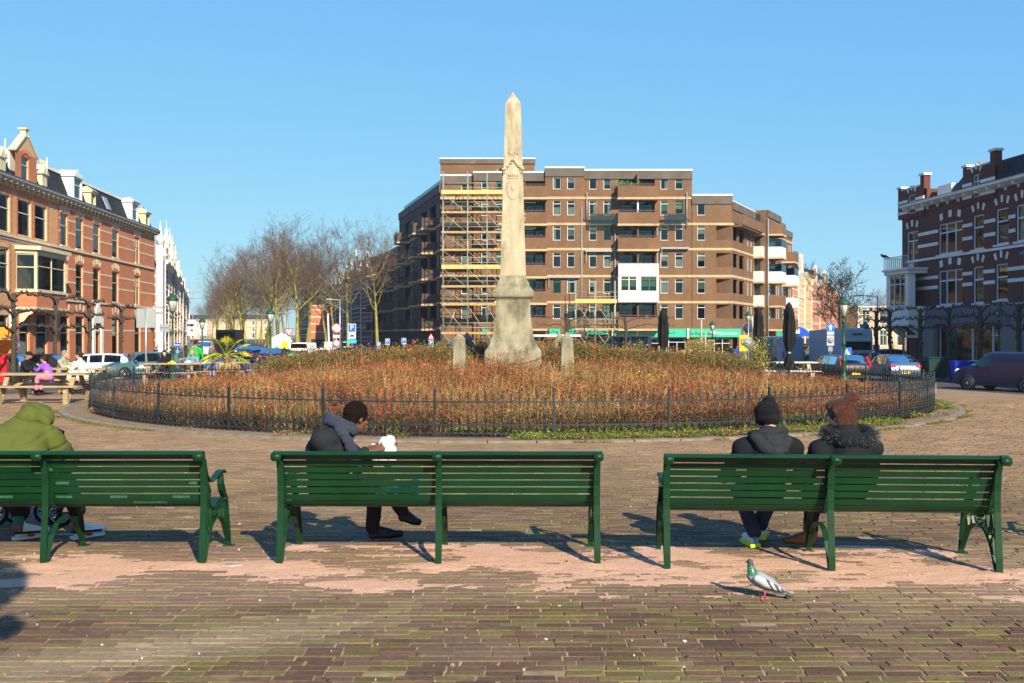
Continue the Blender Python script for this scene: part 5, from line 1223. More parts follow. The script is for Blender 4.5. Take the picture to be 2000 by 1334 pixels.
mb = MB(); mb.lathe([(.42, 11.0), (.42, 11.4), (.52, 11.5), (.46, 11.8), (.2, 12.0), (.12, 12.7), (.02, 13.5)], 8, (L_ - .4, .3, 0)); mb.build('spire', M_white, rc)
mb = MB(); mb.box((1.0, .0, 9.4), (L_ - .8, 4, 11.0)); mb.build('roof_storey', M_zinc, rc)
# ============================================================ the brown brick apartment block behind the obelisk
ZB = [2.45, 5.2, 8.0, 10.9, 13.6, 16.4]
ap = thing('apartment_block', 'large brown brick apartment block with balconies and scaffolding behind the obelisk', 'apartment block', (-7.7, 110, 0), 0)
U = lambda px: (px - 1000) * .055 + 7.7
ops = {}      # per section: (u0, u1, y offset, ztop)
secs = [('a', 860, 925, .9, 19.0), ('b', 925, 1065, .35, 19.25), ('c', 1065, 1141, 0, 19.7), ('d', 1141, 1352, .12, 19.45), ('e', 1352, 1430, .02, 16.75)]
winp = {'a': [(900, 914)], 'b': [(940, 954), (968, 983)], 'c': [(1080, 1095.5), (1108, 1123)], 'd': [(1151, 1166), (1179, 1194), (1290.5, 1306), (1319, 1335)], 'e': [(1362, 1378)]}
curs = [None, 'F', 'R', 'S', None, 'H', 'G', None, 'B', None, 'L']
rr = random.Random(4)
for nm, a, b, yo, zt in secs:
    u0, u1 = U(a), U(b); o = []; L = u1 - u0
    floors = ZB if zt > 17 else ZB[:-1]
    for (p, q) in winp[nm]:
        for zb in floors: o.append((U(p) - u0, zb + .95, U(q) - U(p), 1.58))
    big = []
    if nm == 'b': big = [(U(1026) - u0, U(1063) - U(1026))]
    if nm == 'd': big = [(U(1209) - u0, U(1279) - U(1209))]
    for (x, w) in big:
        for zb in floors: o.append((x, zb + .1, w, 2.45))
    lg = []
    if nm == 'e': lg = [(U(1399) - u0, zb + 1.0, U(1429) - U(1399), 1.5) for zb in ZB[:-2]]; o += lg
    gops = []
    if nm == 'd': gops = [(U(1215) - u0, -.6, U(1340) - U(1215), 2.2)]
    if nm == 'e': gops = [(U(1395) - u0, -.3, U(1428) - U(1395), 1.8)]
    if nm == 'c': gops = [(U(1080) - u0, -.6, 1.9, 1.9)]
    mb = MB(); wallgeo(mb, L, BG, zt, o + gops, .22); wl = mb.build('wall', B_brown, ap, (u0, yo, 0))
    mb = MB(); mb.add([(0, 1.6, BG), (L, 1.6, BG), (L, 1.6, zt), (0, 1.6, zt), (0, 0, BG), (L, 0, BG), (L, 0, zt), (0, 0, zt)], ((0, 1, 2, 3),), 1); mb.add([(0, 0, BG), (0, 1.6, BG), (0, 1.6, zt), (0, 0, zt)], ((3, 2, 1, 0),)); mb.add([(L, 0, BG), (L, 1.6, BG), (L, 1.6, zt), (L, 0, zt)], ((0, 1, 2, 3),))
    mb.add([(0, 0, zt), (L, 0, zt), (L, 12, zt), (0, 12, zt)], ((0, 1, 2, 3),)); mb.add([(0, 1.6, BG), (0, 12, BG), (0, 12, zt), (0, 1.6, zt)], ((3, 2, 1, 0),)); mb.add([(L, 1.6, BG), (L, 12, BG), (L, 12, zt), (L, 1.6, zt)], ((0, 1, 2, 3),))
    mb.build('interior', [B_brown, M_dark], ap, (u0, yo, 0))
    for k, q in enumerate(o):
        if q[3] == 1.58: window(ap, u0 + q[0], q[1], q[2], q[3], 'top', M_gframe if rr.random() < .12 else M_wframe, rr.choice(curs), y=yo)
        if q[3] == 1.5: window(ap, u0 + q[0] + .1, q[1] - .9, q[2] * .55, 2.3, 'door', M_wframe, rr.choice(('H', None, 'F')), y=yo + 1.3)
    mb = MB(); 
    for zb in (ZB[1:] if zt > 17 else ZB[1:-1]): belt(ap, u0, u1, zb - .13, .26, M_belt, .06 - yo, y=0)
    mb = MB(); mb.box((u0 - .02, yo - .12, zt - 1.0), (u1 + .02, yo + .3, zt - .12)); mb.build('roof_fascia', M_fascia, ap); mb = MB(); mb.box((u0 - .05, yo - .16, zt - .12), (u1 + .05, yo + .35, zt + .06)); mb.build('roof_edge', M_panelw, ap)
    for (x, w) in big:
        for i, zb in enumerate(floors):
            for k in range(2):
                ww = w / 2 - .06; window(ap, u0 + x + .03 + k * (w / 2), zb + .12, ww, 2.4, 'door', M_gframe, rr.choice(('H', None, 'B', 'F')), y=yo + 1.0)
            bx0, bx1 = u0 + x - .25, u0 + x + w + .25
            if nm == 'd' and i == 1: continue
            mb = MB(); bt = zb + 1.12; mb.box((bx0, -1.35, zb - .10), (bx1, -1.17, bt)); mb.box((bx0, -1.17, zb - .10), (bx0 + .16, yo, bt)); mb.box((bx1 - .16, -1.17, zb - .10), (bx1, yo, bt)); bal = mb.build('balcony', B_brown, ap)
            mb = MB(); mb.box((bx0 - .04, -1.39, zb - .32), (bx1 + .04, yo, zb - .102)); mb.build('balcony_slab', M_belt, bal)
            mb = MB(); mb.box((bx0 + .05, -1.36, bt + .14), (bx1 - .05, -1.28, bt + .22)); 
            for k in range(5): uu = bx0 + .1 + (bx1 - bx0 - .3) * k / 4; mb.box((uu, -1.34, bt), (uu + .05, -1.3, bt + .14))
            mb.build('balcony_rail', M_rail, bal)
            if nm == 'd': mb = MB(); mb.box(((bx0 + bx1) / 2 - .08, -.9, zb), ((bx0 + bx1) / 2 + .08, yo + .1, zb + 2.5)); mb.build('balcony_screen', M_panelw if i in (4,) else B_brown, bal)
# white glazed balcony box
mb = MB(); a, b = U(1205), U(1283); eb = thing('x', None, None); bpy.data.objects.remove(eb)
z0, z1 = 5.15, 9.25
mb.box((a, -1.5, z0), (b, -1.38, 6.35)); mb.box((a, -1.5, 7.9), (b, -1.38, z1)); mb.box((a, -1.38, z0), (a + .08, .12, z1)); mb.box((b - .08, -1.38, z0), (b, .12, z1)); mb.box((a, -1.5, 7.85), (b, .1, 7.95)); mb.box((a + .01, -1.3, z0), (b - .01, .12, z0 + .1))
for f in (0, .5, 1): x = a + (b - a) * f; mb.box((x - .25 if f else x, -1.49, 6.35), (x + (.25 if f < 1 else 0), -1.39, 7.9))
gb_ = mb.build('glazed_balcony', M_panelw, ap)
for f in (.125, .25, .375, .5, .625, .75, .875): mb = MB(); x = a + (b - a) * f; mb.box((x - .012, -1.506, z0), (x + .012, -1.5005, 6.3)); mb.box((x - .012, -1.506, 7.95), (x + .012, -1.5005, z1)); mb.build('panel_joint', M_fascia, gb_)
for k in range(2):
    for j in range(2): w = (b - a - .75) / 4; window(gb_, a + (.25 if k == 0 else (b - a) / 2 + .25) + j * (w - .02) - (.0 if k else .0), 6.36, w, 1.53, 'top', M_wframe if k == 0 else M_gframe, 'G', y=-1.55)
# corner balconies at the right end (loggia parapets handled in wall), long rail across bay d
mb = MB(); mb.box((U(1143), -.9, ZB[4] + .95), (U(1355), -.84, ZB[4] + 1.03)); mb.build('long_rail', M_rail, ap)
for a, b in ((1152, 1203), (1295, 1338)):
    mb = MB(); mb.box((U(a), -.88, ZB[4] - .1), (U(b), -.86, ZB[4] + .95)); o = mb.build('glass_parapet', M_glass, ap)
# climbing plant and net on top balcony
cl = clump(60, .9, .6, GRN, [(.05, .35, .12), (.04, .25, .08)], 4, .06, spread=1.2, w=.04); o = cl.build('balcony_plant', M_leafy, ap, (U(1222), -.6, ZB[5] + 1.0)); o.scale = (1.6, .5, 1)
for px, zb in ((1258, ZB[3]), (1250, ZB[2])): o = clump(30, .5, .3, GRN, GRN, 6, .06, w=.04).build('balcony_plant', M_leafy, ap, (U(px), -1.1, zb + .9))
# penthouse
a, b = U(857), U(1045); mb = MB(); wallgeo(mb, b - a, 19.0, 21.0, [(U(971) - a, 19.25, .85, .75)]); mb.build('penthouse_wall', B_brown, ap, (a, 2.6, 0))
mb = MB(); mb.box((a, 2.85, 17), (b, 9, 20.9)); mb.build('penthouse_core', B_brown, ap); window(ap, U(971), 19.25, .85, .75, 'plain', M_wframe, None, y=2.6)
mb = MB(); mb.box((a - .1, 2.45, 20.5), (b + .1, 2.595, 21.0)); mb.build('roof_fascia', M_fascia, ap); mb = MB(); mb.box((a - .12, 2.4, 21.0), (b + .12, 9.1, 21.14)); mb.build('roof_edge', M_panelw, ap)
mb = MB(); mb.lathe([(.18, 21.1), (.18, 21.5), (.24, 21.5), (.24, 21.6)], 8, (U(884), 5, 0)); mb.build('flue', M_steel, ap)
# ground floor: teal fascias, doors, windows
for a, b in ((1072, 1094), (1109, 1124), (1146, 1187), (1199, 1242), (1246, 1339), (1347, 1446)):
    z0 = 1.45 if a > 1190 else 1.75; mb = MB(); mb.box((U(a), -.35, z0), (U(b), -.1, 2.35)); mb.build('shop_fascia', M_teal, ap)
for a, b in ((939, 954),): mb = MB(); mb.box((U(a), .2, 1.7), (U(b), .3, 2.3)); mb.build('shop_fascia', M_teal, ap)
for px in (1196.5, 1244, 1343): mb = MB(); mb.box((U(px) - .12, -.38, 1.3), (U(px) + .12, -.1, 2.4)); mb.build('fascia_post', M_panelw, ap)
window(ap, U(1215), -.6, 2.1, 2.0, 'cross', M_wframe, 'H', y=.12); window(ap, U(1256), -.6, 2.6, 2.0, 'triple', M_wframe, None, y=.12)
window(ap, U(1306), -.6, 1.85, 2.0, 'door', M_wframe, None, y=.12); window(ap, U(1395), -.3, 1.8, 1.6, 'cross', M_wframe, None, y=.02); window(ap, U(1080), -.6, .9, 1.7, 'top', M_wframe, 'F', y=0)
for a, b, z1 in ((1321, 1327, .0), (1329, 1338, .05), (1270, 1275, -.1)): mb = MB(); mb.box((U(a), .14, -.62), (U(b), .2, z1)); mb.build('door_panel', M_yel, ap)
mb = MB(); mb.box((U(1345), -.02, -.1), (U(1348), -.0, .02)); mb.box((U(1344), -.15, -.75), (U(1351), -.01, .1)); mb.build('post_box', M_steel, ap)
M_ink = mat('black_lettering', (.01, .02, .02), rough=.6); 
text('lettering', 'De Regenvalk', .46, M_ink, ap, (U(1367), -.36, 1.84)); text('lettering', 'Wijkcentrum', .46, M_white, ap, (U(1418), -.36, 1.86))
mb = MB(); mb.lathe([(.26, 0), (.26, .02)], 14, (U(1391), -.36, 1.95), axis=(0, -1, 0)); mb.build('round_emblem', M_white, ap)
for px, z0, z1 in ((1136, BG, 15.5), (1201, BG, 13), (1283, 2.5, 13.5), (1341, 13.2, 17), (1146, 13.6, 17)): mb = MB(); mb.tube([(U(px), -.1, z0), (U(px), -.1, z1)], .06, 6); mb.build('rain_pipe', M_zinc, ap)
# awning boxes over some windows
for a, b, z in ((1143, 1195, 10.7), (1290, 1345, 11.0), (1070, 1132, 7.9)): mb = MB(); mb.box((U(a), -.4, z - .1), (U(b), -.02, z + .08)); mb.beam((U(a) + .1, -.35, z), (U(a) + .1, -.25, z - 1.1), .06, .06); mb.build('awning_box', M_zinc, ap)

# ---- left wing in shade
def wing(root, L, zt, floors, winu, balu, m, d=10, side='L'):
    o = [(u, zb + .9, .8, 1.6) for zb in floors for u in winu] 
    for (u, w) in balu: o += [(u + .2, zb + .1, w - .4, 2.4) for zb in floors]
    mb = MB(); wallgeo(mb, L, BG, zt, o); mb.build('wall', m, root); shell(root, L, d, BG, zt, m, y0=1.5)
    for q in o:
        if q[3] == 1.6: window(root, *q, 'top', M_wframe, rr.choice(curs))
        else: window(root, q[0] + .1, q[1], min(1.6, q[2] - .2), q[3], 'door', M_wframe, rr.choice((None, 'H', 'F')), y=.9)
    for zb in floors: belt(root, 0, L, zb - .15, .22, M_belt, .06)
    for (u, w) in balu:
        for zb in floors:
            mb = MB(); P = [(u, 0), (u + .5, -1.5), (u + w - .5, -1.5), (u + w, 0)]; Q = [(u + .17, 0), (u + .6, -1.34), (u + w - .6, -1.34), (u + w - .17, 0)]
            for i in range(3): mb.prism([P[i], P[i + 1], Q[i + 1], Q[i]][::-1], zb - .08, zb + 1.05, 'xy')
            bl_ = mb.build('balcony', m, root); mb = MB(); mb.prism([(u - .05, 0), (u + .47, -1.56), (u + w - .47, -1.56), (u + w + .05, 0)][::-1], zb - .3, zb - .082, 'xy'); mb.build('balcony_slab', M_belt, bl_)
            mb = MB(); mb.beam((u + .5, -1.44, zb + 1.2), (u + w - .5, -1.44, zb + 1.2), .06, .06); mb.build('balcony_rail', M_rail, bl_)
    mb = MB(); mb.box((0, -.12, zt - .9), (L, .15, zt)); mb.build('roof_fascia', M_fascia, root)
DL = Vector((-.275, 1, 0))
def wl(t): return (-7.75 + DL.x * t, 110.8 + t)
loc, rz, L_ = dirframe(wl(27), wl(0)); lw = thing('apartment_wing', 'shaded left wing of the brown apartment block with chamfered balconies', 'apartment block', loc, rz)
wing(lw, L_, 18.0, ZB[:5], [3.2, 9.0, 14.6, 20.6, 26], [(4.6, 3.8), (15.8, 4.2), (22, 3.6)], B_brown_shade)
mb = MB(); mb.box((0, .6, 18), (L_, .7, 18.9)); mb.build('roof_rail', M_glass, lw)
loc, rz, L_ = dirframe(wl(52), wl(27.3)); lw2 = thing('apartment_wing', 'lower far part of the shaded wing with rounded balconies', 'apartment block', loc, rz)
wing(lw2, L_, 13.7, ZB[:4], [1, 5, 10.5, 16.0, 21.2], [(2.2, 2.6), (6.6, 3.2), (12, 3.2), (17.6, 3.2)], B_brown_shade)
# ---- old terrace beyond that wing, in shade, behind the trees
yy = 53.0
nm2 = ['dark brick house with bay window beside the shaded apartment wing', 'dark gabled house with white window bars, second beyond the apartment wing', 'dark brick house with white trim, third beyond the apartment wing', 'brick house with pinnacles, fourth beyond the apartment wing', 'dark terraced house far along the tree avenue', 'farthest dark terraced house behind the tree avenue']
for i in range(6):
    w = 14 if i < 4 else 60
    rowhouse(nm2[i], wl(yy + w), wl(yy), (12.5, 13.0, 12.2, 12.0, 11.5, 11.0)[i], B_purple, M_wframe if i % 2 else M_white, 5 if i < 4 else 6, 4 if i < 3 else 3, seed=20 + i, pinn=i in (1, 3), group='terrace in shade beyond the apartment wing'); yy += w + .4
e0 = wl(122.5); loc, rz, L_ = dirframe((e0[0] - 4.8, e0[1]), (e0[0] + .5, e0[1])); od = thing('orange_brick_house', 'sunlit orange brick gable wall with white bands between the avenue trees', 'house', loc, rz)
mb = MB(); mb.box((0, 0, BG + 1.5), (L_, 8, 8.5)); mb.build('wall', mat('orange_brick', (.62, .16, .07), var=.1), od); bands(od, L_, [2.2, 4, 5.6, 7.2, 8.2], [], M_white, .2, .04)
mb = MB(); mb.box((.2, -.02, BG), (L_ - .2, .5, BG + 1.45)); mb.build('passage', M_dark, od)

# ---- right wing
M_cglass0 = mat('dark_glass', (.03, .04, .04), rough=.15, spec=.6)
DR = Vector((.48, 1, 0))
def wr(t, o=0): return (23.65 + DR.x * t + o * .9, 110 + t - o * .43)
loc, rz, L_ = dirframe(wr(0), wr(10)); rw = thing('apartment_wing', 'sunlit right wing of the apartment block with corner loggias', 'apartment block', loc, rz)
o = [(.35, zb + 1.0, 2.3, 1.5) for zb in ZB[:4]] + [(3.2, zb + 1.0, 2.6, 1.5) for zb in ZB[:4]] + [(u, zb + .95, .7, 1.6) for zb in ZB[:4] for u in (7.3, 9.0)]
mb = MB(); wallgeo(mb, L_, BG, 16.0, o + [(.3, -.3, 3.0, 1.8)]); mb.build('wall', B_brown, rw); shell(rw, L_, 9, BG, 16.0, B_brown, y0=1.5)
for q in o:
    if q[3] == 1.6: window(rw, *q, 'top', M_wframe, rr.choice(curs))
for zb in ZB[1:5]: belt(rw, 0, L_, zb - .13, .26, M_belt, .06)
mb = MB(); mb.box((0, -1.2, ZB[4] - .1), (L_ - 1, -1.05, ZB[4] + 1.0)); mb.box((0, -1.05, ZB[4] - .3), (L_ - 1, 0, ZB[4] - .11)); mb.build('roof_terrace_parapet', B_brown, rw)
mb = MB(); mb.box((0, -.12, 15.2), (L_, .1, 16.0)); mb.build('roof_fascia', M_fascia, rw); mb = MB(); mb.box((0, -.16, 16.0), (L_, .3, 16.12)); mb.build('roof_edge', M_panelw, rw)
for a, b, zt, lab in ((10.3, 17.4, 16.3, 'middle part of the right apartment wing with white glazed balconies'), (17.7, 24.2, 15.0, 'far end of the right apartment wing above the green fascia')):
    loc, rz, L_ = dirframe(wr(a, 1.4), wr(b, 1.4)); t = thing('apartment_wing', lab, 'apartment block', loc, rz)
    o = [(u, zb + .9, .75, 1.6) for zb in ZB[:5 if zt > 16 else 4] for u in ((5.0, 6.4) if zt > 16 else (4.9, 6.0))] + [(.5, zb + .1, 2.6, 2.3) for zb in ZB[:4]]
    mb = MB(); wallgeo(mb, L_, BG, zt, o); mb.build('wall', B_brown, t); shell(t, L_, 9, BG, zt, B_brown, y0=1.5)
    for q in o: window(t, *q, 'top' if q[3] == 1.6 else 'door', M_wframe, rr.choice(curs))
    for zb in ZB[1:5]: belt(t, 0, L_, zb - .13, .26, M_belt, .06)
    for k, zb in enumerate(ZB[:5 if zt > 16 else 4]):
        white = k in ((2, 3) if zt > 16 else (1, 2)); mb = MB(); P = [(.2, 0), (.7, -1.5), (3.4, -1.5), (4.4, 0)]
        mb.prism(P[::-1], zb - .1, zb + 1.1, 'xy'); bl_ = mb.build('balcony', M_panelw if white else B_brown, t); mb = MB(); mb.prism([(.15, 0), (.66, -1.56), (3.45, -1.56), (4.5, 0)][::-1], zb - .3, zb - .102, 'xy'); mb.build('balcony_slab', M_belt, bl_)
        if zt > 16: q = MB(); q.box((-1.1, .35, zb - .1), (0, 2.9, zb + 1.1)); q.build('balcony', M_panelw if k in (1, 2, 3) else B_brown, t); q = MB(); q.box((-1.15, .3, zb - .3), (0, 2.95, zb - .102)); q.build('balcony_slab', M_belt, t); q = MB(); q.box((-.03, .8, zb + 1.1), (-.004, 2.4, zb + 2.3)); q.build('balcony_door', M_cglass0, t)
        if white and k != 1:
            mb = MB(); mb.prism(P[::-1], zb + 1.12, zb + 2.0, 'xy'); mb.build('balcony_glazing', M_glass, bl_)
        mb = MB(); mb.beam((.7, -1.45, zb + 1.2), (3.4, -1.45, zb + 1.2), .06, .06); mb.build('balcony_rail', M_rail, bl_)
    mb = MB(); mb.box((0, -.12, zt - .8), (L_, .1, zt)); mb.build('roof_fascia', M_fascia, t)
    for u in ((4.8, 6.4) if zt > 16 else (.6,)): mb = MB(); mb.box((u, -.2, 1.4), (u + (1.1 if zt > 16 else 5.5), -.05, 2.4)); mb.build('shop_fascia', M_teal, t)
    mb = MB(); mb.tube([(-.1, -.1, BG), (-.1, -.1, zt - 1)], .07, 6); mb.build('rain_pipe', M_zinc, t)
# ---- right street, sunlit side
def rs_(t): return (41.5 + .375 * t, 153 + t)
nm3 = ['house with a big dark tiled roof and solar panels beyond the green fascia', 'pale rendered house with white dormers in the right hand street', 'buff house with blue awning in the right hand street', 'red and white striped house in the right hand street', 'red brick house with chimneys, fifth in the right hand street', 'red brick terrace far down the right hand street', 'pale terrace at the far end of the right hand street']
yy = 0
for i in range(7):
    w = (13, 12, 14, 20, 30, 60, 120)[i]; zt = (11.0, 11.8, 12.5, 12.0, 13.0, 12.5, 12)[i]
    t = rowhouse(nm3[i], rs_(yy), rs_(yy + w), zt, (B_red, B_buff, B_buff, B_red, B_red, B_red, B_buff)[i], (M_rend, M_white, M_cream, M_white, M_cream, M_cream, M_white)[i], (3, 3, 3, 4, 5, 6, 7)[i], 3, seed=40 + i, pinn=False, gable=i in (1, 3, 4, 5), group='sunlit houses of the right hand street', shop=(M_white, M_cream, M_rend, M_white, None, None, None)[i])
    if i == 0:
        mb = MB(); mb.prism([(0, 11), (3.5, 16.2), (7, 11)], 0, 13, 'yz'); mb.build('tiled_roof', M_slate, t); mb = MB(); mb.beam((1.5, -.0, 11.4), (1.5, 1.35, 13.4), 2.6, .08, up=(0, -1, .6)); mb.build('solar_panel', mat('solar_panel', (.02, .05, .20), rough=.2, spec=.7), t)
    mb = MB(); mb.box((1, 3, zt), (2, 4, zt + 2.6)); mb.lathe([(.14, zt + 2.6), (.12, zt + 3)], 6, (1.5, 3.5, 0)); mb.build('chimney', B_red if i % 2 else M_rend, t); yy += w + .3
# blue awning, domed
mb = MB(); P_ = rs_(14); vs = []
for j in range(7):
    for k in range(9):
        a = pi / 2 * j / 6; vs.append((-1.9 + 3.8 * k / 8, -1.9 * sin(a), 1.55 * cos(a)))
fs = [(j * 9 + k, j * 9 + k + 1, (j + 1) * 9 + k + 1, (j + 1) * 9 + k) for j in range(6) for k in range(8)]
mb.add(vs, fs, 0, None, True); mb.add([(-1.9, 0, 0)] + [(-1.9, -1.9 * sin(pi / 2 * j / 6), 1.55 * cos(pi / 2 * j / 6)) for j in range(7)], ((7, 6, 5, 4, 3, 2, 1, 0),)); mb.add([(1.9, 0, 0)] + [(1.9, -1.9 * sin(pi / 2 * j / 6), 1.55 * cos(pi / 2 * j / 6)) for j in range(7)], ((0, 1, 2, 3, 4, 5, 6, 7),))
o = mb.build('awning', mat('blue_canvas', (.01, .08, .55), rough=.7), None, (P_[0] - .3, P_[1], 1.45), atan2(1, .375)); tag(o, 'domed bright blue shop awning in the right hand street', 'awning')

# ============================================================ right hand building (in shade)
def rw_(y): return (36.4 - .1 * y, y)
pyr = lambda px: 36.4 / ((px - 1000) / 2000 + .1)
ur = lambda px: (75 - pyr(px)) * 1.005
loc, rz, L_ = dirframe(rw_(75), rw_(59)); rt = thing('dark_brick_house', 'dark red brick corner house with white bands and two stepped gables, right side', 'house', loc, rz)
ops = []; wins = []
for a, b, z0, z1, st, c in ((1771, 1793, 6.4, 9.2, 'door', None), (1833, 1880, 7.2, 9.3, 'triple', None), (1900, 1922, 7.2, 9.4, 'sash', None), (1945, 1970, 7.3, 9.5, 'sash', 'H'),
        (1833, 1880, 3.75, 6.1, 'triple', None), (1900, 1921, 3.75, 6.1, 'sash', 'F'), (1944, 1968, 3.85, 6.1, 'sash', None), (1984, 2010, 7.3, 9.5, 'sash', 'H')):
    w = (ur(a), z0, ur(b) - ur(a), z1 - z0); ops.append(w); wins.append((*w, st, c))
shop = (ur(1832), -.5, ur(1962) - ur(1832), 2.9); gd = (ur(1762), -.7, 1.0, 2.7)
mb = MB(); wallgeo(mb, L_, BG, 10.9, ops + [shop, gd, (ur(1790), -.2, .6, 2.6)]); mb.build('wall', B_purple, rt); shell(rt, L_, 10, BG, 10.9, B_purple, y0=1.2)
for w in wins: window(rt, *w[:4], w[4], mat('pale_blue_frame', (.60, .66, .70), rough=.5, var=.05), w[5])
bands(rt, L_, (7.9, 8.75, 4.9, 5.6), ops, M_rend, .22, .035); belt(rt, 0, L_, 6.95, .16, M_rend, .1); belt(rt, ur(1812), L_, 3.55, .12, M_zinc, .12)
for w in ops:
    if 3 < w[1] < 7 or w[1] > 7: arch_stones(rt, w[0] - .1, w[2] + .2, w[1] + w[3] + .12, M_rend, 3, .25, L=.45)
    belt(rt, w[0] - .15, w[0] + w[2] + .15, w[1] - .13, .12, M_rend, .12, 'window_sill')
cornice(rt, L_, 10.75, M_rend, .6, M_rend, 1.35)
def stepgable(a, b, z0, zt, wa, wb, wz0, wz1):
    u0, u1 = ur(a), ur(b); mb = MB(); wallgeo(mb, u1, z0, zt - .7, [(ur(wa), wz0, ur(wb) - ur(wa), wz1 - wz0)], .2, u0, 0, -.12); g = mb.build('stepped_gable', B_purple, rt)
    mb = MB(); mb.box((u0, -.12, zt - .7), (u0 + .5, .35, zt - .25)); mb.box((u1 - .55, -.12, zt - .7), (u1, .35, zt + .25)); mb.box((u0 + .5, -.12, zt - .7), (u1 - .55, .35, zt - .45)); mb.box((u0, .1, z0), (u1, 1.0, zt - .71)); mb.build('gable_steps', B_purple, g)
    mb = MB(); mb.box((u0 - .08, -.2, zt - .25), (u0 + .58, .4, zt - .12)); mb.box((u1 - .65, -.2, zt + .25), (u1 + .1, .4, zt + .4)); mb.box((u0 + .58, -.18, zt - .45), (u1 - .56, .38, zt - .35)); mb.build('gable_coping', M_rend, g)
    window(g, ur(wa), wz0, ur(wb) - ur(wa), wz1 - wz0, 'sash' if a < 1800 else 'cross', M_wframe, None, y=-.12)
    for z in (z0 + .35, z0 + 1.15): 
        for p, q in ((u0, ur(wa) - .05), (ur(wb) + .05, u1)): mb = MB(); mb.box((p, -.16, z), (q, -.1, z + .2)); mb.build('stone_band', M_rend, g)
    arch_stones(g, ur(wa) - .1, ur(wb) - ur(wa) + .2, wz1 + .05, M_rend, 3, .25, out=.16, L=.35)
stepgable(1757, 1808, 10.2, 12.75, 1777, 1791, 10.5, 11.85); stepgable(1884, 1947, 10.2, 12.9, 1903, 1918, 10.55, 12.0)
mb = MB(); mb.prism([(0.1, 11.2), (1.5, 12.9), (6, 13.2), (10, 11.2)], ur(1850), L_, 'yz'); mb.build('mansard', M_slate, rt); mb = MB(); mb.box((ur(1815), .6, 11.2), (ur(1842), 3, 12.1)); mb.build('roof_hut', M_rend, rt)
mb = MB(); mb.box((ur(1842), 2, 11.2), (ur(1850), 3, 13.0)); mb.lathe([(.15, 13.0), (.13, 13.5)], 8, (ur(1846), 2.5, 0)); mb.build('chimney', B_red, rt)
# bay with balcony at the far corner
mb = MB(); mb.box((-.5, -1.3, 2.35), (2.9, -.01, 3.75)); mb.build('bay_base', M_rend, rt); mb = MB(); mb.box((-.62, -1.42, 6.05), (3.05, -.01, 6.32)); mb.box((-.75, -1.55, 6.32), (3.2, -.01, 6.45)); by = mb.build('bay_window', M_rend, rt)
for u in (-.5, 2.35): mb = MB(); mb.box((u, -1.3, 3.75), (u + .5, -.8 if u > 0 else -.9, 6.05)); mb.build('bay_post', M_rend, by)
window(by, 0.0, 3.78, 2.35, 2.25, 'triple', M_white, None, y=-1.38); f = window(by, -.5, 3.78, .85, 2.25, 'sash', M_white, None); f.rotation_euler = (0, 0, -pi / 2); f.location = (-.58, -.02, 3.78)
mb = MB(); mb.box((-.2, -.9, 3.8), (2.5, -.85, 6.0)); mb.build('bay_interior', M_dark, by)
mb = MB(); 
for k in range(26): mb.box((-.62 + k * .145, -1.45, 6.45), (-.60 + k * .145, -1.43, 7.3))
for k in range(10): mb.box((-.62, -1.45 + k * .15, 6.45), (-.60, -1.43 + k * .15, 7.3))
mb.box((-.63, -1.46, 7.3), (3.05, -1.42, 7.34)); mb.box((-.63, -1.42, 7.3), (-.59, 0, 7.34)); mb.build('balcony_railing', M_steel, by)
mb = MB(); mb.prism([(-1.3, 2.35), (0, 2.35), (0, 1.5), (-.3, 1.55), (-.7, 1.85)], -.35, -.1, 'yz'); mb.build('bay_bracket', M_rend, by); mb = MB(); mb.prism([(-1.3, 2.35), (0, 2.35), (0, 1.5), (-.3, 1.55), (-.7, 1.85)], 2.5, 2.75, 'yz'); mb.build('bay_bracket', M_rend, by)
# shopfront
mb = MB(); mb.box((ur(1812), -.25, 2.45), (L_, -.0, 3.55)); mb.build('shop_fascia', mat('grey_fascia', (.14, .125, .13), var=.2, scale=2), rt)
mb = MB(); mb.box((ur(1809), -.3, BG), (ur(1831), -.005, 2.45)); mb.build('stone_pier', mat('pebble_dash', (.20, .19, .17), var=.6, scale=30, bump=1, bscale=30), rt); mb = MB(); mb.box((ur(1963), -.3, BG), (L_, -.005, 2.45)); mb.build('stone_pier', MC['pebble_dash'], rt)
window(rt, ur(1832), -.5, ur(1895) - ur(1832), 2.9, 'plain', M_wframe, None, y=.05); window(rt, ur(1896), -.5, ur(1935) - ur(1896), 2.9, 'plain', M_wframe, None, y=.05); window(rt, ur(1936), -.7, ur(1962) - ur(1936), 3.1, 'top', M_wframe, None, y=.05)
mb = MB(); mb.box((ur(1834), .5, -.5), (ur(1856), .55, 2.3)); mb.build('shop_screen', mat('pale_green_screen', (.20, .26, .19)), rt)
mb = MB(); mb.box((ur(1896), .35, -.4), (ur(1908), .4, 1.0), rot=Matrix.Rotation(.15, 3, 'Y')); o = mb.build('shop_poster', mat('dark_teal_print', (.01, .06, .10)), rt)
mb = MB(); mb.tube([(ur(1902) + .33 * cos(t), .33, .35 + .33 * sin(t)) for t in [2 * pi * i / 16 for i in range(17)]], .035, 5); mb.build('round_logo', M_wframe, rt)
for (px, z, r) in ((1877, 1.75, .22), (1884, .45, .24)): mb = MB(); mb.lathe([(r, 0), (r, .02)], 12, (ur(px), .34, z), axis=(0, -1, 0)); mb.build('shop_sticker', M_teal if z > 1 else mat('lime_print', (.2, .5, .05)), rt)
window(rt, ur(1762), -.7, 1.0, 2.7, 'door', M_wframe, None); belt(rt, 0, ur(1809), 1.5, .2, M_rend, .06); belt(rt, 0, ur(1809), BG, .35, M_rend, .06, 'plinth')
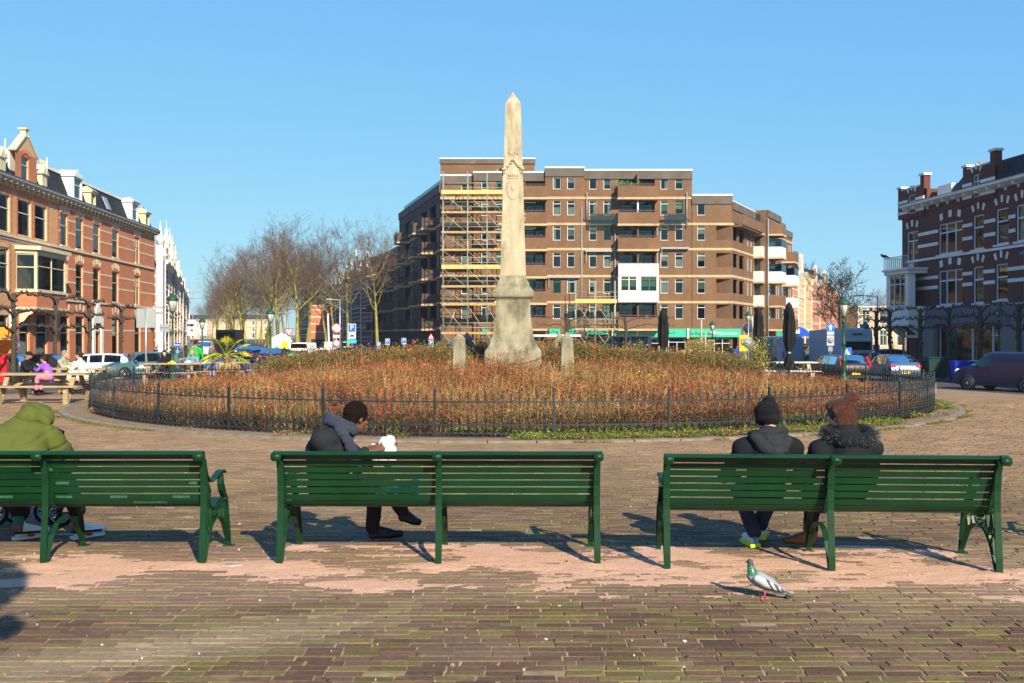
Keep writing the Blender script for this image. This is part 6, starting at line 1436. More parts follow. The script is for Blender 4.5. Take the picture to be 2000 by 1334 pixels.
# neighbour at the right edge with blue-grey turret bay, then the row running on out of frame
loc, rz, L_ = dirframe(rw_(58.9), rw_(48)); r2 = thing('turret_house', 'brick house with white bay and blue grey curved roof at the right edge', 'house', loc, rz)
ops = [(1.2, 7.4, 1.3, 2.2), (5.5, 7.4, 1.3, 2.2), (8, 3.8, 1.3, 2.3)]; mb = MB(); wallgeo(mb, L_, BG, 11.6, ops + [(.6, -.7, 8, 3.0)]); mb.build('wall', B_purple, r2); shell(r2, L_, 10, BG, 11.6, B_purple)
for w in ops: window(r2, *w, 'sash', M_wframe, 'H')
bands(r2, L_, (8.0, 8.9, 5, 5.7), ops, M_rend, .22, .035); cornice(r2, L_, 11.3, M_rend, .7, M_rend, 1.2)
mb = MB(); mb.box((.3, -1.3, 2.4), (3.4, -.01, 6.3)); b_ = mb.build('bay_window', M_rend, r2); window(b_, .7, 3.8, 2.3, 2.2, 'triple', M_wframe, None, y=-1.42); mb = MB(); mb.prism([(-1.55, 6.3), (0, 6.3), (0, 7.4), (-.5, 7.2), (-1.1, 6.7)], .1, 3.6, 'yz'); mb.build('bay_roof', mat('blue_grey_slate', (.10, .14, .24), var=.3, scale=9), b_)
mb = MB(); mb.prism([(0, 11.9), (1.2, 16.5), (9, 16.5), (10, 11.9)], 0, L_, 'yz'); mb.build('mansard', M_slate, r2)
mb = MB(); mb.box((.6, .3, -.7), (8.6, .35, 2.3)); mb.build('brown_shutter', mat('brown_shutter', (.16, .09, .045), var=.1), r2)
loc, rz, L_ = dirframe(rw_(47.9), rw_(5)); r3 = thing('row_house', 'tall dark brick row continuing past the right edge', 'house', loc, rz)
mb = MB(); mb.box((0, 0, -1), (L_, 9, 13.5)); mb.build('wall', B_purple, r3); mb = MB(); mb.prism([(0, 13.5), (1.5, 16), (7, 16), (9, 13.5)], 0, L_, 'yz'); mb.build('mansard', M_slate, r3)

# ============================================================ scaffolds
M_tube = mat('scaffold_tube', (.35, .38, .30), rough=.5, metal=.4, var=.3, scale=2); M_board = mat('scaffold_board', (.42, .27, .12), rough=.9, var=.3, scale=3); M_ybrd = mat('yellow_toe_board', (.60, .42, .15), rough=.8, var=.15)
def scaffold(label, x0, x1, y, zt, xs, plats, yel, depth=1.1):
    t = thing('scaffold', label, 'scaffold', (x0, y, BG)); 
    for x in xs:
        for dy in (0, depth): m = MB(); m.tube([(x - x0, dy, 0), (x - x0, dy, zt - BG)], .045, 5); m.build('upright', M_tube, t)
    for i, z in enumerate(plats):
        m = MB(); w = x1 - x0; m.box((0, 0, z - BG), (w, depth, z - BG + .1)); m.build('platform', M_board, t)
        m = MB(); m.box((-.1, -.05, z - BG - .02), (w + (.5 if z == yel else 0), -.01, z - BG + (.42 if z in yel else .2))); m.build('toe_board', M_ybrd if z in yel else M_board, t)
        for dz in (.65, 1.15): m = MB(); m.tube([(0, -.03, z - BG + dz), (w, -.03, z - BG + dz)], .035, 5); m.build('guard_rail', M_tube, t)
        z0 = plats[i + 1] if i + 1 < len(plats) else BG
        for a, b in zip(xs[:-1], xs[1:]):
            m = MB(); m.tube([(a - x0, -.05, z - BG), (b - x0, -.05, z0 - BG)], .035, 5); m.build('brace', M_tube, t)
        m = MB(); a = Vector((xs[0] - x0 + .2, .6, z0 - BG)); b = Vector((xs[0] - x0 + 1.5, .6, z - BG)); m.tube([a, b], .03, 4); m.tube([a + Vector((0, .4, 0)), b + Vector((0, .4, 0))], .03, 4)
        for k in range(9): p = a.lerp(b, (k + .5) / 9); m.tube([p, p + Vector((0, .4, 0))], .02, 4)
        m.build('ladder', M_steel, t)
    return t
X_ = lambda px: (px - 1000) * .0538
scaffold('tall metal scaffold with yellow boards on the left of the apartment block', X_(864), X_(983), 107.6, 18.9, [X_(q) for q in (865, 913, 951, 982)], [16.5, 14.5, 12.4, 10.55, 8.65, 6.7, 4.8, 1.8], (16.5, 8.65))
scaffold('smaller metal scaffold with a yellow platform on the front of the apartment block', X_(1125), X_(1205), 107.6, 7.4, [X_(q) for q in (1125, 1163, 1202)], [5.05, 2.2], (5.05,))
# ------------------------------------------------------------ bare trees
M_bark = mat('lichened_bark', (.27, .23, .05), rough=.95, var=.35, scale=6, bump=.6, bscale=18, dirt=((.085, .065, .04), 2.2, .5), stretch=(1, 1, .4))
M_twig = mat('purple_brown_twigs', (.135, .088, .062), rough=.9, var=.3, scale=1.5, dirt=((.17, .14, .04), 1.2, .62))
M_dbark = mat('dark_bark', (.055, .045, .035), rough=.95, var=.4, scale=8, bump=.6, bscale=25, dirt=((.10, .09, .05), 3, .58))
def tree_meshes(seed, h=13.5, th=4.6, r0=.24, lim=6, up=.75, twig=.017):
    q = random.Random(seed); T = MB(); C = MB(); rnd = lambda s: Vector((q.gauss(0, s), q.gauss(0, s), q.gauss(0, s)))
    def grow(p, d, L, r, lev):
        n = 5 if lev < 2 else 4; pts = [p]; dd = d.normalized(); rr_ = [r]
        for i in range(n):
            dd = (dd + rnd(.11 + .05 * lev) + Vector((0, 0, .09 if lev > 0 else 0))).normalized(); pts.append(pts[-1] + dd * L / n); rr_.append(max(twig * .45, r * (1 - .62 * (i + 1) / n)))
        (T if lev < 2 and lim == 6 else C).tube(pts, rr_, 7 if lev < 1 else 5 if lev < 2 else 3, 0, None, lev < 2)
        if lev >= 4: return
        m = (4, 5, 5, 3, 2)[lev]
        for k in range(m):
            t = q.uniform(.28, 1) if lev else q.uniform(.5, 1.0); i = min(n - 1, int(t * n)); b = pts[i].lerp(pts[i + 1], t * n - i)
            a = q.random() * 6.28; o = dd.orthogonal().normalized(); o = (o * cos(a) + dd.cross(o) * sin(a)); nd = (dd * q.uniform(.5, 1.0) + o * q.uniform(.5, 1.0) + Vector((0, 0, .12))).normalized()
            grow(b, nd, L * q.uniform(.42, .66), max(twig * .6, rr_[i] * .55), lev + 1)
        if lev: grow(pts[-1], dd, L * .5, rr_[-1], lev + 1)
    # trunk
    pts = [Vector((0, 0, -.1))]; dd = Vector((q.gauss(0, .04), q.gauss(0, .04), 1)); n = 8
    for i in range(n): dd = (dd + rnd(.035)).normalized(); dd.z = abs(dd.z); pts.append(pts[-1] + dd * (h * .62) / n)
    rad = [r0 * 1.25] + [r0 * (1 - .68 * i / n) for i in range(1, n + 1)]; T.tube(pts, rad, 9)
    for k in range(lim + 3):
        z = th + (h * .62 - th) * (k / (lim + 2)); f = z / (h * .62) * n; i = min(n - 1, int(f)); b = pts[i].lerp(pts[i + 1], f - i); a = k * 2.4 + q.random()
        grow(b, Vector((cos(a), sin(a), up * q.uniform(.6, 1.3))), h * q.uniform(.24, .34), rad[i] * .5, 1)
    for k in range(3): a = q.random() * 6.28; grow(pts[-1], Vector((cos(a) * .5, sin(a) * .5, 1)), h * .30, rad[-1] * .9, 1)
    return T.mesh('trunk', M_bark), C.mesh('crown', M_twig)
TV = [tree_meshes(s, h_, t_) for s, h_, t_ in ((3, 13.5, 5.0), (8, 14, 5.4), (14, 13, 4.8), (21, 14.5, 5.6))]
def tree(label, px, d, ztop, var, rz, group='bare trees of the avenue'):
    x = (px - 1000) * d / 2000; h0 = (13.5, 14, 13, 14.5)[var]; s = (ztop + .85) / (h0 * 1.02); t = thing('bare_tree', label, 'tree', (x, d, gz(x, d)), rz, group); t.scale = (s, s, s)
    inst('trunk', TV[var][0], t); inst('crown', TV[var][1], t); return t
for a in (('bare tree with bright yellow lichened trunk beside the cyan bin', 581, 106, 13.4, 0, 0), ('bare tree with yellow green trunk behind the parked dark cars', 545, 120, 13.6, 1, 1), ('bare tree right of the white flagpole, dark foot and yellow trunk', 679, 108, 12.6, 2, 2),
          ('bare pale trunked tree next to the shaded apartment wing', 738, 104, 12.2, 3, 3.3), ('forked bare tree before the orange brick gable', 605, 150, 15.5, 3, 4), ('thick bare tree just left of the green lamp post', 516, 130, 14.5, 1, 5), ('bare tree immediately behind the thick one near the lamp post', 525, 146, 15.5, 2, .5),
          ('slim bare tree behind the white flagpole', 639, 155, 13.5, 0, 2.2), ('bare tree crown between the flagpole and the orange gable', 655, 175, 15, 1, 3)): tree(*a)
ORD = 'one two three four five six seven eight nine ten eleven twelve thirteen'.split()
k = 0
for Y in (150, 160, 171, 183, 196, 210, 226, 244, 264, 290, 320, 360, 410):
    for off, sgn in ((0, 1), (9.5, -1)):
        X = -39.0 - .312 * (Y - 150) + off + R.uniform(-.8, .8); px = 1000 + 2000 * X / Y
        tree('bare avenue tree, number %s from the front in the %s row beside the left street' % (ORD[k // 2], 'right' if off else 'left'), px, Y, R.uniform(12.5, 15.5), k % 4, R.random() * 6, 'far trees of the avenue'); k += 1
for (px, d, z, lab) in ((415, 520, 16, 'hazy bare tree at the far end of the left street'), (392, 480, 15, 'leftmost hazy bare tree closing the left street'), (1746, 150, 7.5, 'bare tree behind the bay of the dark brick house'), (1730, 170, 9, 'bare tree at the far end of the right street')): tree(lab, px, d, z, k % 4, 1.0, None); k += 1
TV.append(tree_meshes(33, 9.0, 2.6, .20, 7, .5, .03)); 
x = 644 * 92 / 2000; t = thing('bare_tree', 'dark bare street tree with wide crown behind the green lamp post at right', 'tree', (x + .1, 92, BG)); inst('trunk', TV[4][0], t, sc=.98); inst('crown', TV[4][1], t, sc=.98); t.children[0].data = t.children[0].data.copy()
for c in t.children: c.data = c.data.copy(); c.data.materials.clear(); c.data.materials.append(M_dbark)
# pleached limes: trunk with knobbly arms trained sideways
def pleached(label, x, y, ang, tiers, span, group, zb=BG):
    thin = .62 if x > 0 else 1
    t = thing('pleached_tree', label, 'tree', (x, y, zb), ang, group); q = random.Random(int(abs(x * 31 + y * 7))); mb = MB(); H_ = tiers[0] - zb
    pts = [Vector((q.gauss(0, .04), q.gauss(0, .04), H_ * i / 6)) for i in range(7)]; mb.tube(pts, [.16, .14, .13, .12, .13, .12, .12], 8)
    for k in range(7): z = H_ * q.uniform(.45, 1); a = q.random() * 6.28; mb.ball((.13 * cos(a), .13 * sin(a), z), q.uniform(.06, .10), 6)
    mb.build('trunk', M_dbark, t)
    for i, z in enumerate(tiers):
        for s in (-1, 1):
            mb = MB(); P = [Vector((0, 0, z - zb - .45))]; n = 8
            for j in range(1, n + 1): P.append(Vector((s * span[s > 0] * j / n, q.gauss(0, .04), z - zb + q.gauss(0, .05) - .35 * (1 - min(1, j / 2.5)))))
            mb.tube(P, [(.075 - .04 * j / n) * thin for j in range(n + 1)], 6)
            for j in range(1, n + 1):
                mb.ball(P[j] + Vector((0, 0, .03)), q.uniform(.05, .09) * thin, 6)
                for m in range(3): mb.tube([P[j], P[j] + Vector((q.gauss(0, .10), q.gauss(0, .08), q.uniform(.05, .25)))], [.03, .012], 4)
            mb.build('trained_branch', M_dbark, t)
for i, (px, lab) in enumerate(((-48, 'pleached lime left of the frame edge'), (27, 'pleached lime beside the red and white banner'), (108, 'pleached lime between the bay window and the red house'), (175, 'pleached lime just left of the white stepped doorway'), (237, 'pleached lime right of the white stepped doorway'))):
    k_ = -(px - 1000) / 2000; Y = 21.6 / (k_ - .09); pleached(lab + ' with knobbly arms', -k_ * Y, Y, radians(95), (3.95, 3.05, 2.2) if i < 4 else (3.8, 2.9), (3.1, 3.1), 'pleached limes before the left houses')
for i, (px, lab) in enumerate(((1712, 'leftmost pleached lime before the dark brick house'), (1738, 'second pleached lime from the street corner at right'), (1798, 'pleached lime in front of the pebble pier'), (1853, 'pleached lime in front of the shop window'), (1916, 'pleached lime in front of the shop door'), (1990, 'pleached lime near the right edge'))):
    k_ = (px - 1000) / 2000; Y = 32.0 / (k_ + .1); pleached(lab + ' with knobbly arms', k_ * Y, Y, radians(-85), (3.35, 2.75, 2.15), (1.95, 1.95), 'pleached limes before the right houses')
for px, lab in ((1108, 'thin espaliered tree before the small scaffold'), (1222, 'thin espaliered tree before the teal fascia')):
    x = (px - 1000) * .0475; pleached(lab, x, 95, 0, (3.3, 2.6, 1.9), (2.6, 4.5), 'thin espaliers before the apartment block')

# ------------------------------------------------------------ palm in a tub
pm = thing('palm_tree', 'small fan palm with yellow green fronds in a black tub behind the railing', 'palm', (-9.5, 34, gz(-9.5, 34)))
mb = MB(); mb.tube([(0, 0, .35), (.02, 0, .7), (0, 0, 1.1)], [.10, .12, .09], 8)
for k in range(60): a = R.random() * 6.3; z = R.uniform(.4, 1.1); mb.tube([(.1 * cos(a), .1 * sin(a), z), (.15 * cos(a), .15 * sin(a), z + .1)], [.012, .005], 3)
mb.build('trunk', mat('palm_fibre', (.20, .12, .06), var=.4, scale=20), pm)
mb = MB(); mb.lathe([(.26, 0), (.32, .5), (.34, .52)], 12); mb.build('tub', M_black, pm)
pf = mat('palm_frond', (1, 1, 1), rough=.5, attr=True, var=.2)
for k in range(20):
    a = k * 2.4 + R.random() * .5; e = R.uniform(-.35, 1.1) if k < 15 else R.uniform(-1.0, -.6); c = R.choice(((.50, .48, .04), (.36, .42, .03), (.62, .55, .07), (.22, .30, .03))) if e > -.5 else (.45, .30, .10); D = Vector((cos(a) * cos(e), sin(a) * cos(e), sin(e))); mb = MB()
    p0 = Vector((0, 0, 1.1)); p1 = p0 + D * .42; mb.tube([p0, p1], [.012, .009], 4, 0, c); sd_v = D.cross(Vector((0, 0, 1))).normalized(); upv = sd_v.cross(D)
    for j in range(19):
        b = -1.25 + 2.5 * j / 18; dj = (D * cos(b) + sd_v * sin(b)).normalized(); w = sd_v.cross(dj) * 0 + (dj.cross(upv)).normalized() * .0085; L = R.uniform(.38, .5) * (1 - .15 * abs(b)); q = p1 + dj * L - Vector((0, 0, .10))
        m_ = p1 + dj * L * .55 + Vector((0, 0, .01)); mb.add([p1 - w * .3, p1 + w * .3, m_ + w, q, m_ - w], ((0, 1, 2, 3, 4),), 0, c)
    mb.build('frond', pf, pm)
# bamboo tubs, barrel
def bamboo(label, px, d, h, w):
    x = (px - 1000) * d / 2000; t = thing('bamboo_planter', label, 'planter', (x, d, gz(x, d)), 0, 'bamboo planters behind the bed'); mb = MB(); mb.box((-.3, -.3, 0), (.3, .3, .45)); mb.build('tub', M_wood, t)
    mb = MB()
    for k in range(150):
        a = R.random() * 6.28; d_ = Vector((R.gauss(0, .22), R.gauss(0, .22), 1)); c = R.choice(((.22, .22, .05), (.32, .26, .08), (.14, .15, .03), (.40, .32, .12))); p = Vector((.2 * cos(a), .2 * sin(a), .4)); L = h * R.uniform(.4, .8); e = blade(mb, p, d_, L, .014, c)
        for j in range(10): leaf(mb, p + (Vector(e) - p) * R.uniform(.2, 1.1) + Vector((R.gauss(0, .07), R.gauss(0, .07), R.gauss(0, .05))), R.uniform(.03, .055), R.choice(((.30, .27, .06), (.18, .20, .04), (.45, .36, .12), (.12, .14, .03))))
    mb.build('foliage', M_leafy, t)
bamboo('feathery bamboo planter behind the hedge next to the first black parasol', 1240, 38, 1.35, 1); bamboo('feathery bamboo planter left of the barrel', 1364, 39, 1.6, 1); bamboo('large golden green bamboo planter beside the sunlit terrace tables', 1487, 37, 1.65, 1)
x = 384 * 40 / 2000; t = thing('barrel', 'old oak barrel with steel hoops serving as a table', 'barrel', (x, 40, gz(x, 40)))
mb = MB(); mb.lathe([(.24, .02), (.29, .25), (.31, .48), (.29, .72), (.24, .94)], 16); mb.build('staves', mat('grey_oak', (.36, .32, .27), var=.3, scale=10, stretch=(6, 6, .5)), t)
for z, r in ((.06, .253), (.24, .292), (.70, .295), (.90, .253)): mb = MB(); mb.lathe([(r, z - .03), (r + .006, z), (r, z + .03)], 16); mb.build('hoop', M_steel, t)
# ------------------------------------------------------------ street furniture
M_lampg = mat('lamp_post_green', (.015, .07, .035), rough=.45, var=.15); M_frost = mat('frosted_glass', (.50, .48, .42), rough=.25, spec=.6, var=.1)
def lantern(label, px, d, ztop, arms=True, m=None, group='green lantern posts'):
    m = m or M_lampg; x = (px - 1000) * d / 2000; g = gz(x, d); t = thing('lamp_post', label, 'lamp post', (x, d, g), 0, group); h = ztop - g
    mb = MB(); mb.lathe([(.16, 0), (.16, .25), (.11, .30), (.10, .85), (.13, .88), (.13, .95), (.07, 1.0), (.06, 1.5), (.085, 1.52), (.085, 1.58), (.05, 1.62), (.042, h - 1.05), (.07, h - 1.02), (.07, h - .95), (.04, h - .9), (.05, h - .78), (.10, h - .74)], 10); mb.build('post', m, t)
    if arms:
        mb = MB(); 
        for s in (-1, 1): mb.tube([(0, 0, h - 1.15), (s * .12, 0, h - 1.22), (s * .22, 0, h - 1.15), (s * .24, 0, h - 1.05), (s * .19, 0, h - 1.03)], .014, 5)
        mb.build('scroll_arm', m, t)
    mb = MB(); mb.lathe([(.10, h - .74), (.20, h - .30), (.19, h - .29)], 6); mb.build('lantern_glass', M_frost, t)
    mb = MB(); mb.lathe([(.25, h - .30), (.25, h - .27), (.17, h - .16), (.07, h - .08), (.05, h - .03), (.015, h)], 12)
    for k in range(6): a = 2 * pi * k / 6; mb.beam((.10 * cos(a), .10 * sin(a), h - .74), (.205 * cos(a), .205 * sin(a), h - .30), .014, .014)
    mb.build('lantern_cap', m, t); return t
lantern('green lantern post with scroll arms behind the picnic tables at left', 337, 41, 3.42); lantern('slim green lantern post between the palm and the yellow tree', 528, 52, 3.1, False); lantern('green lantern post far down the left street by the billboards', 395, 66, 2.85)
lantern('tall green lantern post in front of the dark estate car', 1648, 39, 3.2); lantern('green lantern post in front of the teal shop fascia', 1391.5, 76, 2.75); lantern('dark lantern post before the camper', 1690, 78, 2.75); lantern('green lantern post right of the yellow sign, partly behind a parasol', 1461, 73, 3.4); lantern('lantern hanging among the pleached limes at right', 1951, 57, 3.3); lantern('small green lantern seen behind the small scaffold', 1144, 100, 2.7)
def mast(label, px, d, ztop, arm=1.2, s=1):
    x = (px - 1000) * d / 2000; t = thing('street_light', label, 'street light', (x, d, BG), 0, 'modern street lights'); h = ztop - BG; mb = MB(); mb.tube([(0, 0, 0), (0, 0, h)], [.09, .05], 6); mb.tube([(0, 0, h), (s * arm, 0, h + .08)], .04, 5); mb.build('mast', M_steel, t); mb = MB(); mb.box((s * arm * .7, -.1, h + .02), (s * (arm + .35), .1, h + .14)); mb.build('lamp_head', M_steel, t)
mast('tall grey street light just past the white quoined house', 358, 95, 5.6); mast('grey street light second in the left street', 370, 125, 6.1); mast('grey street light third in the left street', 377, 160, 5.9); mast('grey street light before the shaded terrace right of the flagpole', 664, 100, 5.1, 1.0, -1); mast('grey street light far along the avenue', 562, 150, 4.9, 1, -1); mast('black arched street light before the dark brick corner house', 1714, 85, 4.9, 1.8, -1)
M_sb = mat('sign_blue', (.01, .13, .55), rough=.4, var=.04); M_sr = mat('sign_red', (.55, .02, .03), rough=.4, var=.04); M_sback = mat('sign_back_grey', (.36, .38, .36), rough=.5, metal=.3, var=.1); M_cy = mat('sign_cyan', (.03, .45, .60), rough=.4)
def pole(t, h, r=.03, m=None): mb = MB(); mb.tube([(0, 0, 0), (0, 0, h)], r, 6); mb.build('pole', m or M_steel, t)
def plate(t, z, w, h, m, y=-.05, name='plate', x=0): mb = MB(); mb.box((x - w / 2, y - .012, z - h / 2), (x + w / 2, y, z + h / 2)); return mb.build(name, m, t)
def sgn(label, px, d, cat='road sign', name='road_sign', group=None, rz=0): x = (px - 1000) * d / 2000; return thing(name, label, cat, (x, d, gz(x, d)), rz, group)
t = sgn('large blank grey sign back on a pole before the red brick house', 285, 44); g = t.location.z; pole(t, 2.9 - g, .04); plate(t, 2.45 - g, .85, .82, M_sback, .06)
t = sgn('small blue and grey sign backs beyond the white quoined house', 322, 78); pole(t, 3.4, .04); plate(t, 3.1, .75, .6, M_sback); plate(t, 3.1, .8, .05, M_sb, -.07, 'edge')
t = sgn('white bordered blue sign under the lantern post in the left street', 347, 82); pole(t, 2.2); plate(t, 1.75, .5, .34, M_sb); plate(t, 1.75, .42, .05, M_white, -.065, 'stripe'); plate(t, 1.2, .25, .25, M_cy)
t = sgn('pair of pale advertising boards far down the left street', 385, 100, 'billboard', 'advertising_board'); pole(t, 4.2, .05); plate(t, 3.2, .85, 1.5, mat('pale_poster', (.55, .62, .66), var=.2, scale=3), x=-.5); plate(t, 3.2, .8, 1.5, MC['pale_poster'], x=.55); [plate(t, 3.5 - .5 * k, .25, .2, M_sr, -.07, 'print', x=-.5) for k in range(2)]
def tri(t, z, s, m, y, inv=False, name='triangle'): mb = MB(); k = -1 if inv else 1; mb.prism([(-s / 2, z - k * s * .43), (s / 2, z - k * s * .43), (0, z + k * s * .43)], y - .01, y, 'xz'); mb.build(name, m, t)
def disc(t, z, r, m, y, name='disc'): mb = MB(); mb.lathe([(r, 0), (r, .01)], 24, (0, y, z), axis=(0, -1, 0)); mb.build(name, m, t)
t = sgn('give way sign, inverted triangle with red border beside the billboard', 565, 86); pole(t, 3.1); tri(t, 2.75, .82, M_sr, -.05, True, 'border'); tri(t, 2.77, .55, M_white, -.065, True); plate(t, 2.05, .5, .18, M_white)
t = sgn('two round white signs with red borders on one pole right of the flagpole', 657, 72); pole(t, 3.4); disc(t, 3.0, .36, M_sr, -.05, 'border'); disc(t, 3.0, .30, M_white, -.065); plate(t, 2.45, .45, .2, M_white); disc(t, 1.95, .28, M_sr, -.05, 'border'); disc(t, 1.95, .22, M_white, -.065)
t = sgn('thin grey pole standing beside the round signs', 650, 73); pole(t, 2.4)
t = sgn('white flagpole with a red cap standing in front of the avenue', 641, 60, 'flagpole', 'flagpole'); mb = MB(); mb.tube([(.12, 0, 0), (-.02, 0, 3.8)], [.06, .045], 8); mb.build('pole', M_white, t); mb = MB(); mb.lathe([(.06, 3.8), (.08, 3.84), (.05, 3.9)], 8, (-.02, 0, 0)); mb.build('cap', M_sr, t)
def letter_sign(label, px, d, ch='P', z=2.2, wid=.4, hgt=.55, extra=None, group='blue parking signs'):
    t = sgn(label, px, d, group=group); pole(t, z + hgt / 2); plate(t, z, wid, hgt, M_white, -.04, 'plate'); plate(t, z + .04, wid * .88, hgt * .78, M_sb, -.055, 'field')
    text('letter', ch, hgt * .75, M_white, t, (0, -.073, z + .05)); return t
t = letter_sign('tall parking sign with a towing plate and cyan plate right of the flagpole', 687.5, 80, z=3.05, wid=.62, hgt=.75, group=None); plate(t, 2.45, .6, .38, M_white); plate(t, 2.05, .72, .3, M_cy); mb = MB(); mb.box((-.2, -.075, 2.42), (.2, -.066, 2.5)); mb.box((-.08, -.075, 2.5), (.15, -.066, 2.56)); mb.build('tow_symbol', M_black, t)
letter_sign('blue parking sign nearest the pale trunked tree', 740, 88, z=1.65, wid=.3); letter_sign('blue parking sign left of the white framed door of the shaded wing', 757, 90, z=1.95); letter_sign('blue parking sign between the shaded wing doors', 789, 90, z=2.0)
t = letter_sign('red warning triangle above a blue parking sign left of the scaffold', 842, 84, z=1.85, wid=.38, hgt=.6, group=None); tri(t, 2.45, .6, M_sr, -.05, name='border'); tri(t, 2.43, .36, M_white, -.065)
def zebra(label, px, d, z=1.9, s=.65):
    t = sgn(label, px, d, group='pedestrian crossing signs'); pole(t, z + s / 2); plate(t, z, s, s, M_sb); tri(t, z + .02, s * .8, M_white, -.068); mb = MB()
    mb.box((-.03, -.085, z - .12), (.02, -.08, z + .1)); mb.beam((-.02, -.083, z - .1), (-.12, -.083, z - .2), .005, .035); mb.beam((.0, -.083, z - .1), (.1, -.083, z - .2), .005, .035); mb.ball((0, -.083, z + .14), (.03, .004, .03), 6); mb.build('walking_figure', M_black, t)
zebra('pedestrian crossing sign left of the left bollard', 889, 66, 1.85, .6); zebra('pedestrian crossing sign behind the tall green lantern post', 1653, 62, 1.5, .62); zebra('pedestrian crossing sign seen edge on by the camper', 1711, 75, 1.6, .5)
t = sgn('one way sign with white arrow above a thirty zone sign', 1621.5, 66); pole(t, 3.4); plate(t, 3.05, .52, .5, M_sb); mb = MB(); mb.prism([(-.17, 3.07), (0, 3.24), (.17, 3.07), (.06, 3.07), (.06, 2.86), (-.06, 2.86), (-.06, 3.07)], -.078, -.068, 'xz'); mb.build('arrow', M_white, t)
plate(t, 2.68, .46, .2, M_lgrey); plate(t, 2.2, .46, .66, M_lgrey); disc(t, 2.2, .18, M_black, -.068, 'ring'); disc(t, 2.2, .145, M_lgrey, -.08); text('number', '30', .17, M_black, t, (0, -.095, 2.2)); plate(t, 1.65, .28, .3, mat('grey_green_plate', (.25, .32, .30)))
t = sgn('yellow notice board with a round prohibition sign on twin posts', 1453, 70); pole(t, 3.3); mb = MB(); [mb.tube([(x, 0, 0), (x, 0, 1.4)], .03, 6) for x in (-.08, .12)]; mb.build('post', M_steel, t); plate(t, 2.0, .62, 1.1, mat('sign_yellow', (.85, .50, .01), rough=.5)); disc(t, 2.05, .24, M_sr, -.068, 'border'); disc(t, 2.05, .18, M_white, -.08); mb = MB(); mb.beam((-.1, -.095, 1.95), (.1, -.095, 2.15), .01, .04); mb.build('bar', M_black, t)
t = sgn('dark round sign back with a red rim on a grey pole beside the yellow board', 1461.5, 66); pole(t, 3.5, .04); disc(t, 3.0, .32, mat('dark_sign_back', (.03, .05, .09)), .06); disc(t, 2.05, .36, M_sback, -.05)
for px, d, z, lab in ((1370, 60, 2.6, 'pale wooden post left of the lantern before the teal fascia'), (1378, 62, 1.9, 'shorter grey post beside the pale wooden post'), (1473, 42, 2.5, 'leaning pale pole beside the second black parasol')):
    t = sgn(lab, px, d, 'post', 'wooden_post'); mb = MB(); mb.tube([(.1 if px == 1473 else 0, 0, 0), (-.08 if px == 1473 else 0, 0, z - t.location.z)], .045, 6); mb.build('pole', mat('pale_pole', (.45, .36, .28)), t)
# billboard, bins, shelter
t = sgn('white gabled info board with green and yellow artwork behind a tree', 551, 95, 'billboard', 'info_board'); mb = MB(); mb.prism([(-.95, .9), (.8, .9), (.8, 2.3), (0, 2.75), (-.95, 2.3)], -.06, 0, 'xz'); mb.build('board', M_white, t); mb = MB(); mb.box((-.9, .02, 0), (-.8, .1, 2)); mb.box((.6, .02, 0), (.7, .1, 2)); mb.build('post', M_steel, t)
mb = MB(); mb.prism([(-.1, 1.2), (.5, 1.25), (.62, 1.8), (.2, 2.1), (-.05, 1.7)], -.075, -.062, 'xz'); mb.build('yellow_artwork', M_yel, t); mb = MB(); mb.prism([(-.85, 1.1), (-.3, 1.1), (-.35, 1.6), (-.6, 1.45)], -.075, -.062, 'xz'); mb.prism([(.0, .95), (.7, .95), (.5, 1.15)], -.075, -.062, 'xz'); mb.build('green_artwork', M_teal, t)
for px, d, w, m, lab in ((586, 78, .9, M_cy, 'cyan waste container with yellow print right of the yellow trunk'), (569, 79, .7, M_cy, 'low cyan waste container left of the yellow trunk')):
    t = sgn(lab, px, d, 'container', 'waste_container'); mb = MB(); mb.prism([(-w / 2, 0), (w / 2, 0), (w / 2, 1.15), (-w / 2, 1.15)], 0, .8, 'xz'); mb.build('body', m, t); mb = MB(); mb.prism([(-w / 2 - .04, 1.15), (w / 2 + .04, 1.15), (w / 2 - .1, 1.35), (-w / 2 + .1, 1.35)], -.05, .85, 'xz'); mb.build('lid', mat('bin_dark_green', (.01, .05, .03)), t); plate(t, .95, .3, .25, M_yel, -.0)
t = sgn('green weathered glass and wood windbreak in front of parked cars', 634, 66, 'screen', 'windbreak'); 
for k in range(4): mb = MB(); mb.box((-1.35 + k * .68, 0, .1), (-.69 + k * .68, .04, .95)); mb.build('panel', mat('mossy_panel', (.20, .24, .15), var=.4, scale=3, stretch=(1, 1, 8)), t)
mb = MB(); mb.box((-1.4, -.02, .9), (1.4, .06, 1.0)); mb.box((-1.4, -.02, 0), (1.4, .06, .1)); mb.build('frame', M_wood, t)
t = sgn('dark tarpaulin wrapped object between the yellow trunk and the sign', 553, 70, 'cover', 'tarpaulin'); mb = MB(); chain(mb, [(0, 0, .1), (0, 0, .6), (.05, 0, 1.2), (.1, 0, 1.7)], [.42, .34, .24, .06]); mb = [mb]; o = remesh(mb[0], 'tarpaulin_cover', M_black, .04, 1, t, (0, 0, 0)); folds(o, .04, 4, seed=3)
t = sgn('white roofed bus shelter with a yellow advert behind the right bollards', 1088, 84, 'bus shelter', 'bus_shelter'); mb = MB(); mb.box((-2.0, -.8, 2.42), (1.9, .8, 2.58)); mb.build('roof', M_white, t)
for x in (-1.2, 1.2): mb = MB(); mb.box((x - .1, .5, 0), (x + .1, .65, 2.42)); mb.prism([(x - .1, 2.0), (x + .1, 2.0), (x + .45, 2.42), (x - .45, 2.42)], .5, .6, 'xz'); mb.build('column', M_white, t)
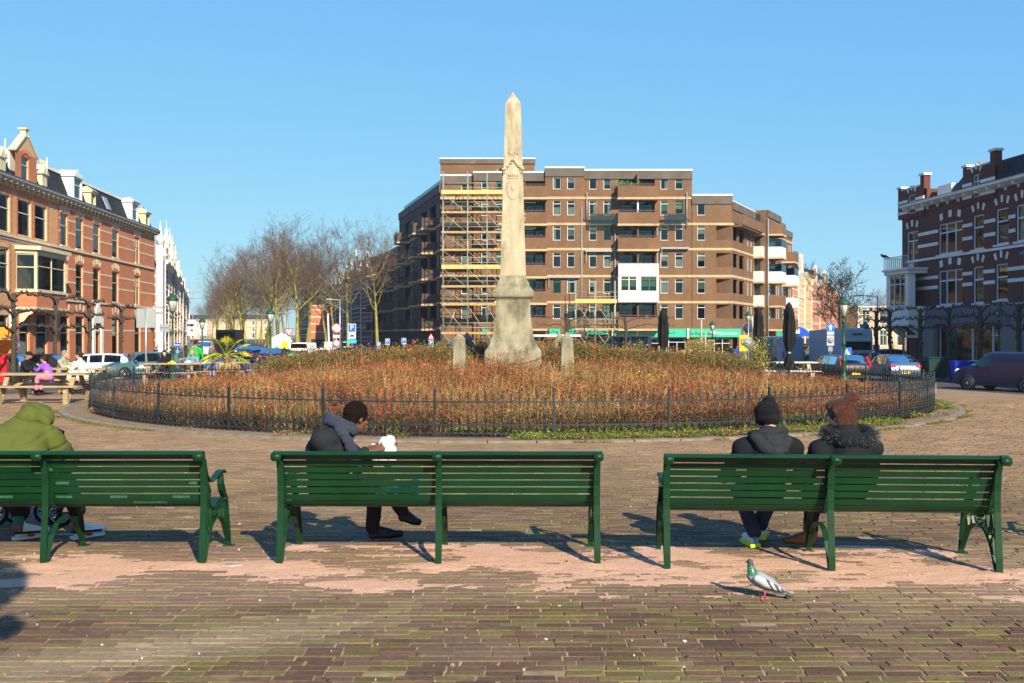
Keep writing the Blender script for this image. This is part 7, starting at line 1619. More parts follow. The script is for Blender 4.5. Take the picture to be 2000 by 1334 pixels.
mb = MB(); mb.box((.3, .4, .3), (1.1, .5, 2.2)); mb.build('advert_panel', M_white, t); mb = MB(); mb.ball((.85, .38, 1.2), (.3, .02, .65), 10); mb.build('yellow_print', M_yel, t); mb = MB(); mb.box((-1.1, .55, .3), (.3, .58, 2.2)); mb.build('back_glass', M_glass, t)
# folded parasols
M_cloth = mat('black_canvas', (.009, .009, .010), rough=.8, spec=.25, var=.3, scale=5)
def parasol(label, px, d, ztop):
    x = (px - 1000) * d / 2000; g = gz(x, d); t = thing('folded_parasol', label, 'parasol', (x, d, g), 0, 'folded black parasols on the terrace'); h = ztop - g; mb = MB(); n = 28
    prof = [(.05, h), (.10, h - .08), (.17, h - .42), (.155, h - .44), (.185, h - .9), (.17, h - 1.35), (.075, h - 1.72), (.065, h - 1.78), (.13, h - 2.0), (.20, h - 2.3), (.13, h - 2.32)]; vs = []
    for i, (r, z) in enumerate(prof):
        for j in range(n): a = 2 * pi * j / n; rr_ = r * (1 + .27 * cos(7 * a + i * .35) * (1 if i > 1 else .2)) + R.gauss(0, .004); vs.append((rr_ * cos(a), rr_ * sin(a), z + (R.gauss(0, .03) if i > 8 else 0)))
    mb.add(vs, [(i * n + j, (i + 1) * n + j, (i + 1) * n + (j + 1) % n, i * n + (j + 1) % n) for i in range(len(prof) - 1) for j in range(n)] + [tuple(range(n))], 0, None, True); mb.build('canopy', M_cloth, t)
    mb = MB(); mb.lathe([(.075, h - 1.79), (.082, h - 1.75), (.075, h - 1.71)], 10); mb.build('strap', M_steel, t)
    mb = MB(); mb.tube([(0, 0, 0), (0, 0, h + .04)], .03, 8); mb.build('pole', M_black, t); mb = MB(); mb.box((-.3, -.3, 0), (.3, .3, .12)); mb.build('base', M_kerb, t)
parasol('folded black parasol in front of the teal shopfront', 1295, 41, 2.78); parasol('folded black parasol behind the golden bamboo', 1481, 42, 2.85); parasol('largest folded black parasol beside the sunlit terrace table', 1541, 36, 2.85)
# picnic tables
M_pic = mat('picnic_wood', (.36, .25, .14), rough=.85, var=.35, scale=6, stretch=(.6, 8, 8), dirt=((.20, .17, .10), 2, .55)); M_picsun = mat('sunlit_picnic_wood', (.58, .50, .38), rough=.85, var=.2, scale=5, stretch=(1, 8, 8))  # second wood is paler: sunlight on the right hand tables put into its colour
def picnic(label, x, y, rz, L=1.9, m=None, group='picnic tables on the square'):
    m = m or M_pic; t = thing('picnic_table', label, 'picnic table', (x, y, gz(x, y)), rz, group)
    for k in range(5): q = MB(); q.box((-L / 2, -.36 + k * .146, .71), (L / 2, -.36 + k * .146 + .136, .755)); q.build('tabletop_plank', m, t)
    for s in (-1, 1):
        for k in range(2): q = MB(); yy = s * (.64 + k * .14); q.box((-L / 2, yy - .066, .42), (L / 2, yy + .066, .46)); q.build('seat_plank', m, t)
        for e in (-1, 1):
            q = MB(); q.beam((e * L * .36, s * .70, 0), (e * L * .36, s * .22, .71), .045, .11, up=(1, 0, 0)); q.build('leg', m, t)
            q = MB(); q.box((e * L * .36 - .07 + .0, s * .71 - .05, 0), (e * L * .36 + .05, s * .71 + .05, .419)); q.build('seat_post', m, t)
    for e in (-1, 1):
        q = MB(); q.box((e * L * .36 + .024, -.78, .34), (e * L * .36 + .064, .78, .418)); q.build('cross_beam', m, t); q = MB(); q.beam((e * L * .36, 0, .38), (e * L * .1, 0, .70), .05, .07); q.build('brace', m, t)
    return t
picnic('picnic table nearest the left edge, in front of the seated family', -12.0, 26.3, radians(2), 2.3); picnic('picnic table with the seated family round it', -12.9, 30.2, radians(-4), 2.2); picnic('picnic table at which the woman in black sits', -12.1, 36.5, radians(3), 2.1); picnic('picnic table behind the palm at which the denim jacket woman sits', -10.6, 37.2, radians(3), 2.0)
picnic('terrace table in sunlit pale tone under the largest black parasol', 9.9, 37.2, radians(2), 2.2, M_picsun, 'pale terrace tables on the right'); picnic('terrace table in sunlit pale tone left of the golden bamboo', 8.1, 38.6, radians(0), 1.7, M_picsun, 'pale terrace tables on the right')
# banner flag
t = sgn('white feather banner with red lettering beside the bay window', 30, 57, 'banner', 'banner_flag'); mb = MB(); pl_ = [(-.28, .3), (.22, .3), (.20, 2.2), (.02, 3.5), (-.12, 3.95), (-.30, 4.0), (-.34, 3.6), (-.30, 1.6)]; mb.prism(pl_, -.01, .01, 'xz'); mb.build('banner_cloth', M_white, t)
mb = MB(); mb.tube([(-.30, 0, 0), (-.36, 0, 3.6), (-.30, 0, 4.02), (-.1, 0, 3.97)], .02, 5); mb.build('pole', M_steel, t); bred = mat('banner_red', (.55, .01, .08)); text('lettering', 'BVALLY.', .52, bred, t, (-.04, -.02, 1.6), (pi / 2, pi / 2, 0)); mb = MB(); mb.ball((-.10, -.012, 2.9), (.16, .012, .28), 12); mb.build('heart_mark', bred, t)
t = sgn('red and orange cafe front box at the left edge', 3, 56, 'stall', 'cafe_box'); mb = MB(); mb.box((-1.2, 0, 0), (.25, 1, 1.5)); mb.build('body', M_sr, t); mb = MB(); mb.box((-1.6, -.8, 2.35), (.5, .6, 2.42)); mb.build('canopy', M_steel, t); mb = MB(); mb.box((-1.2, .8, 1.5), (.1, .9, 3.0)); mb.build('orange_panel', mat('orange_panel', (.75, .28, .02)), t)
# wheelie bins on the right
def bin_(label, px, d, m, lid, w=.6, rz=0, h=1.07):
    x = (px - 1000) * d / 2000; t = thing('wheelie_bin', label, 'bin', (x, d, gz(x, d) + .11), rz, 'wheelie bins on the right pavement'); mb = MB(); a, b = w * .42, w * .5
    mb.add([(-a, -.27, .08), (a, -.27, .08), (a, .22, .08), (-a, .22, .08), (-b, -.36, h * .93), (b, -.36, h * .93), (b, .34, h * .93), (-b, .34, h * .93)], ((3, 2, 1, 0), (0, 1, 5, 4), (1, 2, 6, 5), (2, 3, 7, 6), (3, 0, 4, 7), (4, 5, 6, 7))); mb.build('body', m, t)
    mb = MB(); mb.prism([(-.40, h * .93), (.37, h * .93), (.37, h * .97), (.1, h), (-.3, h), (-.41, h * .96)], -b - .02, b + .02, 'yz'); mb.build('lid', lid, t)
    for s in (-1, 1): mb = MB(); mb.tube([(s * b * .95 - .03, .28, .10), (s * b * .95 + .03, .28, .10)], .10, 10); mb.build('wheel', M_rubber, t)
Mbb = mat('blue_bin', (.01, .035, .50), rough=.45, var=.06); Mdg = mat('dark_green_bin', (.008, .035, .028), rough=.5); Mlime = mat('lime_lid', (.45, .70, .02), rough=.5)
bin_('bright blue wheelie bin, left one of the blue pair', 1878, 55, Mbb, Mbb, 1.0); bin_('blue bin with a lime green lid behind the dark van', 1915, 56, Mbb, Mlime, 1.1); bin_('large dark green container behind the end of the railing', 1829, 57, Mdg, Mdg, 1.15, h=1.25); bin_('narrow grey bin between the dark green container and the blue bins', 1853, 57, mat('grey_bin', (.05, .05, .05)), Mdg, .6); bin_('black bin left of the dark green container', 1808, 58, M_black, M_black, .6)
# bicycles
def bike(label, x, y, rz, m, group='parked bicycles'):
    t = thing('bicycle', label, 'bicycle', (x, y, gz(x, y)), rz, group); w = MB(); w.tube([(.33 * cos(a), 0, .33 * sin(a)) for a in [2 * pi * i / 18 for i in range(19)]], .02, 5, 0)
    for k in range(8): a = pi * k / 8; w.tube([(.32 * cos(a), 0, .32 * sin(a)), (-.32 * cos(a), 0, -.32 * sin(a))], .005, 3, 1)
    me = w.mesh('wheel', [M_rubber, M_steel]); inst('wheel', me, t, (-.53, 0, .34)); inst('wheel', me, t, (.53, 0, .34)); mb = MB()
    for a, b in (((-.53, 0, .34), (-.08, 0, .30)), ((-.53, 0, .34), (-.22, 0, .82)), ((-.08, 0, .30), (-.24, 0, .92)), ((-.08, 0, .30), (.36, 0, .80)), ((-.22, 0, .8), (.34, 0, .88)), ((.32, 0, 1.0), (.53, 0, .34))): mb.tube([a, b], .02, 5)
    mb.build('frame', m, t); mb = MB(); mb.ball((-.25, 0, .96), (.13, .07, .04), 8); mb.build('saddle', M_black, t); mb = MB(); mb.tube([(.22, -.28, 1.05), (.34, -.12, 1.08), (.34, .12, 1.08), (.22, .28, 1.05)], .016, 5); mb.build('handlebar', M_steel, t)
bc = [M_black, mat('teal_bike', (.03, .25, .22)), M_steel, mat('blue_bike', (.02, .06, .25)), mat('red_bike', (.3, .02, .02))]
BN = ('black', 'teal', 'silver', 'blue', 'red'); ON = ('first', 'second', 'third', 'fourth', 'fifth', 'sixth')
for i, (px, d, rz) in enumerate(((1383, 80, .5), (1392, 78, .3), (1402, 79, .2), (1413, 77, -.2), (1422, 75, .1), (1436, 74, .0))): bike('%s bicycle, %s from the left before the teal fronted shop' % (BN[i % 5], ON[i]), (px - 1000) * d / 2000, d, rz, bc[i % 5], 'bicycles parked before the teal shopfront')
for i, (px, d, rz) in enumerate(((1563, 88, .6), (1569, 90, .9), (1574, 91, .4))): bike('%s bicycle, %s from the left by the far teal fascia' % (BN[i], ON[i]), (px - 1000) * d / 2000, d, rz, bc[i], 'bicycles near the far teal fascia')
for i, (px, d) in enumerate(((303, 63), (311, 64), (348, 60), (355, 62), (361, 64), (368, 66))): bike('%s bicycle, %s from the left around the lantern post in the left street' % (BN[(i + 1) % 5], ON[i]), (px - 1000) * d / 2000, d, .8 + i * .3, bc[(i + 1) % 5], 'bicycles at the mouth of the left street')
bike('bicycle leaning near the dark parked cars of the avenue', (510 - 1000) * 84 / 2000, 84, 1.1, bc[2], None)
for i, px in enumerate((1790, 1800)): bike(('nearer', 'farther')[i] + ' of two black bicycles leaning by the pebble pier of the shop', (px - 1000) * 60 / 2000, 60 + i, .4 + i, bc[0], 'bicycles by the shop pier')
# crow on the balcony railing
mb = MB(); chain(mb, [(-.10, 0, .10), (0, 0, .09), (.08, 0, .08)], [.06, .07, .045], 8); chain(mb, [(.10, 0, .07), (.22, 0, .02)], [.035, .02], 8); mb.ball((-.15, 0, .16), .045, 8); mb.tube([(-.18, 0, .16), (-.26, 0, .15)], [.018, .004], 5)
for s in (-.02, .02): mb.tube([(0, s, .04), (0, s, 0)], .01, 4)
P0 = Vector((28.9, 75)); ux = Vector((.0995, -.995)); nx_ = Vector((-.995, -.0995)); c_ = P0 + ux * -.45 + nx_ * 1.44
o = remesh(mb, 'crow', mat('crow_black', (.01, .01, .012), rough=.5), .02, 1, None, (c_.x, c_.y, 7.33)); o.scale = (1.7,) * 3; tag(o, 'black crow perched on the balcony railing of the corner house', 'crow')
# ------------------------------------------------------------ vehicles (local frame: front = -X, side = +-Y)
M_cglass = glassmat('car_glass', (.12, .16, .15), .02); M_trim = mat('black_trim', (.015, .015, .016), rough=.55); M_tail = mat('tail_lamp', (.60, .015, .02), rough=.2, spec=.7, var=.05); M_head = mat('head_lamp', (.70, .72, .75), rough=.12, spec=.9, var=.05); M_plate = mat('yellow_plate', (.80, .52, .01), rough=.5, var=.03); M_alloy = mat('alloy_rim', (.45, .46, .48), rough=.3, metal=.7)
def paint(n, c, r=.22, met=.0): return mat(n, c, rough=r, spec=.6, metal=met, var=.04, coat=.3)
PROF = {   # x/L from the nose, roof or bonnet height, belt height, half-width factor ; glass spans
    'hatch': dict(L=4.25, W=1.78, top=[(0, .55), (.02, .68), (.10, .80), (.26, .93), (.285, .95), (.42, 1.38), (.50, 1.46), (.72, 1.47), (.86, 1.40), (.93, 1.20), (.965, 1.02), (.99, .86), (1, .55)], belt=.92, ws=(.285, .44), rw=(.84, .955), side=[(.33, .52), (.535, .70), (.715, .82)], wx=(.185, .80)),
    'estate': dict(L=4.75, W=1.84, top=[(0, .55), (.02, .68), (.10, .82), (.25, .94), (.28, .96), (.40, 1.38), (.48, 1.46), (.70, 1.48), (.90, 1.43), (.95, 1.25), (.98, 1.0), (.995, .86), (1, .55)], belt=.94, ws=(.28, .42), rw=(.89, .975), side=[(.32, .49), (.505, .66), (.675, .87)], wx=(.18, .79)),
    'saloon': dict(L=4.6, W=1.80, top=[(0, .55), (.02, .66), (.12, .80), (.27, .92), (.30, .94), (.42, 1.34), (.50, 1.42), (.66, 1.42), (.80, 1.15), (.86, 1.02), (.97, .98), (.99, .86), (1, .55)], belt=.92, ws=(.30, .44), rw=(.68, .84), side=[(.34, .52), (.535, .72)], wx=(.18, .80)),
    'suv': dict(L=4.3, W=1.82, top=[(0, .60), (.02, .80), (.12, .93), (.25, 1.02), (.275, 1.04), (.38, 1.46), (.46, 1.56), (.80, 1.56), (.91, 1.46), (.96, 1.12), (.985, .95), (1, .60)], belt=1.0, ws=(.275, .40), rw=(.90, .965), side=[(.31, .49), (.505, .68), (.695, .86)], wx=(.19, .79)),
    'mpv': dict(L=4.5, W=1.84, top=[(0, .60), (.02, .86), (.10, 1.02), (.19, 1.14), (.205, 1.16), (.34, 1.68), (.42, 1.80), (.96, 1.80), (.985, 1.3), (.995, .95), (1, .55)], belt=1.10, ws=(.205, .36), rw=(.965, .986), side=[(.25, .44)], wx=(.17, .80)),
    'van': dict(L=5.5, W=2.0, top=[(0, .60), (.02, .95), (.08, 1.12), (.13, 1.22), (.15, 1.28), (.25, 2.12), (.31, 2.42), (.97, 2.46), (.99, 2.35), (1, .55)], belt=1.25, ws=(.15, .27), rw=(2, 3), side=[(.18, .30)], wx=(.14, .78)),
    'minibus': dict(L=5.6, W=2.0, top=[(0, .60), (.02, .95), (.08, 1.12), (.13, 1.22), (.15, 1.28), (.25, 2.12), (.31, 2.42), (.97, 2.46), (.99, 2.35), (1, .55)], belt=1.25, ws=(.15, .27), rw=(2, 3), side=[(.18, .30), (.34, .62), (.65, .93)], wx=(.14, .78)),
}
def lerp(tab, x):
    for (a, b), (c, d) in zip(tab[:-1], tab[1:]):
        if x <= c: return b + (d - b) * (x - a) / max(1e-6, c - a)
    return tab[-1][1]
def car(kind, label, pt, loc, heading, group=None, cat=None, plate_front=True, taillamp='std'):
    """heading: direction the nose points, radians from +X"""
    P = PROF[kind]; L, Wd = P['L'], P['W']; x, y = loc; g = gz(x, y)
    t = thing({'van': 'van', 'minibus': 'minibus', 'mpv': 'van'}.get(kind, 'car'), label, cat or {'van': 'van', 'minibus': 'minibus', 'mpv': 'van'}.get(kind, 'car'), (x, y, g), heading + pi, group)
    xs = sorted({q[0] for q in P['top']} | {i / 26 for i in range(27)} | {q for s_ in P['side'] for q in s_} | set(P['ws']) | {q for q in P['rw'] if q <= 1}); belt0 = P['belt']; boxy = kind in ('van', 'minibus', 'mpv')
    B = MB(); sects = []
    for f in xs:
        zt = lerp(P['top'], f); w = Wd / 2 * (1 - .14 * max(0, 1 - f / .10) ** 2 - (.08 if not boxy else .03) * max(0, (f - .90) / .10) ** 2); bl = min(belt0 + .05 * f, zt - .02); zl = .24 if .03 < f < .97 else .32; X = -L / 2 + L * f; k = (zt - bl) / .5; wr = w * (.97 - (.17 if not boxy else .10) * min(1, k))
        if zt - bl > .08: tz = zt - .07
        else: tz = zt
        sects.append([(X, w * .9, zl), (X, w, zl + .14), (X, w * 1.0, .60 if zt > .62 else zl + .2), (X, w * .985, bl), (X, wr, tz), (X, wr * .86, zt), (X, 0, zt + (.015 if k > .1 else .03))])
    nS = 7; vs = []; 
    for s_ in sects: vs += s_ + [(a, -b, c) for a, b, c in s_[:-1]][::-1]
    m = 2 * nS - 1; faces = []; glass = {'windscreen': [], 'rear_window': []}; sideg = {(k, sg): [] for k in range(len(P['side'])) for sg in (0, 1)}
    for i in range(len(xs) - 1):
        mid = (xs[i] + xs[i + 1]) / 2
        for j in range(m - 1):
            q = (i * m + j, i * m + j + 1, (i + 1) * m + j + 1, (i + 1) * m + j); jj = j if j < nS - 1 else m - 2 - j; key = None
            if jj in (4, 5) and P['ws'][0] < mid < P['ws'][1]: glass['windscreen'].append(q); continue
            if jj in (4, 5) and P['rw'][0] < mid < P['rw'][1]: glass['rear_window'].append(q); continue
            if jj == 3:
                for k, (a, b) in enumerate(P['side']):
                    if a + .006 < mid < b - .006: sideg[(k, j < nS - 1)].append(q); key = 1; break
                if key: continue
            faces.append(q)
    faces.append(tuple(range(m))[::-1] if False else tuple(range(m))); faces.append(tuple(range((len(xs) - 1) * m, len(xs) * m))[::-1])
    B.add(vs, [f[::-1] for f in faces], 0, None, True); body = B.build('body', pt, t); md = body.data
    try:
        md.polygons.foreach_set('use_smooth', [True] * len(md.polygons)); e = body.modifiers.new('es', 'EDGE_SPLIT'); e.split_angle = radians(32)
    except Exception: pass
    def sub(name, qs, mt, sgn=0):
        G = MB(); idx = sorted({a for q in qs for a in q}); mp = {a: i for i, a in enumerate(idx)}; G.add([vs[a] for a in idx], [tuple(mp[a] for a in q)[::-1] for q in qs], 0, None, True); return G.build(name, mt, t)
    for nm, qs in glass.items():
        if qs: sub(nm, qs, M_cglass)
    for k_, qs in sideg.items():
        if qs: sub('side_window', qs, M_cglass)
    I = MB(); f0, f1 = P['ws'][0] + .05, min(.95, P['side'][-1][1]); I.box((-L / 2 + L * f0, -Wd * .36, .3), (-L / 2 + L * f1, Wd * .36, belt0 - .05)); 
    for f in (.48, .72): I.box((-L / 2 + L * f, -Wd * .30, belt0 - .1), (-L / 2 + L * f + .12, -Wd * .06, belt0 + .28)); I.box((-L / 2 + L * f, Wd * .06, belt0 - .1), (-L / 2 + L * f + .12, Wd * .30, belt0 + .28))
    I.build('seats', M_trim, t)
    r = .33 if L < 5 else .36
    wm = MB(); wm.lathe([(r * .62, -.11), (r * .96, -.11), (r, -.07), (r, .07), (r * .96, .11), (r * .62, .11)], 20, axis=(0, 1, 0)); wm = wm.mesh('tyre', M_rubber)
    rm = MB(); 
    for k in range(5):
        a = 2 * pi * k / 5; rm.beam((.04 * cos(a), -.115, .04 * sin(a)), (r * .62 * cos(a), -.10, r * .62 * sin(a)), .07, .02, up=(0, 1, 0)); 
    rm.tube([(r * .64 * cos(a), -.105, r * .64 * sin(a)) for a in [2 * pi * i / 16 for i in range(17)]], .022, 5, cap=False); rm.lathe([(r * .62, -.02), (r * .62, -.0)], 14, axis=(0, 1, 0), mi=1); rm.ball((0, -.11, 0), (.05, .02, .05), 8); rm = rm.mesh('rim', [M_alloy, M_trim])
    ar = MB(); ar.lathe([(r * 1.17, 0), (r * 1.17, .012)], 22, axis=(0, -1, 0)); ar = ar.mesh('wheel_arch', M_trim)
    for f in P['wx']:
        for sg in (-1, 1):
            X = -L / 2 + L * f; w = inst('wheel', wm, t, (X, sg * (Wd / 2 - .115), r), (0, 0, 0 if sg < 0 else pi)); inst('rim', rm, w); inst('wheel_arch', ar, t, (X, sg * (Wd / 2 - .005), r + .03), (0, 0, 0 if sg < 0 else pi))
    zt0 = .66 if not boxy else .85
    for sg in (-1, 1):
        q = MB(); q.ball((-L / 2 + .10, sg * Wd * .36, zt0), (.13, .17, .085 if not boxy else .14), 10); q.build('headlight', M_head, t)
        q = MB()
        if taillamp == 'tall': q.beam((L / 2 - .13, sg * Wd * .455, .80), (L / 2 - .02, sg * Wd * .44, .95), .12, .16); q.beam((L / 2 - .03, sg * Wd * .44, .85), (L / 2 - .30, sg * Wd * .40, 1.40), .10, .12)
        elif boxy: q.box((L / 2 - .06, sg * Wd * .49 - .05, .75), (L / 2 + .02, sg * Wd * .49 + .04, 1.25))
        else: q.ball((L / 2 - .10, sg * Wd * .40, .84), (.13, .20, .085), 10)
        q.build('taillight', M_tail, t); q = MB(); xm = -L / 2 + L * (P['side'][0][0] + .02); q.ball((xm, sg * (Wd / 2 + .10), belt0 + .06), (.07, .11, .075), 8); q.build('mirror', pt, t)
        q = MB(); q.box((-L / 2 + L * P['wx'][0] + r * 1.3, sg * (Wd / 2 + .004), .26), (-L / 2 + L * P['wx'][1] - r * 1.3, sg * (Wd / 2 - .03), .36)); q.build('sill_trim', M_trim, t)
    for s_, zz in ((-1, .42), (1, .52 if boxy else .50)):
        q = MB(); q.box((s_ * (L / 2 + .012) - .01, -.26, zz - .055), (s_ * (L / 2 + .012) + .01, .26, zz + .055)); q.build('number_plate', M_plate, t)
    q = MB(); q.box((-L / 2 - .005, -Wd * .3, .30), (-L / 2 + .06, Wd * .3, .37)); q.box((-L / 2 + .0, -Wd * .22, .50), (-L / 2 + .05, Wd * .22, .62)); q.build('grille', M_trim, t); q = MB(); q.box((L / 2 - .06, -Wd * .4, .28), (L / 2 + .005, Wd * .4, .40)); q.build('bumper', M_trim, t)
    return t
Pt = dict(white=paint('car_white', (.72, .72, .70)), black=paint('car_black', (.008, .009, .012)), navy=paint('car_navy', (.004, .009, .040)), teal=paint('car_grey_teal', (.06, .13, .15)), blue=paint('car_blue', (.015, .05, .30)), golf=paint('car_steel_blue', (.045, .095, .19)), choc=paint('car_dark_brown', (.016, .012, .014)), grey=paint('car_grey', (.12, .13, .14)), vgrey=paint('van_grey_blue', (.24, .30, .38), .5), green=paint('car_dark_green', (.02, .04, .03)))
XY = lambda px, d: ((px - 1000) * d / 2000, d)
car('hatch', 'black hatchback parked behind the family table, left edge', Pt['black'], XY(62, 59), radians(180)); car('suv', 'dark car half out of frame at the left edge', Pt['green'], XY(-22, 57), radians(185))
car('estate', 'white estate car parked before the red brick house', Pt['white'], XY(182, 60), radians(187)); car('suv', 'grey teal compact suv facing us beside the blank sign', Pt['teal'], XY(276, 60), radians(222))
car('hatch', 'bright blue hatchback with yellow plate behind the palm', Pt['blue'], XY(425, 52), radians(262))
for i, (px, d, k, c, h, lab) in enumerate(((533, 84, 'hatch', 'navy', 95, 'dark blue hatchback parked behind the green lantern post'), (514, 92, 'estate', 'black', 97, 'black estate car second in the row behind the lantern post'), (497, 105, 'hatch', 'black', 98, 'black hatchback third in the row along the avenue'), (478, 120, 'saloon', 'navy', 275, 'navy saloon facing us in the row along the avenue'), (548, 82, 'hatch', 'black', 93, 'black car half hidden by the yellow green trunk'),
        (600, 100, 'mpv', 'white', 80, 'white delivery van between the yellow trunk and the flagpole'), (647, 112, 'mpv', 'white', 150, 'white van behind the flagpole'), (625, 76, 'saloon', 'black', 180, 'dark saloon behind the mossy windbreak'), (664, 88, 'hatch', 'black', 182, 'black car behind the round signs'), (713, 92, 'hatch', 'navy', 190, 'dark blue car left of the pale tree trunk'), (458, 150, 'hatch', 'grey', 276, 'small grey car far down the avenue road'), (700, 100, 'suv', 'black', 178, 'dark car by the tall parking sign'), (807, 95, 'hatch', 'grey', 180, 'car roof just above the hedge left of the scaffold'),
        (1590, 88, 'hatch', 'black', 200, 'black car waiting left of the dark estate'), (1609, 98, 'mpv', 'vgrey', 255, 'grey people carrier behind the black car in the right street'), (1633, 108, 'hatch', 'vgrey', 250, 'small car behind the arrow sign'), (1668, 66, 'hatch', 'navy', 170, 'dark blue car partly hidden behind the estate car'), (1722, 80, 'hatch', 'golf', 170, 'pale blue car glimpsed right of the camper'))):
    car(k, lab, Pt[c], XY(px, d), radians(h))
car('estate', 'dark estate car with tall red tail lamps at the right', Pt['choc'], XY(1634, 57), radians(97), taillamp='tall'); car('hatch', 'steel blue hatchback parked before the pleached limes at right', Pt['golf'], XY(1738, 58), radians(93))
v = car('mpv', 'dark navy van at the right edge with silver hubcaps', Pt['navy'], XY(1970, 47), radians(122)); v2 = car('van', 'grey blue panel van seen from behind left of the large parasol', Pt['vgrey'], XY(1513, 84), radians(108))
mbs = car('minibus', 'navy blue minibus parked before the teal shopfront', Pt['navy'], XY(1214, 98), radians(180))
q = MB(); q.box((.1, -1.016, .45), (.85, -1.003, 1.15)); q.build('teal_sticker', M_teal, mbs).rotation_euler = (0, 0, pi); q = MB(); q.box((-.95, -1.016, .5), (-.1, -1.003, 1.15)); q.build('white_sticker', M_white, mbs).rotation_euler = (0, 0, pi)
# camper seen from behind
x, y = XY(1676, 76); t = thing('camper', 'large pale grey camper seen from behind in the right hand street', 'camper', (x, y, BG), radians(8)); cw = mat('camper_grey', (.34, .38, .42), rough=.4, var=.05)
q = MB(); q.prism([(0, .5), (6, .5), (6, 2.9), (.5, 3.1), (.12, 2.95), (0, 2.3)], -1.15, 1.15, 'yz'); q.build('body', cw, t); q = MB(); q.box((-1.0, -.02, 1.45), (1.0, .0, 2.05)); q.build('rear_window', M_cglass, t); q = MB(); q.box((-.97, .02, 1.4), (.97, .5, 2.1)); q.build('window_recess', M_trim, t)
q = MB(); q.box((-1.0, -.05, 2.1), (1.0, .0, 2.3)); q.build('light_bar', mat('pale_bar', (.45, .52, .60)), t); q = MB(); q.box((-1.1, -.06, .5), (1.1, -.005, .72)); q.build('bumper', M_trim, t); q = MB(); q.box((-.45, -.03, 2.55), (.35, -.0, 2.68)); q.rotation = 0; q.build('red_lettering', mat('dull_red_print', (.25, .05, .04)), t)
q = MB(); q.box((.9, .5, 3.0), (1.15, 1.5, 3.35)); q.build('roof_box', mat('teal_roof_box', (.05, .18, .17)), t)
for s in (-1, 1): q = MB(); q.box((s * 1.05 - .08, -.05, .75), (s * 1.05 + .08, .0, 1.3)); q.build('taillight', M_tail, t); q = MB(); q.lathe([(.38, 0), (.38, .25)], 18, (s * .95 - .12, 1.5, .38), axis=(1, 0, 0)); q.build('wheel', M_rubber, t)
q = MB(); q.box((1.151, .8, 1.5), (1.16, 3.6, 2.1)); q.build('side_window', M_cglass, t)
# dark coach down the left street
x, y = XY(441, 132); t = thing('coach', 'dark coach far down the left street behind the palm', 'coach', (x, y, BG), radians(8)); q = MB(); q.box((-1.25, 0, .4), (1.25, 9, 3.2)); q.build('body', Pt['black'], t); q = MB(); q.box((-1.1, -.02, 1.5), (1.1, 0, 2.9)); q.build('windscreen', M_cglass, t)
for s in (-1, 1): q = MB(); q.lathe([(.45, 0), (.45, .25)], 16, (s * 1.1 - .12, 1.8, .45), axis=(1, 0, 0)); q.build('wheel', M_rubber, t)
car('mpv', 'white van far down the left street behind the standing man', Pt['white'], XY(397, 120), radians(278))

# ------------------------------------------------------------ people in the middle distance
def pose_sit(lean=.08, arms=.32, k=1.0):
    return dict(P=(0, 0, .50), C=(0, lean * .7, .80), N=(0, lean, .97), H=(0, lean + .05, 1.14), SL=(-.17, lean, .91), SR=(.17, lean, .91), EL=(-.24, lean + .14, .74), ER=(.24, lean + .14, .74), WL=(-.12, lean + arms, .80), WR=(.12, lean + arms, .80), HL=(-.09, 0, .5), HR=(.09, 0, .5), KL=(-.12, .42, .50), KR=(.12, .42, .50), AL=(-.12, .46, .10), AR=(.12, .46, .10), TL=(-.13, .64, .04), TR=(.13, .64, .04))
def pose_stand(step=.0, armb=.05):
    return dict(P=(0, 0, .93), C=(0, .02, 1.22), N=(0, .02, 1.46), H=(0, .05, 1.64), SL=(-.19, .0, 1.38), SR=(.19, .0, 1.38), EL=(-.27, .0 - armb, 1.12), ER=(.27, armb, 1.12), WL=(-.25, .12, .88), WR=(.25, .12 + armb, .88), HL=(-.09, 0, .9), HR=(.09, 0, .9), KL=(-.10, .03 + step, .50), KR=(.10, .03 - step, .50), AL=(-.10, step, .10), AR=(.10, -step, .10), TL=(-.12, .17 + step, .04), TR=(.12, .17 - step, .04))
def folk(label, px, d, face, pose, coat, trs, skin=SK_LIGHT, hair=None, k=1.0, vox=.02, group=None, z=None, hstyle='short', shoesm=None, coatl=0):
    x, y = XY(px, d); g = gz(x, y) if z is None else z; a = face - pi / 2; c, s_ = cos(a), sin(a); J = {q: (x + (v[0] * c - v[1] * s_) * k, y + (v[0] * s_ + v[1] * c) * k, g + v[2] * k) for q, v in pose.items()}
    f = (cos(face), sin(face), -.15); b, P, M, Jb = person(label, (x, y, g), J, skin, coat, trs, voxel=vox, headface=(f, (0, 0, 1)), hs=k, fat=.92 * k, hands={} if vox < .03 else None, shoes={'m': shoesm or M_black, 'd': (0, 0, -.05)}, fold=.006, sleeve=.055 * 1, group=group, coat_len=coatl)
    if hair:
        mb = MB(); mb.ball(P(0, -.02, .04), (.088 * k, .103 * k, .092 * k), 12, rot=M); mb.ball(P(0, -.06, -.02), (.075 * k, .055 * k, .07 * k), 10, rot=M)
        if hstyle == 'bun': mb.ball(P(0, -.12, .02), .045 * k, 8)
        if hstyle == 'long': mb.ball(P(0, -.07, -.09), (.08 * k, .05 * k, .10 * k), 8)
        remesh(mb, 'hair', hair, min(vox, .016), 1, b, (0, 0, 0))
    return b, P, M, Jb
Hb = mat('dark_brown_hair', (.02, .012, .008), rough=.7, var=.3, scale=30); Hg = mat('grey_hair', (.22, .20, .18), rough=.8, var=.3, scale=30); Hgi = mat('ginger_grey_hair', (.36, .20, .12), rough=.8, var=.3)
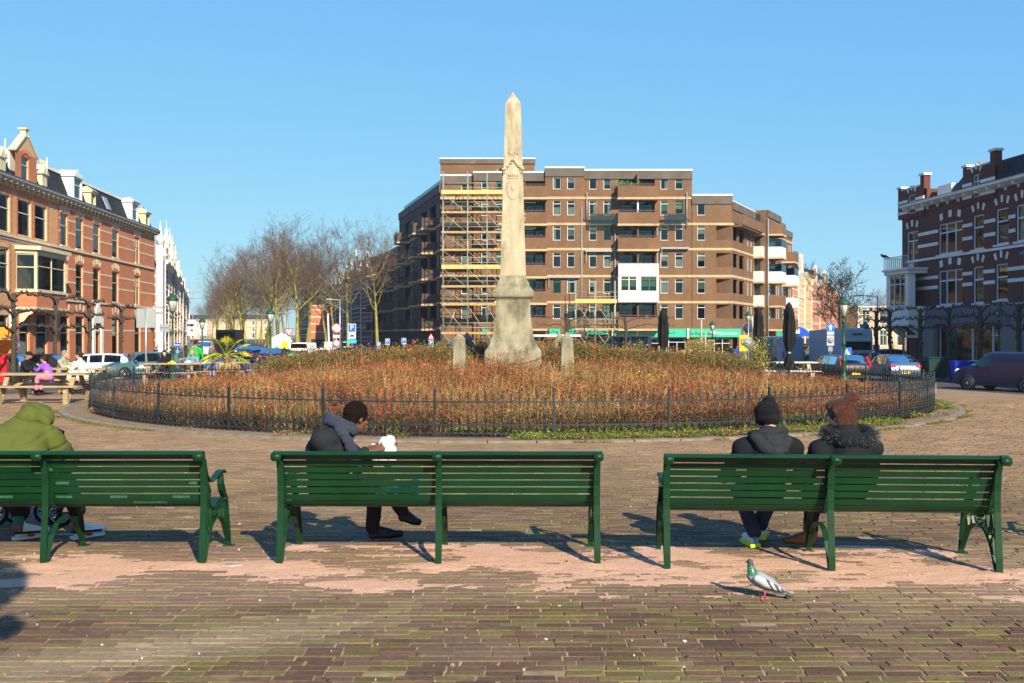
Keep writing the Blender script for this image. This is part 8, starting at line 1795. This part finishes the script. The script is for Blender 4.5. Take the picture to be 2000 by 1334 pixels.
blk = cloth('black_jacket', (.012, .013, .016)); cream = cloth('cream_wool', (.70, .66, .56)); beige = cloth('beige_parka', (.38, .32, .20)); grn = cloth('bright_green_tracksuit', (.03, .36, .05)); den = cloth('blue_denim', (.13, .25, .40)); blu = cloth('royal_blue_jacket', (.02, .06, .42))
pk = mat('pink_trousers', (.60, .18, .30), rough=.9); purp = mat('purple_jacket', (.26, .08, .62), rough=.8, dirt=((.62, .12, .12), 9, .58), var=.1)
b, P, M, Jb = folk('man in a black cap and sunglasses at the far left picnic table', 46, 29.6, radians(-8), pose_sit(.12), blk, C_darktrs, SK_MID, None, vox=.014, z=0)
mb = MB(); mb.ball(P(0, -.005, .05), (.09, .105, .075), 12, rot=M); mb.ball(P(0, .10, .045), (.07, .07, .012), 8, rot=M); remesh(mb, 'cap', blk, .012, 1, b, (0, 0, 0)); mb = MB(); mb.ball(P(-.033, .085, .008), (.03, .012, .018), 8, rot=M); mb.ball(P(.033, .085, .008), (.03, .012, .018), 8, rot=M); mb.build('sunglasses', M_black, b); mb = MB(); mb.ball(P(0, .05, -.085), (.05, .045, .035), 8, rot=M); mb.build('beard', Hb, b)
mb = MB(); mb.tube([Jb['KL'] + Vector((0, -.09, .02)), Jb['AL'] + Vector((0, -.08, .05))], .014, 5); mb.tube([Jb['KL'] + Vector((.03, -.09, .02)), Jb['AL'] + Vector((.03, -.08, .05))], .012, 5); mb.build('trouser_stripe', M_white, b)
folk('child in a purple hooded jacket with red spots leaning on the picnic table', 98, 29.3, radians(170), pose_sit(.22), purp, pk, SK_LIGHT, Hb, k=.80, vox=.013, z=.12)
folk('person with short grey hair in a beige parka across the picnic table', 118, 31.4, radians(-10), pose_sit(.10), beige, C_darktrs, SK_LIGHT, Hg, vox=.014, z=.0)
folk('woman in a cream sweater with dark hair in a bun at the picnic table', 166, 29.9, radians(178), pose_sit(.14), cream, cream, SK_LIGHT, Hb, vox=.014, z=.0, hstyle='bun')
folk('woman in a black jacket bent over her food behind the railing', 322, 37.4, radians(-75), pose_sit(.20), blk, JN, SK_LIGHT, Hb, vox=.015, hstyle='long')
folk('person in a denim jacket with reddish grey hair eating at a table', 379, 38.2, radians(-90), pose_sit(.18), den, JN, SK_LIGHT, Hgi, vox=.015)
folk('tall man in a bright green tracksuit top seen from behind', 382, 42, radians(80), pose_stand(.05), grn, C_darktrs, SK_MID, Hb, k=1.08, vox=.016)
folk('pedestrian in a black coat among the bicycles before the teal shopfront', 1427, 79, radians(-95), pose_stand(.04), blk, JN, SK_LIGHT, Hb, k=1.02, vox=.03); folk('pedestrian in a royal blue jacket beside the yellow notice board', 1439, 80, radians(-60), pose_stand(.08), blu, cloth('blue_trousers', (.02, .05, .3)), SK_MID, Hb, k=1.0, vox=.03)
far = [(347, 95, 0, JN, 'pedestrian in a dark blue coat on the left street pavement'), (361, 110, 1, blk, 'pedestrian in black farther along the left street pavement'), (406, 150, 2, beige, 'pedestrian in a tan coat crossing far down the left street'), (411, 158, 3, cloth('grey_coat', (.2, .2, .22)), 'pedestrian in a grey coat far down the left street'), (389, 100, 4, blk, 'pedestrian in black just right of the green tracksuit man'), (420, 170, 0, blu, 'tiny pedestrian in blue far down the left street'), (1573, 96, 1, blk, 'dark dressed pedestrian under the far teal fascia'), (1584, 104, 2, blk, 'dark dressed pedestrian in front of the blue awning'), (1553, 100, 3, blk, 'dark dressed pedestrian by the far bicycles'), (343, 92, 2, cloth('maroon_coat', (.2, .02, .06)), 'pedestrian in a maroon coat beside the lantern post')]
for px, d, i, c, lab in far: folk(lab, px, d, radians(70 + 50 * i), pose_stand(.1), c, C_darktrs, SK_LIGHT, Hb, k=.98, vox=.035)
# things on the tables
for (x, y, lab, m) in ((-12.35, 30.2, 'white paper wrapped food on the family picnic table', M_white), (-13.6, 29.9, 'white bag on the left end of the family picnic table', M_white), (-10.9, 30.1, 'white cups on the right end of the family picnic table', M_white), (-12.15, 36.6, 'yellow takeaway tray on the table behind the railing', M_yel), (-11.75, 37.2, 'white paper sheet before the denim jacket person', M_white)):
    mb = MB(); z = gz(x, y) + .757; mb.box((-.14, -.09, 0), (.14, .09, .03)); mb.ball((0, 0, .04), (.08, .06, .05), 8); tag(mb.build('food_wrapper', m, None, (x, y, z), .3), lab, 'food')
# made-up clipped tree in a tub, added out of frame to shade the paving
t = thing('shadow_tree', 'made up clipped tree out of frame, added to cast the shadow at lower left', 'tree', (-1.42, 1.32, 0)); mb = MB(); mb.lathe([(.3, 0), (.38, .6)], 12); mb.build('tub', M_wood, t); mb = MB(); mb.tube([(0, 0, .5), (.05, 0, 1.6), (0, 0, 3.0)], .06, 8); mb.build('trunk', M_dbark, t)
mb = MB()
for k in range(5200):
    v = Vector((R.gauss(0, 1), R.gauss(0, 1), R.gauss(0, 1))).normalized() * R.random() ** .35; leaf(mb, (v.x * .5, v.y * .5, 3.55 + v.z * .55), R.uniform(.03, .05), R.choice(GRN))
for k in range(300): v = Vector((R.gauss(0, 1), R.gauss(0, 1), R.gauss(0, 1))).normalized() * R.random() ** .35; leaf(mb, (.42 + v.x * .14, v.y * .14, 2.95 + v.z * .14), R.uniform(.03, .05), R.choice(GRN))  # extra ball of leaves, added for the small separate blob of shadow
mb.build('crown', M_leafy, t)
# ------------------------------------------------------------ thin blue air
mb = MB(); mb.box((-700, -60, -2.2), (900, 1300, 30)); hz = bpy.data.materials.new('haze'); hz.use_nodes = True; n = hz.node_tree.nodes; n.remove(n['Principled BSDF'])
pv = n.new('ShaderNodeVolumePrincipled'); pv.inputs['Density'].default_value = .0003; pv.inputs['Color'].default_value = (.80, .90, 1, 1); pv.inputs['Anisotropy'].default_value = .2
hz.node_tree.links.new(pv.outputs[0], n['Material Output'].inputs['Volume']); tag(mb.build('haze', hz), kind='stuff')
if WS is not None: bpy.data.scenes.remove(WS)
